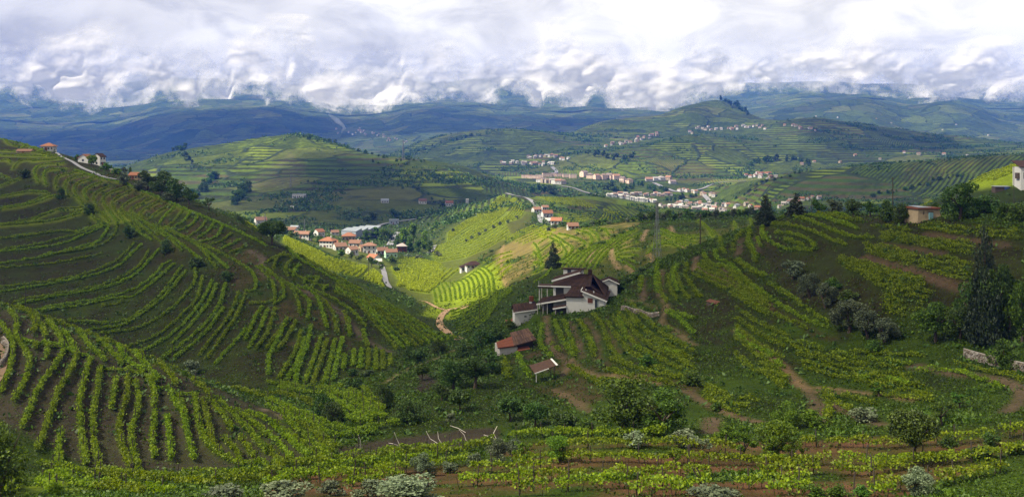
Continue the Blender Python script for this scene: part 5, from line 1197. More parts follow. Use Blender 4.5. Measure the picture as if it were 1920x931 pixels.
# village and valley trees
for i, (px, py, h, w, leaf) in enumerate([(757, 462, 36, 30, 'leaf_bright'), (775, 456, 38, 30, 'leaf_bright'), (795, 468, 36, 28, 'leaf_bright'), (768, 472, 28, 24, 'leaf_mid'), (785, 474, 24, 24, 'leaf_dark'), (806, 474, 26, 20, 'leaf_mid'), (745, 462, 20, 18, 'leaf_mid')]):
    tree('poplar_tree', 'poplar', leaf, px, py, h, w, 'tall fresh green riverside tree in the clump beside the village', 'tree', 'riverside trees by the village', ymin=600, ymax=900)
for i, (px, py, h, w, leaf) in enumerate([(690, 450, 20, 22, 'leaf_mid'), (705, 448, 24, 24, 'leaf_mid'), (720, 452, 24, 26, 'leaf_mid'), (734, 450, 18, 18, 'leaf_dark'), (585, 452, 22, 18, 'leaf_mid'), (598, 458, 16, 16, 'leaf_mid'), (545, 448, 16, 16, 'leaf_mid'), (556, 445, 12, 14, 'leaf_dark'), (620, 436, 13, 14, 'leaf_dark'), (535, 440, 18, 16, 'leaf_dark'), (482, 415, 14, 20, 'leaf_mid'), (658, 485, 14, 14, 'leaf_dark'), (676, 490, 14, 18, 'leaf_dark'), (697, 500, 20, 22, 'leaf_dark'), (640, 480, 14, 22, 'leaf_mid'), (736, 492, 13, 20, 'leaf_mid'), (744, 512, 13, 16, 'leaf_dark'), (715, 515, 16, 14, 'leaf_mid'), (765, 483, 8, 20, 'leaf_olive'), (785, 485, 8, 22, 'leaf_olive'), (820, 482, 10, 16, 'leaf_olive'), (655, 440, 10, 14, 'leaf_olive'), (740, 410, 20, 26, 'leaf_dark'), (700, 412, 16, 26, 'leaf_dark'), (688, 418, 14, 20, 'leaf_dark'), (830, 388, 10, 18, 'leaf_dark'), (1020, 420, 10, 12, 'leaf_dark'), (1040, 430, 12, 14, 'leaf_olive'), (1053, 436, 12, 12, 'leaf_dark'), (1030, 438, 10, 14, 'leaf_olive')]):
    tree('garden_tree', 'broad', leaf, px, py, h, w, 'green tree among the houses and gardens of the valley village', 'tree', 'trees round the village', ymin=560, ymax=1200)
for px, py in Q4([(30, 600), (120, 668), (152, 652), (200, 624), (245, 602), (295, 578), (335, 560), (385, 542), (445, 517)]):
    tree('olive_tree', 'bush', 'leaf_olive', px, py, 8, 9, 'small round olive in the line along the sunlit rib', 'tree', 'olives in a line on the sunlit rib', ymin=450, ymax=1200)
k = 0
for px in list(range(1100, 1425, 11)):
    tree('hedge_tree', 'broad', ('leaf_dark', 'leaf_olive', 'leaf_mid')[k % 3], px, np.interp(px, [1100, 1200, 1300, 1420], [424, 414, 411, 409]) + rng.normal(), rng.uniform(10, 19) if px > 1190 else rng.uniform(6, 11), rng.uniform(14, 22), 'dark scrubby tree in the hedge along the ridge before the town', 'tree', 'hedge trees on the ridge before the town', ymin=430, ymax=540); k += 1
for px, py, h, w in [(1160, 540, 18, 28), (1180, 530, 14, 26), (1196, 520, 12, 22), (1205, 508, 8, 24), (1150, 448, 9, 24), (1170, 440, 9, 22), (1185, 434, 8, 20), (1130, 460, 8, 18), (1090, 472, 9, 12), (1120, 462, 7, 18)]:
    tree('scrub_bush', 'bush', 'leaf_dark', px, py, h, w, 'dark scrub bush on the vineyard banks behind the white farmhouse', 'shrub', 'scrub bushes behind the farmhouse', ymin=215, ymax=520)
# trees on the middle hill and the hills beyond
far_lines = [ # (points, count, height, label, group)
 ([(330, 395), (360, 372), (385, 350), (405, 335)], 16, (12, 20), 'bluish green tree in the wooded gully of the middle hill', 'trees in the gully of the middle hill', 1000, 2400),
 ([(440, 385), (455, 372), (465, 360)], 7, (16, 26), 'dark bluish tree in the clump on the near flank of the middle hill', 'tree clump on the middle hill', 1000, 2000),
 ([(325, 285), (345, 278), (345, 292), (360, 305)], 9, (8, 14), 'blue-green tree on the left top of the middle hill', 'trees on the left top of the middle hill', 1500, 2600),
 ([(560, 256), (600, 262), (650, 275), (700, 290), (740, 300), (800, 303)], 22, (5, 9), 'tiny dark tree along the crest of the middle hill', 'trees on the crest of the middle hill', 1500, 2400),
 ([(700, 305), (760, 345), (800, 365), (850, 385)], 18, (4, 7), 'tiny dark tree in the line down the right face of the middle hill', 'tree line on the face of the middle hill', 1000, 2300),
 ([(560, 345), (620, 345), (700, 348), (760, 352)], 16, (4, 6), 'tiny tree along the field path across the middle hill', 'path trees on the middle hill', 1000, 2300),
 ([(1005, 362), (1020, 360), (1040, 361)], 7, (12, 17), 'dense dark tree in the black clump before the town', 'dark clump before the town', 1300, 2000),
 ([(1120, 352), (1160, 358), (1200, 352), (1250, 358)], 18, (8, 14), 'green tree in the gardens above the town terraces', 'garden trees above the town', 1500, 2500),
 ([(1250, 378), (1280, 372), (1300, 368)], 8, (8, 13), 'dark tree between the terraces and the town centre', 'trees in the town centre', 1400, 2200),
 ([(1105, 290), (1130, 293), (1160, 297), (1190, 296)], 12, (8, 13), 'dark tree in the copse below the upper village', 'copse below the upper village', 2200, 3200),
 ([(1410, 310), (1450, 302), (1490, 300), (1520, 312)], 16, (7, 13), 'dark tree in the wood on the hills right of the town', 'wood on the hills right of the town', 2000, 3000),
 ([(1352, 186), (1372, 194), (1390, 204), (1402, 212)], 14, (6, 11), 'dark tree along the right shoulder of the round hilltop', 'trees on the round hilltop', 3500, 4600),
 ([(1640, 366), (1720, 350), (1760, 338), (1800, 330)], 16, (5, 10), 'small bush along the field edge on the long right slope', 'field edge bushes on the long slope', 480, 1900),
 ([(1380, 372), (1420, 350), (1450, 338), (1500, 325)], 12, (5, 8), 'small tree on the field edge right of the town', 'field edge trees right of the town', 1200, 2200),
 ([(1600, 308), (1700, 304), (1800, 298), (1900, 292)], 18, (4, 6), 'tiny tree on the top line of the long right slope', 'trees on the top of the long slope', 1300, 1900),
 ([(740, 292), (790, 280), (850, 262), (900, 252)], 12, (4, 7), 'tiny dark tree on the terraced hill behind the middle hill', 'trees on the terraced hill', 2400, 3600)]
for pts, n, (h0, h1), lab, grp, y0, y1 in far_lines:
    S = resample(pts, n)
    for px, py in S:
        h = rng.uniform(h0, h1)
        tree('far_tree', ('broad', 'bush', 'poplar')[int(rng.integers(0, 3))] if h0 > 5 else 'bush', ('leaf_dark', 'leaf_mid', 'leaf_dark')[int(rng.integers(0, 3))], px + rng.normal(0, 2.5), py + rng.normal(0, 2.0), h, h * rng.uniform(.8, 1.3), lab, 'tree', grp, y0, y1)
# big-leaved shrub in the lower left corner
tree('laurel_shrub', 'bush', 'leaf_laurel', 0, 915, 165, 120, 'glossy large-leaved shrub in the lower left corner', 'shrub', ymin=20, ymax=70)

# ------------------------------------------------------------------ rough growth nobody could count
def scatter(n, ymin, ymax, want, size, up, mat, name, label=None, lift=.12, clump=1):
    j0, j1 = int(np.searchsorted(LY, math.log(ymin))), int(np.searchsorted(LY, math.log(ymax)))
    w = want[:, j0:j1] * VIS[:, j0:j1] * YY[:, j0:j1] ** 1.0
    w = w.ravel(); c = np.cumsum(w); k = np.searchsorted(c, rng.random(n) * c[-1])
    i, j = np.unravel_index(k, (NC, j1 - j0)); j = j + j0
    i = np.clip(i, 0, NC - 2); j = np.clip(j, 0, NR - 2)
    f, g = rng.random(n), rng.random(n)
    bil = lambda A: (A[i, j] * (1 - f) + A[i + 1, j] * f) * (1 - g) + (A[i, j + 1] * (1 - f) + A[i + 1, j + 1] * f) * g
    P = np.stack([bil(XX), bil(YY), bil(ZW)], 1)
    s = size(P[:, 1]) if callable(size) else np.full(n, size)
    if clump > 1:
        P = np.repeat(P, clump, 0); s = np.repeat(s, clump)
        P = P + rng.normal(size=P.shape) * (s * .8)[:, None] * [1, 1, .45]; P[:, 2] += s * .5
    P[:, 2] += s * lift
    V, Q_ = leaf_quads(P, s, rng, up, 1.6)
    o = obj(name, mesh_np(name, V, Q_, M[mat])); tag(o, label, None, None, 'stuff')
green = np.clip((GC[:, :, 1] - GC[:, :, 0] * .85) * 40, 0.0, 1) * np.clip(.55 + 1.2 * n_a, 0, 1)
scatter(150000, 55, 270, green, lambda y: .09 + y * .0011, 1.2, 'grass', 'grass')
scatter(9000, 55, 240, green * np.clip(n_b * 2, 0, 1), lambda y: .14 + y * .0012, .6, 'leaf_mid', 'weeds', lift=.2, clump=4)
scatter(22000, 60, 420, np.clip(.25 + n_b, 0, 1), lambda y: .10 + y * .0007, .9, 'grass', 'dry_grass', lift=.2, clump=3)
scr = np.clip(2.6 * fbm(XX / 90, YY / 90, 4, 301) - .35, 0, 1)
scatter(9000, 900, 3600, scr, lambda y: 1.2 + y * .0007, .5, 'leaf_dark', 'shrubbery', lift=.3, clump=5)
scb = np.abs(GC - np.array(G_['scrub'], np.float32)).sum(-1) < .02
scatter(6000, 110, 1000, scb * 1.0, lambda y: .22 + y * .0012, .5, 'leaf_dark', 'undergrowth', lift=.3, clump=5)
# ------------------------------------------------------------------ roads, buildings, poles
def ribbon(name, L, width, mat, y0, y1, kind='structure', label=None):
    A = drape(L, 1.0, y0, y1)
    if A is None: return
    if len(A) > 400: A = A[::3]
    d = np.gradient(A, axis=0); d /= np.linalg.norm(d, axis=1)[:, None] + 1e-9
    nrm = np.stack([-d[:, 1], d[:, 0]], 1); V = []
    k = 5
    for a in range(k):
        s = (a / (k - 1) - .5) * width; p = A + nrm * s
        lift = 0.07 + A[:, 1] * .0006
        z = np.array([ground_z(x, y) for x, y in p]) + lift
        V.append(np.concatenate([p, z[:, None]], 1))
    V = np.stack(V, 1).reshape(-1, 3); n = len(A)
    Q_ = [(i * k + a, i * k + a + 1, (i + 1) * k + a + 1, (i + 1) * k + a) for i in range(n - 1) for a in range(k - 1)]
    return tag(obj(name, mesh_np(name, V, Q_, M[mat], True)), label, None, None, kind)
Qt = fr(1110, 320, 6.0); Qu = fr(830, 290, 6.4)
ribbon('road', Q2c([(1310, 520), (1335, 590), (1348, 680), (1400, 750)]), 3.2, 'road', 380, 720)
ribbon('road', Q2c([(1390, 320), (1420, 260), (1470, 190)]), 6.0, 'road', 640, 1100)
ribbon('road', Q2c([(1130, 205), (1200, 165), (1310, 112), (1480, 82), (1640, 60), (1780, 30)]), 5.0, 'road', 800, 1150)
ribbon('road', Q2c([(1780, 400), (1815, 370), (1840, 325)]), 4.0, 'road', 600, 1000)
ribbon('road', Q4([(370, 352), (430, 368), (500, 380), (548, 410), (578, 450), (592, 485), (600, 535), (640, 548)]), 5.5, 'road', 520, 1250)
ribbon('road', Qt([(1120, 228), (1250, 203), (1330, 165), (1400, 140), (1550, 125), (1740, 112)]), 9, 'road', 1400, 2400)
ribbon('road', Qt([(700, 140), (830, 200), (960, 240), (1080, 232)]), 12, 'road', 1400, 2400)
ribbon('road', Qt([(1260, 280), (1300, 320), (1340, 370)]), 9, 'road', 1300, 2200)
ribbon('road', Qu([(410, 198), (560, 225), (820, 268)]), 8, 'road', 1500, 2600)
ribbon('road', Qu([(1420, 378), (1560, 400), (1700, 450), (1900, 495)]), 11, 'road', 1300, 2400)
ribbon('road', Qu([(1310, 150), (1380, 215), (1230, 230)]), 9, 'road', 1600, 2600)
ribbon('path', Q1([(395, 212), (420, 238), (500, 272), (560, 312), (680, 362), (740, 387), (835, 402)]), 1.8, 'road', 330, 600)
ribbon('dirt_track', Q2([(1300, 668), (1200, 682), (1140, 722), (1128, 765), (1170, 812), (1245, 862)]), 2.5, 'dirt', 215, 420)
ribbon('dirt_track', Q2([(1010, 600), (1060, 640), (1110, 672), (1170, 690)]), 1.6, 'dirt', 215, 420)
ribbon('path', [(-20, 735), (4, 700), (9, 675), (3, 655), (-10, 640)], 0.8, 'dark_dirt', 95, 205)

def poly_prism(pts, a, b, axis):
    """closed prism: outline pts in a plane, from a to b along the axis ('y': pts are (x,z); 'x': pts are (y,z); 'z': pts are (x,y))"""
    f = {'y': lambda p, t: (p[0], t, p[1]), 'x': lambda p, t: (t, p[0], p[1]), 'z': lambda p, t: (p[0], p[1], t)}[axis]
    return [f(p, a) for p in pts], [f(p, b) for p in pts]
class MB:
    def __init__(s): s.v, s.f = [], []
    def prism(s, pts, a, b, axis):
        A, B = poly_prism(pts, a, b, axis); n = len(A); c = len(s.v); s.v += A + B
        s.f.append(tuple(c + i for i in range(n))); s.f.append(tuple(c + n + i for i in reversed(range(n))))
        for i in range(n): s.f.append((c + i, c + n + i, c + n + (i + 1) % n, c + (i + 1) % n))
        return s
    def box(s, x0, y0, z0, x1, y1, z1): return s.prism([(x0, y0), (x1, y0), (x1, y1), (x0, y1)], z0, z1, 'z')
    def slab(s, quad, t):
        """a tilted plate: four corners of its top, t thick"""
        q = [Vector(p) for p in quad]; n = (q[1] - q[0]).cross(q[3] - q[0]).normalized()
        if n.z < 0: q.reverse(); n = -n
        c = len(s.v); s.v += [tuple(p) for p in q] + [tuple(p - n * t) for p in q]
        s.f += [(c, c + 1, c + 2, c + 3), (c + 7, c + 6, c + 5, c + 4)] + [(c + i, c + 4 + i, c + 4 + (i + 1) % 4, c + (i + 1) % 4) for i in range(4)]
        return s
    def tube(s, a, b, r, k=6):
        a, b = Vector(a), Vector(b); d = (b - a).normalized(); u = d.cross(Vector((.3, .2, 1)) if abs(d.z) < .9 else Vector((1, .1, 0))).normalized(); w = d.cross(u); c = len(s.v)
        for p in (a, b):
            for i in range(k): t = 6.2832 * i / k; s.v.append(tuple(p + r * (u * math.cos(t) + w * math.sin(t))))
        for i in range(k): s.f.append((c + i, c + (i + 1) % k, c + k + (i + 1) % k, c + k + i))
        s.f += [tuple(c + i for i in reversed(range(k))), tuple(c + k + i for i in range(k))]
        return s
    def mesh(s, name, mat):
        me = bpy.data.meshes.new(name); me.from_pydata(s.v, [], s.f); bm = bmesh.new(); bm.from_mesh(me)
        bmesh.ops.recalc_face_normals(bm, faces=bm.faces); bm.to_mesh(me); bm.free(); me.materials.append(M[mat]); return me
    def build(s, name, mat, parent=None, loc=(0, 0, 0), rz=0): return obj(name, s.mesh(name, mat), parent, loc, rz)
def tile_strip(mb, p0, p1, q0, q1, wave=.28, amp=.05, rows_=1):
    """barrel-tiled roof plane between eave p0-p1 and ridge q0-q1: raised courses running up the slope"""
    p0, p1, q0, q1 = map(Vector, (p0, p1, q0, q1)); n = max(2, int((p1 - p0).length / wave))
    nor = (p1 - p0).cross(q0 - p0).normalized()
    if nor.z < 0: nor = -nor
    for i in range(n):
        for r in range(rows_):
            e0, e1 = r / rows_, (r + 1) / rows_
            a, b, m = i / n, (i + 1) / n, (i + .5) / n
            at = lambda t, e: p0.lerp(p1, t).lerp(q0.lerp(q1, t), e)
            h = nor * amp; lowr = nor * (amp * .45)
            c = len(mb.v)
            mb.v += [tuple(at(a, e0) + lowr), tuple(at(m, e0) + h + lowr), tuple(at(b, e0) + lowr), tuple(at(a, e1)), tuple(at(m, e1) + h), tuple(at(b, e1))]
            mb.f += [(c, c + 1, c + 4, c + 3), (c + 1, c + 2, c + 5, c + 4)]
    return mb
SHARED = {}
def shared(key, fn):
    if key not in SHARED: SHARED[key] = fn()
    return SHARED[key]
def unit_window():
    return MB().box(-.5, -.06, 0, .5, .04, 1).mesh('window', 'glass')
def house(name, px, py, wp, hp, dp, rz, wall, roof, label, hip=False, group=None, ymin=0, ymax=1e9, floors=1, wins=3, rise=.32, cat='house', chimney=False, parts=True, flat=False):
    """a small house: walls wp x hp on the picture, dp times as deep as wide"""
    p = cast(px, py, ymin, ymax); m = p.y / F
    w, h = wp * m, hp * m; d = w * dp; sink = 2.2 + .02 * h
    root = empty(name, (p.x, p.y + d * .35, p.z), rz); tag(root, label, cat, group)
    r = min(w, d) * rise; o = .06 * min(w, d) + .25
    key = (round(w / 1.5), round(h / .8), round(dp * 5), hip, flat, wall)
    if flat:
        MB().box(-w / 2, -d / 2, -sink, w / 2, d / 2, h).build('wall', wall, root)
        MB().box(-w / 2 - .2, -d / 2 - .2, h + .002, w / 2 + .2, d / 2 + .2, h + .35).build('roof', roof, root)
    elif hip:
        MB().box(-w / 2, -d / 2, -sink, w / 2, d / 2, h).build('wall', wall, root)
        mb = MB(); x, y = w / 2 + o, d / 2 + o; k = max(x - y, .02)
        mb.v = [(-x, -y, h), (x, -y, h), (x, y, h), (-x, y, h), (-k, 0, h + r), (k, 0, h + r), (-x, -y, h - .18), (x, -y, h - .18), (x, y, h - .18), (-x, y, h - .18)]
        mb.f = [(0, 1, 5, 4), (1, 2, 5), (2, 3, 4, 5), (3, 0, 4), (0, 6, 7, 1), (1, 7, 8, 2), (2, 8, 9, 3), (3, 9, 6, 0), (9, 8, 7, 6)]
        mb.build('roof', roof, root)
    else:
        MB().prism([(-d / 2, -sink), (d / 2, -sink), (d / 2, h), (0, h + r), (-d / 2, h)], -w / 2, w / 2, 'x').build('wall', wall, root)
        e = o; k = r / (d / 2)
        rf = MB()
        rf.prism([(-d / 2 - e, h - e * k + .02), (0, h + r + .02), (0, h + r + .26), (-d / 2 - e, h - e * k + .26)], -w / 2 - o * .5, w / 2 + o * .5, 'x')
        rf.prism([(d / 2 + e, h - e * k + .02), (d / 2 + e, h - e * k + .26), (0.001, h + r + .26), (0.001, h + r + .02)], -w / 2 - o * .5, w / 2 + o * .5, 'x')
        rf.build('roof', roof, root)
    if chimney: MB().box(w * .18, -.3, h + r * .3, w * .18 + .7, .4, h + r + .9).build('chimney', wall, root)
    if parts:
        wm = shared('window', unit_window)
        hf = h / floors
        for fl in range(floors):
            z = fl * hf + hf * (.30 if fl else .28); ww, wh = min(1.1, w / (wins * 1.9)), min(1.5, hf * .48)
            for k in range(wins):
                obj('window', wm, root, ((k + .5) / wins * w - w / 2, -d / 2, z), 0, (ww, 1, wh))
            for k in range(max(1, int(wins * dp * .8))):
                nn = max(1, int(wins * dp * .8)); y = (k + .5) / nn * d - d / 2
                obj('window', wm, root, (w / 2, y, z), math.pi / 2, (ww, 1, wh)); obj('window', wm, root, (-w / 2, y, z), -math.pi / 2, (ww, 1, wh))
        if wp > 14: MB().box(-w * .06 - .5, -d / 2 - .07, -.4, -w * .06 + .5, -d / 2 + .05, min(2.1, hf * .72)).build('door', 'shutter', root)
    return root
# ---- crest of the left hill
CR = dict(ymin=330, ymax=640)
house('villa', 88, 283, 22, 9, .9, .15, 'white', 'tile_red', 'small white villa with a pink tiled hipped roof alone on the left crest', hip=True, wins=4, **CR)
house('barn', 46, 287, 30, 3, .3, -.12, 'tan_wall', 'tile_brown', 'long low shed with a reddish roof on the terraces below the crest villa', wins=1, cat='shed', **CR)
house('cottage', 158, 305, 20, 9, 1.0, 1.45, 'white', 'tile_red', 'white gabled cottage with a red roof on the left crest', wins=2, **CR)
house('cottage', 184, 309, 15, 17, 1.0, 1.3, 'white', 'tile_dark', 'tall white house with a dark roof behind the bright green crest tree', floors=2, wins=2, **CR)
house('cottage', 251, 336, 17, 8, .8, -.1, 'tan_wall', 'tile_red', 'low house with a red roof and a shaded terrace beside the cypress', wins=3, **CR)
house('garden_house', 212, 324, 10, 6, .6, 0, 'tan_wall', 'concrete', 'little pale garden building between the crest houses', flat=True, wins=1, cat='shed', **CR)
# ---- the village in the sun
V_ = dict(ymin=560, ymax=1150)
vill = [(545, 437, 22, 7, .6, -.25, 'white', 'tile_brown', 'long low house with a pale brown roof above the lone crest tree', 0, 1, 4), (566, 447, 30, 9, .45, -.15, 'far_wall', 'tile_brown', 'long brown-roofed building at the left end of the village', 0, 1, 5), (597, 443, 16, 9, .9, .9, 'white', 'tile_red', 'white house with a steep red roof left of the orange-roofed house', 0, 1, 2),
 (614, 464, 26, 13, .8, -.25, 'white', 'tile_red', 'large house with an orange hipped roof, the biggest of the village', 1, 2, 4), (636, 470, 22, 9, .8, .5, 'white', 'tile_brown', 'white house with a faded roof touching the big orange-roofed one', 0, 1, 3), (625, 466, 14, 10, 1, .3, 'white', 'tile_red', 'narrow white house between the orange roof and the faded roof', 0, 1, 2),
 (653, 451, 24, 9, .8, .1, 'far_wall', 'tile_red', 'house with a red hipped roof in front of the saw-roofed factory', 1, 1, 4), (666, 463, 22, 8, .7, -.2, 'white', 'tile_brown', 'white house with a dusty roof in the middle of the village', 0, 1, 3), (659, 477, 18, 10, .9, .8, 'white', 'tile_brown', 'gabled white house with a dusky roof above the vine terraces', 0, 1, 2), (680, 472, 14, 9, .9, .6, 'tan_wall', 'tile_brown', 'small tan house left of the cream block', 0, 1, 2),
 (692, 475, 24, 15, .7, .1, 'far_wall', 'tile_brown', 'tall cream house with a row of dark windows and a flat hipped roof', 1, 2, 3), (716, 476, 20, 7, .8, .3, 'white', 'tile_brown', 'low brown-roofed house right of the cream house', 0, 1, 3), (732, 484, 22, 12, .7, .35, 'green_wall', 'tile_brown', 'pale green house with a brown roof at the right of the village', 0, 1, 3), (753, 472, 18, 11, .9, .15, 'brick_red', 'far_tile', 'red-brown block house under the riverside trees', 1, 2, 3),
 (700, 489, 20, 7, .8, -.6, 'white', 'tile_red', 'low house with a bright red roof by the village road', 0, 1, 2), (708, 496, 14, 7, .8, .2, 'white', 'concrete', 'small white flat house at the start of the village road', 0, 1, 2), (627, 440, 14, 5, .8, .3, 'white', 'tile_brown', 'half hidden house with a brown roof behind the orange-roofed one', 0, 1, 2), (487, 421, 20, 9, .8, .5, 'far_wall', 'tile_brown', 'dull house roof peeping over the crest left of the lone tree', 0, 1, 2),
 (552, 430, 16, 4, .6, -.3, 'white', 'shed_roof', 'white-roofed shed above the long village building', 0, 1, 2)]
M['green_wall'] = plain('pale_green_render', (0.33, 0.48, 0.36), 0.9, 0.1, 0.12, 1.0)
for px, py, w, h, d, rz, wl_, rf, lab, hip, fl, wn_ in vill:
    house('village_house', px, py, w, h, d, rz, wl_, rf, lab, hip=bool(hip), floors=fl, wins=wn_, chimney=(w > 17), **V_)
house('farmhouse', 887, 503, 28, 7, .7, .25, 'white', 'tile_dark', 'farmhouse with a dark hipped roof on the sunlit slope right of the village', hip=True, wins=4, ymin=430, ymax=640)
house('farmhouse', 873, 508, 20, 8, .8, .25, 'white', 'tile_dark', 'lower white annex of the farmhouse on the sunlit slope', hip=True, wins=3, ymin=430, ymax=640)
for px, py, w, h, rz, rf, lab in [(1006, 398, 15, 6, .4, 'tile_brown', 'ochre house where the road drops over the rib'), (1022, 394, 12, 6, .2, 'tile_brown', 'small ochre house behind the first houses of the rib road'), (1026, 407, 19, 8, .2, 'tile_red', 'white house with a red roof beside the rib road'), (1044, 421, 20, 8, -.2, 'tile_red', 'white house with a bright orange roof below the rib road'), (1074, 429, 20, 6, .1, 'tile_brown', 'house with a dull red roof at the edge of the loop terraces'), (1030, 418, 16, 5, .2, 'concrete', 'low white building on the bend of the rib road')]:
    house('roadside_house', px, py, w, h, .8, rz, 'white', rf, lab, wins=3, ymin=430, ymax=1300)
for px, py, w, h, rf, lab in [(792, 382, 14, 6, 'tile_brown', 'white house with a brown roof on the far side of the valley, left of two'), (842, 387, 14, 7, 'tile_red', 'white house with a red roof on the far side of the valley, right of two'), (876, 382, 5, 8, 'concrete', 'small white tower house on the dark slope left of the rib'), (721, 380, 14, 4, 'shed_roof', 'small white shed on the brown fields of the middle hill'), (547, 391, 6, 3, 'concrete', 'tiny white hut on the dark lower fields of the middle hill')]:
    house('valley_house', px, py, w, h, .8, .2, 'white', rf, lab, wins=3, ymin=900, ymax=1500, parts=w > 8)
hb = house('white_farm_building', 560, 371, 24, 7, .5, .05, 'white', 'shed_roof', 'long white building with dark openings alone on the brown face of the middle hill', flat=True, wins=6, ymin=1000, ymax=1700, cat='farm building')
# ---- factory with four saw-tooth bays
p = cast(640, 441, 640, 1200); m = p.y / F
root = empty('factory', p, -.50); tag(root, 'grey factory of four bays with pale stepped roofs above the village', 'factory')
W, D, H = 34 * m, 14 * m * 1.4, 8.5 * m
for k in range(4):
    y0 = k * D
    MB().box(0, y0 + .005 * k, -3, W, y0 + D - .01, H).build('wall', 'shed_wall', root)
    MB().slab([(-.4, y0 - .3, H + .25), (W + .4, y0 - .3, H + .25), (W + .4, y0 + D - .5, H + 2.6), (-.4, y0 + D - .5, H + 2.6)], .2).build('roof', 'shed_roof', root)
    MB().prism([(y0, H + .004), (y0 + D - .6, H + .004), (y0 + D - .6, H + 2.3)], .1, W - .1, 'x').build('gable', 'shed_wall', root)
    MB().box(W * .35, y0 - .06, 0, W * .6, y0 + .02, H * .55).build('door', 'dark_open', root) if k == 0 else None
house('warehouse', 738, 420, 18, 8, .7, .15, 'shed_wall', 'shed_roof', 'small grey warehouse with a pale roof beside the valley road', flat=True, wins=2, ymin=800, ymax=1150, cat='warehouse')
# ---- the town and the upper villages
def town(name, lab, grp, pts, n, w, h, y0, y1, jit=3.0, roofs=('far_tile',), wall='far_wall', parts=True, rzs=.5, flat=False, dp=.8, floors=1):
    for px, py in resample(pts, n):
        ww = rng.uniform(*w); hh = rng.uniform(*h)
        house(name, px + rng.normal(0, jit), py + rng.normal(0, jit * .5), ww, hh, dp, rng.normal(.1, rzs), wall, roofs[int(rng.integers(len(roofs)))], lab, hip=rng.random() < .3, group=grp, ymin=y0, ymax=y1, wins=2, parts=parts and ww > 7, flat=flat, floors=floors)
t5 = 'far_tile'
M['pink_wall'] = plain('pinkish_render', (0.55, 0.42, 0.34), 0.9, 0.1, 0.12, 1.0)
town('row_house', 'white-fronted house in the terrace above the yellow field of the town', 'terraced town houses', Qt([(180, 290), (290, 300), (420, 325), (560, 345), (700, 355)]), 17, (6, 9), (4, 6.5), 1300, 2300, 1.0, (t5, 'concrete'), 'white', rzs=.2, floors=2)
town('row_house', 'pastel house in the upper terrace row of the town', 'pastel terraced houses of the town', Qt([(300, 275), (450, 280), (620, 285), (800, 285), (900, 270)]), 17, (5.5, 9), (3.5, 5.5), 1300, 2300, 1.4, (t5,), 'far_wall', rzs=.1)
town('town_house', 'pale low house in the crowded town centre', 'houses of the town centre', Qt([(780, 400), (1000, 420), (1180, 430), (1400, 450), (1500, 470)]), 26, (5, 10), (3, 5), 1200, 2300, 4, (t5, 'concrete', 'far_tile'))
town('town_house', 'pale low house in the crowded town centre', 'houses of the town centre', Qt([(940, 370), (1100, 380), (1250, 380), (1450, 400), (1600, 420)]), 20, (5, 10), (3, 5), 1200, 2300, 5, (t5, 'shed_roof', 'far_tile'))
town('town_house', 'white house on the right outskirts of the town behind the conifers', 'houses behind the conifers', [(1395, 385), (1420, 392), (1450, 388), (1490, 380), (1530, 372)], 18, (5, 10), (3, 5), 900, 2300, 4, (t5, 'far_tile', 'tile_red'))
town('town_house', 'pale house at the road bend behind the town', 'houses at the upper road of the town', Qt([(980, 230), (1080, 240), (1200, 265), (1330, 285), (1380, 290)]), 9, (6, 10), (4, 6), 1400, 2400, 1.5)
town('town_block', 'pinkish apartment block on the slope above the town', 'apartment blocks above the town', Qu([(1010, 280), (1120, 285), (1250, 260), (1350, 260), (1480, 270), (1560, 275)]), 8, (13, 20), (5, 7), 1500, 2500, .8, ('concrete', t5), 'pink_wall', rzs=.08, flat=True, dp=.4, floors=2)
town('town_house', 'house in the line along the slope above the town gardens', 'houses along the slope above the town', Qu([(1170, 330), (1250, 340), (1340, 350), (1440, 350)]), 7, (9, 13), (6, 8), 1500, 2400, 1, (t5,))
town('town_house', 'house in the line along the slope above the town gardens', 'houses along the slope above the town', [(1095, 332), (1113, 335), (1130, 337), (1145, 337), (1165, 340), (1180, 345)], 8, (10, 14), (7, 9), 1500, 2500, 1, (t5,), 'pink_wall', floors=2)
town('town_house', 'house at the foot of the square fields above the town', 'houses under the square fields', [(1218, 340), (1235, 338), (1250, 337), (1262, 345)], 5, (10, 14), (4, 6), 1500, 2600, 1, (t5,))
town('village_house', 'white house of the small village right of the town', 'houses of the village right of the town', [(1402, 334), (1418, 330), (1432, 335), (1450, 332), (1415, 326)], 15, (5, 9), (3, 5), 1400, 2500, 3.5, (t5, 'tile_red'))
town('village_house', 'white house of the lower hamlet below the terraced hill', 'houses of the hamlet below the terraced hill', Qu([(740, 105), (880, 108), (1000, 112), (1120, 120), (1220, 120), (1310, 125)]), 17, (5, 9), (3, 4.5), 1900, 3200, 3.0, (t5, 'concrete'))
town('village_house', 'white house of the lower hamlet below the terraced hill', 'houses of the hamlet below the terraced hill', Qu([(1000, 40), (1080, 45), (1180, 30), (1320, 20), (1420, 60), (1500, 55)]), 12, (5, 8), (3, 4.5), 1900, 3200, 2.6, (t5, 'concrete'))
town('village_house', 'tiny white house of the upper village round the church', 'houses of the upper village by the church', [(1137, 275), (1155, 271), (1175, 268), (1190, 266), (1215, 260), (1240, 254)], 18, (3.5, 6.5), (2.6, 4), 2100, 4200, 3.6, (t5,), parts=False)
town('village_house', 'tiny white house of the village under the round hilltop', 'houses of the village under the round hilltop', [(1292, 248), (1315, 240), (1345, 243), (1375, 240), (1405, 237), (1435, 240)], 26, (3.5, 6), (2.4, 3.6), 2400, 4400, 4.2, (t5,), parts=False)
town('village_house', 'tiny white house on the brow of the dark hill', 'houses on the brow of the dark hill', [(1473, 238), (1490, 238), (1508, 241), (1528, 245)], 10, (3.5, 6), (2.4, 3.6), 2400, 4000, 2.6, (t5,), parts=False)
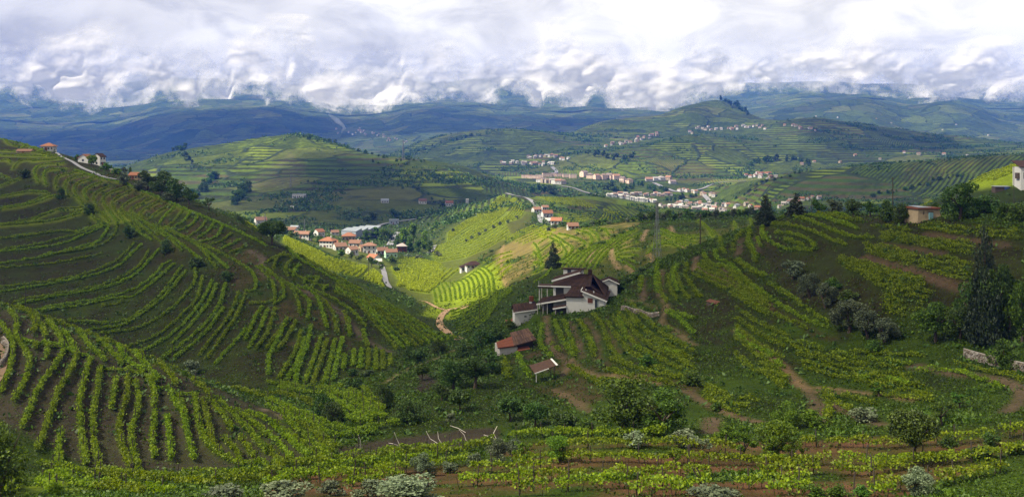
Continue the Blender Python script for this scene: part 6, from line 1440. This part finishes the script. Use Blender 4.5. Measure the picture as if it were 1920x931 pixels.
town('village_house', 'tiny white house scattered on the hills right of the town', 'scattered houses right of the town', [(1497, 308), (1508, 306), (1520, 307), (1690, 292), (1702, 293), (1790, 293), (1808, 296)], 9, (4, 7), (2.5, 3.5), 1500, 4000, 9.0, (t5,), parts=False)
town('village_house', 'speck of a white house in the far hazy village across the valley', 'houses of the far hazy village', [(632, 242), (655, 252), (690, 247), (715, 258), (735, 262), (700, 250), (670, 244), (760, 270)], 30, (2.4, 4), (1.6, 2.6), 4300, 6500, 6.0, (t5,), parts=False)
town('village_house', 'speck of a house on the far blue slopes at the right', 'houses on the far blue slopes', [(1530, 214), (1600, 214), (1720, 232), (1790, 240), (1880, 262), (1900, 264), (1905, 266)], 8, (2, 3.2), (1.4, 2.0), 2800, 6500, 14.0, (t5,), parts=False)
# church tower of the upper village
p = cast(1196, 266, 2100, 4000); m = p.y / F
root = empty('church', p, .2); tag(root, 'small white church with a square tower in the upper village', 'church')
MB().box(-2 * m, -2 * m, -2, 2 * m, 2 * m, 9 * m).build('tower', 'far_wall', root)
MB().prism([(-2.4 * m, 9 * m + .01), (2.4 * m, 9 * m + .01), (0, 12 * m)], -2.3 * m, 2.3 * m, 'x').build('roof', 'far_tile', root)
MB().box(-6 * m, -2 * m, -2, -2.02 * m, 2.5 * m, 5 * m).build('nave', 'far_wall', root)
# ------------------------------------------------------------------ the white farmhouse
root = empty('farmhouse', HB, HA)
tag(root, 'rambling white farmhouse with dark brown tiled roofs on the slope in the middle', 'house')
def tiled(name, mat, planes, t=.16, wave=.30, trim=None):
    """roof part: plates with raised tile courses; planes are (eave left, eave right, ridge right, ridge left)"""
    a = MB()
    for q in planes: a.slab(q, t)
    o = a.build(name, mat, root)
    b = MB()
    for e0, e1, r1, r0 in planes:
        up = Vector((0, 0, .03)); tile_strip(b, Vector(e0) + up, Vector(e1) + up, Vector(r0) + up, Vector(r1) + up, wave, .06, 3)
    tag(b.build('tile', mat, o), kind='stuff'); return o
# right wing: one slope falling to the right
MB().prism([(3.72, -2), (8.7, -1), (8.7, 3.35), (3.72, 5.25)], 0, 13, 'y').build('wall', 'white', root)
tiled('roof', 'tile_dark', [((9.2, -.35, 3.36), (9.2, 13.4, 3.36), (3.4, 13.4, 5.58), (3.4, -.35, 5.58))])
MB().slab([(3.38, -.50, 5.64), (9.28, -.50, 3.38), (9.28, -.36, 3.38), (3.38, -.36, 5.64)], .30).build('verge_board', 'trim', root)
MB().slab([(3.30, -.40, 5.72), (3.44, -.40, 5.72), (3.44, 13.4, 5.72), (3.30, 13.4, 5.72)], .16).build('verge_board', 'trim', root)
# front left block
MB().box(0, .012, -2.4, 3.7, 8, 4.05).build('wall', 'white', root)
tiled('roof', 'tile_dark', [((-.55, -.45, 4.10), (3.95, -.45, 4.10), (3.95, 5.2, 6.15), (1.3, 5.2, 6.15))])
MB().prism([(-.5, -.4), (1.25, 5.1), (-.5, 5.1)], 4.0, 4.14, 'z').build('eave', 'tile_dark', root)
# main two-storey block
MB().box(-3.6, 4.5, -2.6, 3.3, 15, 5.75).build('wall', 'white', root)
MB().prism([(3.31, 1), (8.4, 1), (8.4, 3.7), (5.2, 5.7), (3.31, 5.7)], 4.55, 14.9, 'y').build('wall', 'tile_dark', root)
mb = [((-4.1, 4.0, 5.80), (5.2, 4.0, 5.80), (5.2, 9.6, 7.95), (2.3, 9.6, 7.95)), ((8.6, 3.7, 3.85), (8.6, 15.2, 3.85), (5.24, 9.62, 7.9), (5.22, 9.58, 7.9)), ((-4.1, 15.4, 5.80), (-4.1, 4.0, 5.805), (2.28, 9.58, 7.94), (2.27, 9.62, 7.94)), ((8.6, 15.4, 4.2), (-4.1, 15.4, 5.82), (2.3, 9.64, 7.94), (5.2, 9.64, 7.94))]
tiled('roof', 'tile_dark', mb)
MB().box(-4.12, 3.86, 5.55, .6, 3.99, 5.83).build('eave_board', 'trim', root)
MB().box(4.1, 9.3, 7.3, 5.0, 10.1, 9.1).build('chimney', 'tile_dark', root)
MB().box(5.9, 2.6, 4.6, 6.1, 2.8, 5.05).build('vent_pipe', 'trim', root); MB().box(4.2, 1.6, 5.0, 4.4, 1.8, 5.6).build('vent_pipe', 'trim', root)
# upper left wing with its white slanting fascia
MB().prism([(-4.05, 2), (1.7, 2), (1.7, 7.9), (-4.05, 6.05)], 10.4, 15.6, 'y').build('wall', 'white', root)
tiled('roof', 'tile_dark', [((-4.7, 10.0, 6.15), (-4.7, 16, 6.15), (2.1, 16, 8.3), (2.1, 10.0, 8.3))])
MB().slab([(-4.75, 9.82, 6.20), (2.1, 9.82, 8.36), (2.1, 9.98, 8.36), (-4.75, 9.98, 6.20)], .34).build('verge_board', 'trim', root)
MB().box(-2.6, 16.02, 4, 2.2, 19, 8.05).build('wall', 'white', root)
MB().slab([(-3.1, 15.8, 8.45), (2.8, 15.8, 8.45), (2.8, 19.4, 8.1), (-3.1, 19.4, 8.1)], .2).build('roof', 'tile_dark', root)
w_ = MB().box(-1.6, 15.94, 7.0, -.7, 16.03, 8.1).build('window', 'glass', root)
MB().box(-1.66, 15.92, 6.92, -.64, 15.99, 6.99).build('sill', 'trim', w_)
# back right gable
MB().prism([(6.4, 1.0), (10.6, 1.0), (10.6, 5.0), (8.6, 5.8), (6.4, 5.0)], 15.7, 20, 'y').build('wall', 'white', root)
tiled('roof', 'tile_dark', [((6.0, 15.4, 5.05), (6.0, 20.2, 5.05), (8.6, 20.2, 6.08), (8.6, 15.4, 6.08)), ((11.2, 20.2, 4.95), (11.2, 15.4, 4.95), (8.62, 15.4, 6.07), (8.62, 20.2, 6.07))])
MB().slab([(6.0, 15.25, 5.12), (8.6, 15.25, 6.16), (8.6, 15.38, 6.16), (6.0, 15.38, 5.12)], .22).build('verge_board', 'trim', root)
MB().slab([(8.62, 15.25, 6.16), (11.2, 15.25, 5.02), (11.2, 15.38, 5.02), (8.62, 15.38, 6.16)], .22).build('verge_board', 'trim', root)
# balcony: flat plate coloured dark for the recess shade, and slanting rail
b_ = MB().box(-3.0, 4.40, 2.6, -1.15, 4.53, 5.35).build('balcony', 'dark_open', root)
r_ = MB()
for k in range(9): r_.box(-3.02 + k * .235, 3.52, 2.62, -2.97 + k * .235, 3.57, 3.55 + k * .07)
r_.slab([(-3.08, 3.48, 3.62), (-1.05, 3.48, 4.25), (-1.05, 3.60, 4.25), (-3.08, 3.60, 3.62)], .08); r_.build('railing', 'timber', b_)
MB().box(-3.15, 3.45, 2.35, -1.0, 4.49, 2.58).build('floor', 'trim', b_)
MB().box(-3.16, 3.46, -.5, -2.98, 3.64, 2.34).build('post', 'trim', b_)
# shutter, door
s_ = MB().box(4.85, -.05, 2.72, 6.0, .06, 3.85).build('window', 'shutter', root)
sl = MB()
for k in range(7): sl.box(4.90, -.075, 2.78 + k * .15, 5.95, -.052, 2.86 + k * .15)
sl.build('slat', 'shutter', s_); MB().box(4.78, -.09, 2.64, 6.07, .02, 2.715).build('sill', 'trim', s_)
d_ = MB().box(6.45, -.05, 1.55, 7.35, .06, 3.62).build('door', 'green_door', root)
MB().box(6.52, -.07, 1.7, 6.98, -.052, 3.5).build('pane', 'glass', d_); MB().box(6.38, -.08, 1.5, 6.444, .02, 3.68).build('frame', 'trim', d_); MB().box(7.356, -.08, 1.5, 7.42, .02, 3.68).build('frame', 'trim', d_)
MB().box(7.0, -.11, 2.45, 7.05, -.072, 2.6).build('handle', 'metal', d_)
MB().box(6.3, -1.1, .9, 7.5, -.09, 1.5).build('step', 'concrete', root)
MB().box(8.705, 5.0, 1.6, 8.76, 6.2, 2.7).build('window', 'glass', root); MB().box(8.705, 9.0, 1.6, 8.76, 10.2, 2.7).build('window', 'glass', root)
MB().box(-3.66, 6.5, 3.2, -3.605, 7.6, 4.6).build('window', 'glass', root)
# lean-to with white fascia and posts; back walls coloured dark for its shaded inside
tiled('porch_roof', 'tile_dark', [((-7.0, .8, 2.05), (-.4, .8, 3.30), (-.4, 4.45, 4.0), (-6.2, 4.45, 2.9))])
MB().slab([(-7.05, .62, 2.10), (-.1, .62, 3.42), (-.1, .78, 3.42), (-7.05, .78, 2.10)], .30).build('fascia', 'trim', root)
MB().slab([(-3.1, -.55, 1.35), (-.02, -.55, 1.95), (-.02, -.40, 1.95), (-3.1, -.40, 1.35)], .26).build('fascia', 'trim', root)
MB().slab([(-3.1, -.39, 1.33), (-.02, -.39, 1.93), (-.02, .6, 2.2), (-3.1, .6, 1.6)], .12).build('porch_roof', 'tile_dark', root)
MB().box(-6.3, 4.2, -1.5, -3.62, 4.4, 2.4).build('shade_back_wall', 'dark_open', root)
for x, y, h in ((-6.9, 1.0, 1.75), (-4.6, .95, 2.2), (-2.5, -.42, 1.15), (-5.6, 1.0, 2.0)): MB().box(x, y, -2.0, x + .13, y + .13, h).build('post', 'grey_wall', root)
MB().box(-2.8, .62, -2, -.03, .72, 1.3).build('shade_back_wall', 'dark_open', root)
# roof terrace on tall columns at the far left
MB().box(-7.6, 7.0, 4.75, -3.62, 11.5, 5.15).build('terrace', 'tile_dark', root)
MB().box(-7.62, 6.86, 5.155, -3.63, 6.98, 5.30).build('terrace_edge', 'trim', root)
for x, y in ((-7.4, 7.2), (-7.4, 11.1), (-5.5, 7.2)): MB().box(x, y, -3, x + .22, y + .22, 4.74).build('column', 'grey_wall', root)
MB().box(-7.45, 7.05, 5.31, -7.36, 7.14, 6.4).build('post', 'grey_wall', root)

# ---- white annex, old barn, lean-to below the farmhouse
p = cast(965, 612, 150, 260); m = p.y / F; root = empty('annex', p + Vector((0, -1.5, 1.5)), math.radians(6))
tag(root, 'small white annex with a dark roof and a red chimney above the old barn', 'house')
w, h = 39 * m, 16.5 * m
MB().prism([(0, -4.5), (w, -4.0), (w, h + .55), (0, h - .1)], 0, 4.6, 'y').build('wall', 'white', root)
tiled('roof', 'tile_dark', [((-.4, -.35, h + .05), (w + .4, -.35, h + .75), (w + .4, 2.9, h + 2.1), (-.2, 2.9, h + 1.45)), ((w + .4, 5.1, h + .7), (-.4, 5.1, h + .1), (-.2, 2.93, h + 1.44), (w + .4, 2.93, h + 2.09))])
MB().slab([(-.42, -.50, h + .10), (w + .42, -.50, h + .80), (w + .42, -.36, h + .80), (-.42, -.36, h + .10)], .22).build('eave_board', 'trim', root)
MB().box(w * .46, -.04, h * .48, w * .46 + .55, .05, h * .48 + .32).build('window', 'dark_open', root)
MB().box(w * .78, 2.2, h + .8, w * .78 + .55, 2.8, h + 2.2).build('chimney', 'trim', root)
MB().box(w * .78 - .08, 2.12, h + 2.204, w * .78 + .9, 2.88, h + 3.4).build('chimney_pot', 'brick_red', root)
p = cast(937, 668, 140, 250); root = empty('barn', p, math.radians(12)); m = p.y / F
tag(root, 'old grey barn under a weathered patched tile roof with a red left edge', 'barn')
w = 66 * m
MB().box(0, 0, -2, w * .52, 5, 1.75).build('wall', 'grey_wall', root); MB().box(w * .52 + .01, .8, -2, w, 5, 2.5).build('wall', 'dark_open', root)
tiled('roof', 'tile_mossy', [((w * .40, -.5, 2.1), (w * 1.06, -.5, 3.15), (w * 1.0, 5.4, 4.3), (w * .46, 5.4, 3.5))], wave=.24)
tiled('roof', 'brick_red', [((-.5, -.4, 1.80), (w * .42, -.4, 2.05), (w * .46, 3.6, 3.15), (-.3, 2.0, 2.45))], wave=.24)
MB().slab([(w * .5, -.9, 1.15), (w * .86, -.9, 1.45), (w * .86, .75, 1.75), (w * .5, .75, 1.5)], .12).build('lower_roof', 'brick_red', root)
MB().box(w * .60, .72, -1.5, w * .75, .79, 1.0).build('door', 'timber', root)
p = cast(1005, 716, 130, 210); root = empty('lean_to', p, math.radians(8)); m = p.y / F
tag(root, 'open lean-to shelter with a brown sheet roof on the slope below the farmhouse', 'shelter')
w = 38 * m
MB().slab([(-.3, -.3, 1.55), (w, -.3, 2.75), (w - .5, 2.6, 3.2), (-.7, 2.6, 2.2)], .10).build('roof', 'tile_mossy', root)
MB().slab([(-.3, -.40, 1.60), (w * .62, -.40, 2.35), (w * .62, -.31, 2.35), (-.3, -.31, 1.60)], .14).build('front_edge', 'trim', root)
MB().slab([(w - .02, -.35, 2.79), (w + .3, -.35, 2.86), (w - .2, 2.6, 3.28), (w - .5, 2.6, 3.22)], .10).build('side_edge', 'trim', root)
for x, y, h in ((0, 0, 1.45), (w - .3, 0, 2.6), (w - .5, 2.2, 2.9), (-.4, 2.2, 1.9)): MB().box(x, y, -1.5, x + .1, y + .1, h).build('post', 'trim' if (x, y) == (0, 0) else 'timber', root)
p = cast(953, 612, 150, 260); root = empty('tool_shed', p, .3)
tag(root, 'little tool shed with a rusty red roof half hidden left of the white annex', 'shed')
MB().box(0, 0, -1.5, 1.8, 1.5, 1.0).build('wall', 'grey_wall', root); MB().slab([(-.3, -.3, 1.1), (2.1, -.3, 1.5), (2.1, 1.8, 1.7), (-.3, 1.8, 1.3)], .08).build('roof', 'brick_red', root)

# ---- ruined hut with battered walls and a blue door
p = cast(1722, 417, 150, 235); m = p.y / F; root = empty('stone_hut', p, math.radians(6))
tag(root, 'small tan ruined hut with flared walls, flat rusty roof slab and a faded blue door', 'hut')
w, d, h = 41 * m, 4.2, 25 * m
def flare(x0, x1, y0, y1, z0, z1, k):
    b = MB(); b.v = [(x0 - k, y0 - k, z0), (x1 + k, y0 - k, z0), (x1 + k, y1 + k, z0), (x0 - k, y1 + k, z0), (x0, y0, z1), (x1, y0, z1), (x1, y1, z1), (x0, y1, z1)]
    b.f = [(0, 1, 5, 4), (1, 2, 6, 5), (2, 3, 7, 6), (3, 0, 4, 7), (4, 5, 6, 7), (3, 2, 1, 0)]; return b
flare(0, w, 0, d, -1.5, h, .65).build('wall', 'tan_wall', root)
M['rust'] = plain('rusty_edge', (0.14, 0.05, 0.03), 0.9, 0.1, 0.3, 2.0)
MB().box(-.35, -.35, h + .003, w + .25, d + .3, h + .30).build('roof', 'rust', root)
MB().slab([(0.0, -.2, h + .36), (w * .62, -.2, h + .36), (w * .5, d, h + .50), (0.1, d, h + .50)], .05).build('roof_sheet', 'shed_roof', root)
dd = MB().box(w * .46, -.60, .25, w * .46 + .80, -.20, 2.05).build('door', 'blue_door', root)
MB().box(w * .46 + .66, -.63, 1.0, w * .46 + .72, -.60, 1.15).build('handle', 'metal', dd)
MB().box(w * .46 - .12, -.55, 2.07, w * .46 + .92, -.15, 2.25).build('lintel', 'timber', root)
MB().box(w * .20, -.42, 1.6, w * .20 + .12, -.30, 2.3).build('crack', 'dark_open', root)
# ---- white house cut by the right edge, tarpaulin shed
p = cast(1914, 357, 150, 480); m = p.y / F; root = empty('edge_house', p, -.12)
tag(root, 'white house wall with a dark overhanging roof cut by the right edge of the view', 'house')
MB().box(0, 0, -2, 9, 9, 44 * m).build('wall', 'white', root)
MB().slab([(-.7, -.8, 44 * m + .1), (9.5, -.8, 44 * m + .1), (9.5, 9, 44 * m + 3), (-.7, 9, 44 * m + 3)], .25).build('roof', 'tile_dark', root)
MB().box(-.8, 1.0, 22 * m, -.02, 4.5, 33 * m).build('balcony', 'timber', root); MB().box(1.2, -.05, 22 * m, 2.4, .05, 34 * m).build('window', 'glass', root)
p = cast(1866, 362, 150, 480); m = p.y / F; root = empty('lumber_shed', p, .05)
tag(root, 'dark makeshift shed hung with a blue tarpaulin near the right edge', 'shed')
MB().box(0, 0, -.8, 18 * m, 3, 12 * m).build('wall', 'timber', root); MB().box(18.1 * m, .2, -.8, 29 * m, 3, 11 * m).build('tarpaulin', 'blue_tarp', root)
MB().slab([(-.3, -.3, 12.3 * m), (30 * m, -.3, 12.3 * m), (30 * m, 3.3, 13.6 * m), (-.3, 3.3, 13.6 * m)], .08).build('roof', 'shed_roof', root)
# ---- stack of old roof sheets
p = cast(1343, 572, 130, 260); root = empty('sheet_stack', p, .9)
tag(root, 'dark red stack of corrugated sheets lying on the bank right of the farmhouse', 'stack')
for k in range(6): MB().slab([(0, k * .38, .25 + .05 * k), (2.3, k * .38 + .15, .35 + .04 * k), (2.3, k * .38 + .5, .55 + .04 * k), (0, k * .38 + .35, .45 + .05 * k)], .05).build('sheet', 'shutter', root)
MB().box(0.1, .1, -.4, 2.0, 2.2, .2).build('base', 'timber', root)
# ---- dry stone walls
def stone_wall(label, L, h, y0, y1, n):
    A = drape(L, .42, y0, y1); mid = A[len(A) // 2]; loc = Vector((mid[0], mid[1], ground_z(*mid)))
    root = empty('stone_wall', loc); tag(root, label, 'wall')
    bm_v = []
    variants = []
    for v in range(6):
        b = MB(); r = np.random.default_rng(v); j = lambda: r.uniform(-.05, .05)
        b.v = [(x * .19 + j(), y * .16 + j(), z * .12 + j()) for z in (-1, 1) for x, y in ((-1, -1), (1, -1), (1, 1), (-1, 1))]
        b.f = [(3, 2, 1, 0), (4, 5, 6, 7), (0, 1, 5, 4), (1, 2, 6, 5), (2, 3, 7, 6), (3, 0, 4, 7)]
        variants.append(b.mesh('stone', 'stone'))
    cnt = 0
    for k in range(len(A) - 1):
        for c in range(int(h / .25)):
            if cnt >= n: break
            x, y = A[k] + (A[k + 1] - A[k]) * ((c % 2) * .5) + rng.normal(0, .03, 2)
            o = obj('stone', variants[int(rng.integers(6))], root, (x - loc.x, y - loc.y, ground_z(x, y) - loc.z + .05 + c * .235), rng.uniform(-.3, .3), (1, 1, 1)); cnt += 1
    core = MB()
    for k in range(len(A) - 1):
        (xa, ya), (xb, yb) = A[k], A[k + 1]; za, zb = ground_z(xa, ya), ground_z(xb, yb); c = len(core.v)
        core.v += [(xa - loc.x, ya + .10 - loc.y, za - loc.z - .3), (xb - loc.x, yb + .10 - loc.y, zb - loc.z - .3), (xb - loc.x, yb + .10 - loc.y, zb - loc.z + h - .12), (xa - loc.x, ya + .10 - loc.y, za - loc.z + h - .12),
                   (xa - loc.x, ya + .45 - loc.y, za - loc.z - .3), (xb - loc.x, yb + .45 - loc.y, zb - loc.z - .3), (xb - loc.x, yb + .45 - loc.y, zb - loc.z + h - .12), (xa - loc.x, ya + .45 - loc.y, za - loc.z + h - .12)]
        core.f += [(c, c + 1, c + 2, c + 3), (c + 5, c + 4, c + 7, c + 6), (c + 3, c + 2, c + 6, c + 7)]
    core.build('core', 'stone', root)
stone_wall('pale dry stone retaining wall below the dark trees at the right edge', Q6b([(1380, 705), (1480, 735), (1600, 765), (1760, 800)]), 1.3, 85, 150, 290)
stone_wall('overgrown dark stone retaining wall right of the farmhouse', Q7b([(700, 770), (820, 800), (930, 825), (1000, 815)]), 1.0, 130, 250, 200)
stone_wall('short pale stone wall beside the lane at the left edge', [(0, 690), (12, 672), (14, 655), (4, 642)], 1.1, 95, 205, 120)

# ------------------------------------------------------------------ poles, pylons, peeled sticks
def pylon(px, py, hp, label, y0, y1, arms=True):
    p = cast(px, py, y0, y1); m = p.y / F; H = hp * m; r = H * .0025 + .02 + p.y * .00009
    root = empty('pylon', p, .4); tag(root, label, 'pylon')
    wb, wt = H * .055, H * .014; zs = [0, .2, .38, .54, .68, .8, .9, 1.0]
    at = lambda z, a, b: Vector((a * (wb + (wt - wb) * min(z / .8, 1)), b * (wb + (wt - wb) * min(z / .8, 1)), z * H - (.5 if z == 0 else 0)))
    for a, b in ((1, 1), (-1, 1), (-1, -1), (1, -1)):
        l = MB()
        for z0, z1 in zip(zs[:-1], zs[1:]): l.tube(at(z0, a, b), at(z1, a, b), r, 4)
        l.build('leg', 'metal', root)
    br = MB()
    for z0, z1 in zip(zs[:-1], zs[1:]):
        for (a, b), (c, d) in (((1, 1), (-1, 1)), ((-1, 1), (-1, -1)), ((-1, -1), (1, -1)), ((1, -1), (1, 1))):
            br.tube(at(z0, a, b), at(z1, c, d), r * .55, 4); br.tube(at(z1, a, b), at(z1, c, d), r * .5, 4)
    tag(br.build('bracing', 'metal', root), kind='stuff')
    for z, l in ((.97, .11), (.88, .13)) if arms else ():
        MB().tube((-l * H, 0, z * H), (l * H, 0, z * H), r * .8, 4).build('arm', 'metal', root)
    return root
pylon(1232, 503, 112, 'tall lattice pylon rising from the vineyards behind the farmhouse', 240, 420)
pylon(756, 300, 38, 'lattice pylon on the crest of the middle hill', 1500, 2300)
pylon(571, 442, 30, 'small lattice pylon at the left end of the village', 600, 1000, False)
pylon(497, 424, 26, 'small lattice pylon at the foot of the middle hill', 700, 1200, False)
pylon(545, 352, 24, 'lattice pylon on the brown face of the middle hill', 1000, 1900, False)
def pole(px, py, hp, label, y0, y1, r=.11, bar=True, lean=0.0):
    p = cast(px, py, y0, y1); m = p.y / F; H = hp * m
    root = empty('utility_pole', p); root.rotation_euler = (0, lean, 0); tag(root, label, 'utility pole')
    MB().tube((0, 0, -.6), (0, 0, H), r, 6).build('shaft', 'post', root)
    if bar: MB().tube((-.5, 0, H - .35), (.5, 0, H - .25), r * .5, 5).build('crossarm', 'post', root)
pole(1313, 480, 58, 'dark wooden pole on the ridge right of the tall pylon', 240, 420, .16, False)
pole(1674, 402, 70, 'dark wooden pole behind the trees left of the hut', 200, 420, .10)
pole(1901, 386, 74, 'tall wooden pole close to the house at the right edge', 170, 420, .12)
pole(1793, 372, 30, 'short wooden pole behind the big tree by the hut', 200, 450, .14)
pole(1522, 404, 30, 'thin pole beside the small dark tree on the brow', 200, 420, .07, False)
pole(1014, 607, 46, 'thin dark pole in front of the porch of the farmhouse', 150, 260, .07, False)
pole(691, 520, 32, 'thin pole standing in the sunlit village vines', 330, 760, .12, False)
pole(844, 550, 26, 'thin pole on the sunlit grass field above the dirt track', 300, 520, .08, False)
pole(323, 690, 46, 'thin dark pole at the foot of the big left hillside', 150, 300, .06, False)
pole(48, 580, 46, 'thin dark pole low on the big left hillside', 150, 420, .08, False)
pole(899, 600, 34, 'thin pole on the terraces left of the farmhouse', 220, 320, .07, False)
# end posts with peeled pale poles leaning on them, along the dug plot
Qs = fr(600, 770, 5.333)
for (bx, by, tx, ty), sticks, lab in [
 ((382, 405, 385, 245), [[(400, 375), (402, 300), (380, 240)]], 'dark end post with a pale peeled pole, leftmost by the dug plot'),
 ((735, 380, 740, 225), [[(805, 365), (770, 290), (742, 215)], [(790, 350), (730, 330), (685, 322)]], 'dark end post with two pale peeled poles, second from the left by the dug plot'),
 ((1068, 345, 1070, 260), [[(1178, 328), (1100, 280), (1060, 203)]], 'dark end post with a bent pale pole, third from the left by the dug plot'),
 ((1200, 330, 1195, 300), [[(1218, 330), (1185, 280), (1176, 210)]], 'short stub with a slim pale pole, fourth from the left by the dug plot'),
 ((1405, 325, 1395, 195), [[(1465, 308), (1440, 240), (1390, 190)], [(1455, 218), (1380, 175), (1300, 148)]], 'dark end post with two crossed pale poles, fifth from the left by the dug plot'),
 ((1752, 318, 1745, 270), [[(1768, 292), (1735, 225), (1772, 155)], [(1735, 275), (1680, 255), (1635, 242)]], 'dark end post with a crooked pale pole, rightmost by the dug plot'),
 ((400, 462, 400, 370), [], 'dark stake in the nearest corner of the dug plot'), ((792, 418, 792, 360), [], 'dark stake on the near edge of the dug plot'), ((195, 462, 197, 380), [], 'dark stake at the left corner of the dug plot')]:
    (px, py), (qx, qy) = Qs([(bx, by), (tx, ty)]); p = cast(px, py, 60, 135); m = p.y / F
    root = empty('trellis_post', p); tag(root, lab, 'trellis post')
    MB().tube((0, 0, -.4), ((qx - px) * m, 0, (py - qy) * m), .065, 6).build('post', 'post', root)
    for s in sticks:
        S = [(( a - px) * m, .12, (py - b) * m + .02) for a, b in Qs(s)]
        v, q = tube_np(S, [.035, .035, .022], 6); obj('peeled_pole', mesh_np('peeled_pole', v, q, M['pale_wood']), root)
# two crossed struts in the front rows
p = cast(1309, 917, 50, 112); m = p.y / F
for dx, lab in ((0, 'dark slanting strut braced across the front vine rows, left of two'), (8, 'dark slanting strut braced across the front vine rows, right of two')):
    root = empty('strut', p + Vector((dx * m, 0, 0))); tag(root, lab, 'strut'); MB().tube((.6, 0, -.3), (-.45, 0, 1.7), .06, 6).build('post', 'post', root)

# ---- wisp of smoke over the far village
p = cast(640, 250, 4300, 6500); m = p.y / F
V_s, Q_s = tube_np([(0, 0, 0), (2 * m, 0, 5 * m), (6 * m, 0, 9 * m), (3 * m, 0, 15 * m), (-8 * m, 0, 24 * m), (-24 * m, 0, 36 * m)], [1.0 * m, 2.2 * m, 3.6 * m, 3.0 * m, 5.5 * m, 2.0 * m], 12)
n_ = len(V_s); V_s = [v * (1, 1, 1) for v in V_s] ; Q_t = Q_s
bm = bmesh.new(); vv = [bm.verts.new(tuple(v)) for v in V_s]
for q in Q_t: bm.faces.new([vv[int(i)] for i in q])
bm.faces.new(vv[:12][::-1]); bm.faces.new(vv[-12:]); me = bpy.data.meshes.new('smoke'); bm.to_mesh(me); bm.free(); me.materials.append(cloud_mat('smoke', 0.012))
tag(obj('smoke', me, None, p), kind='stuff')
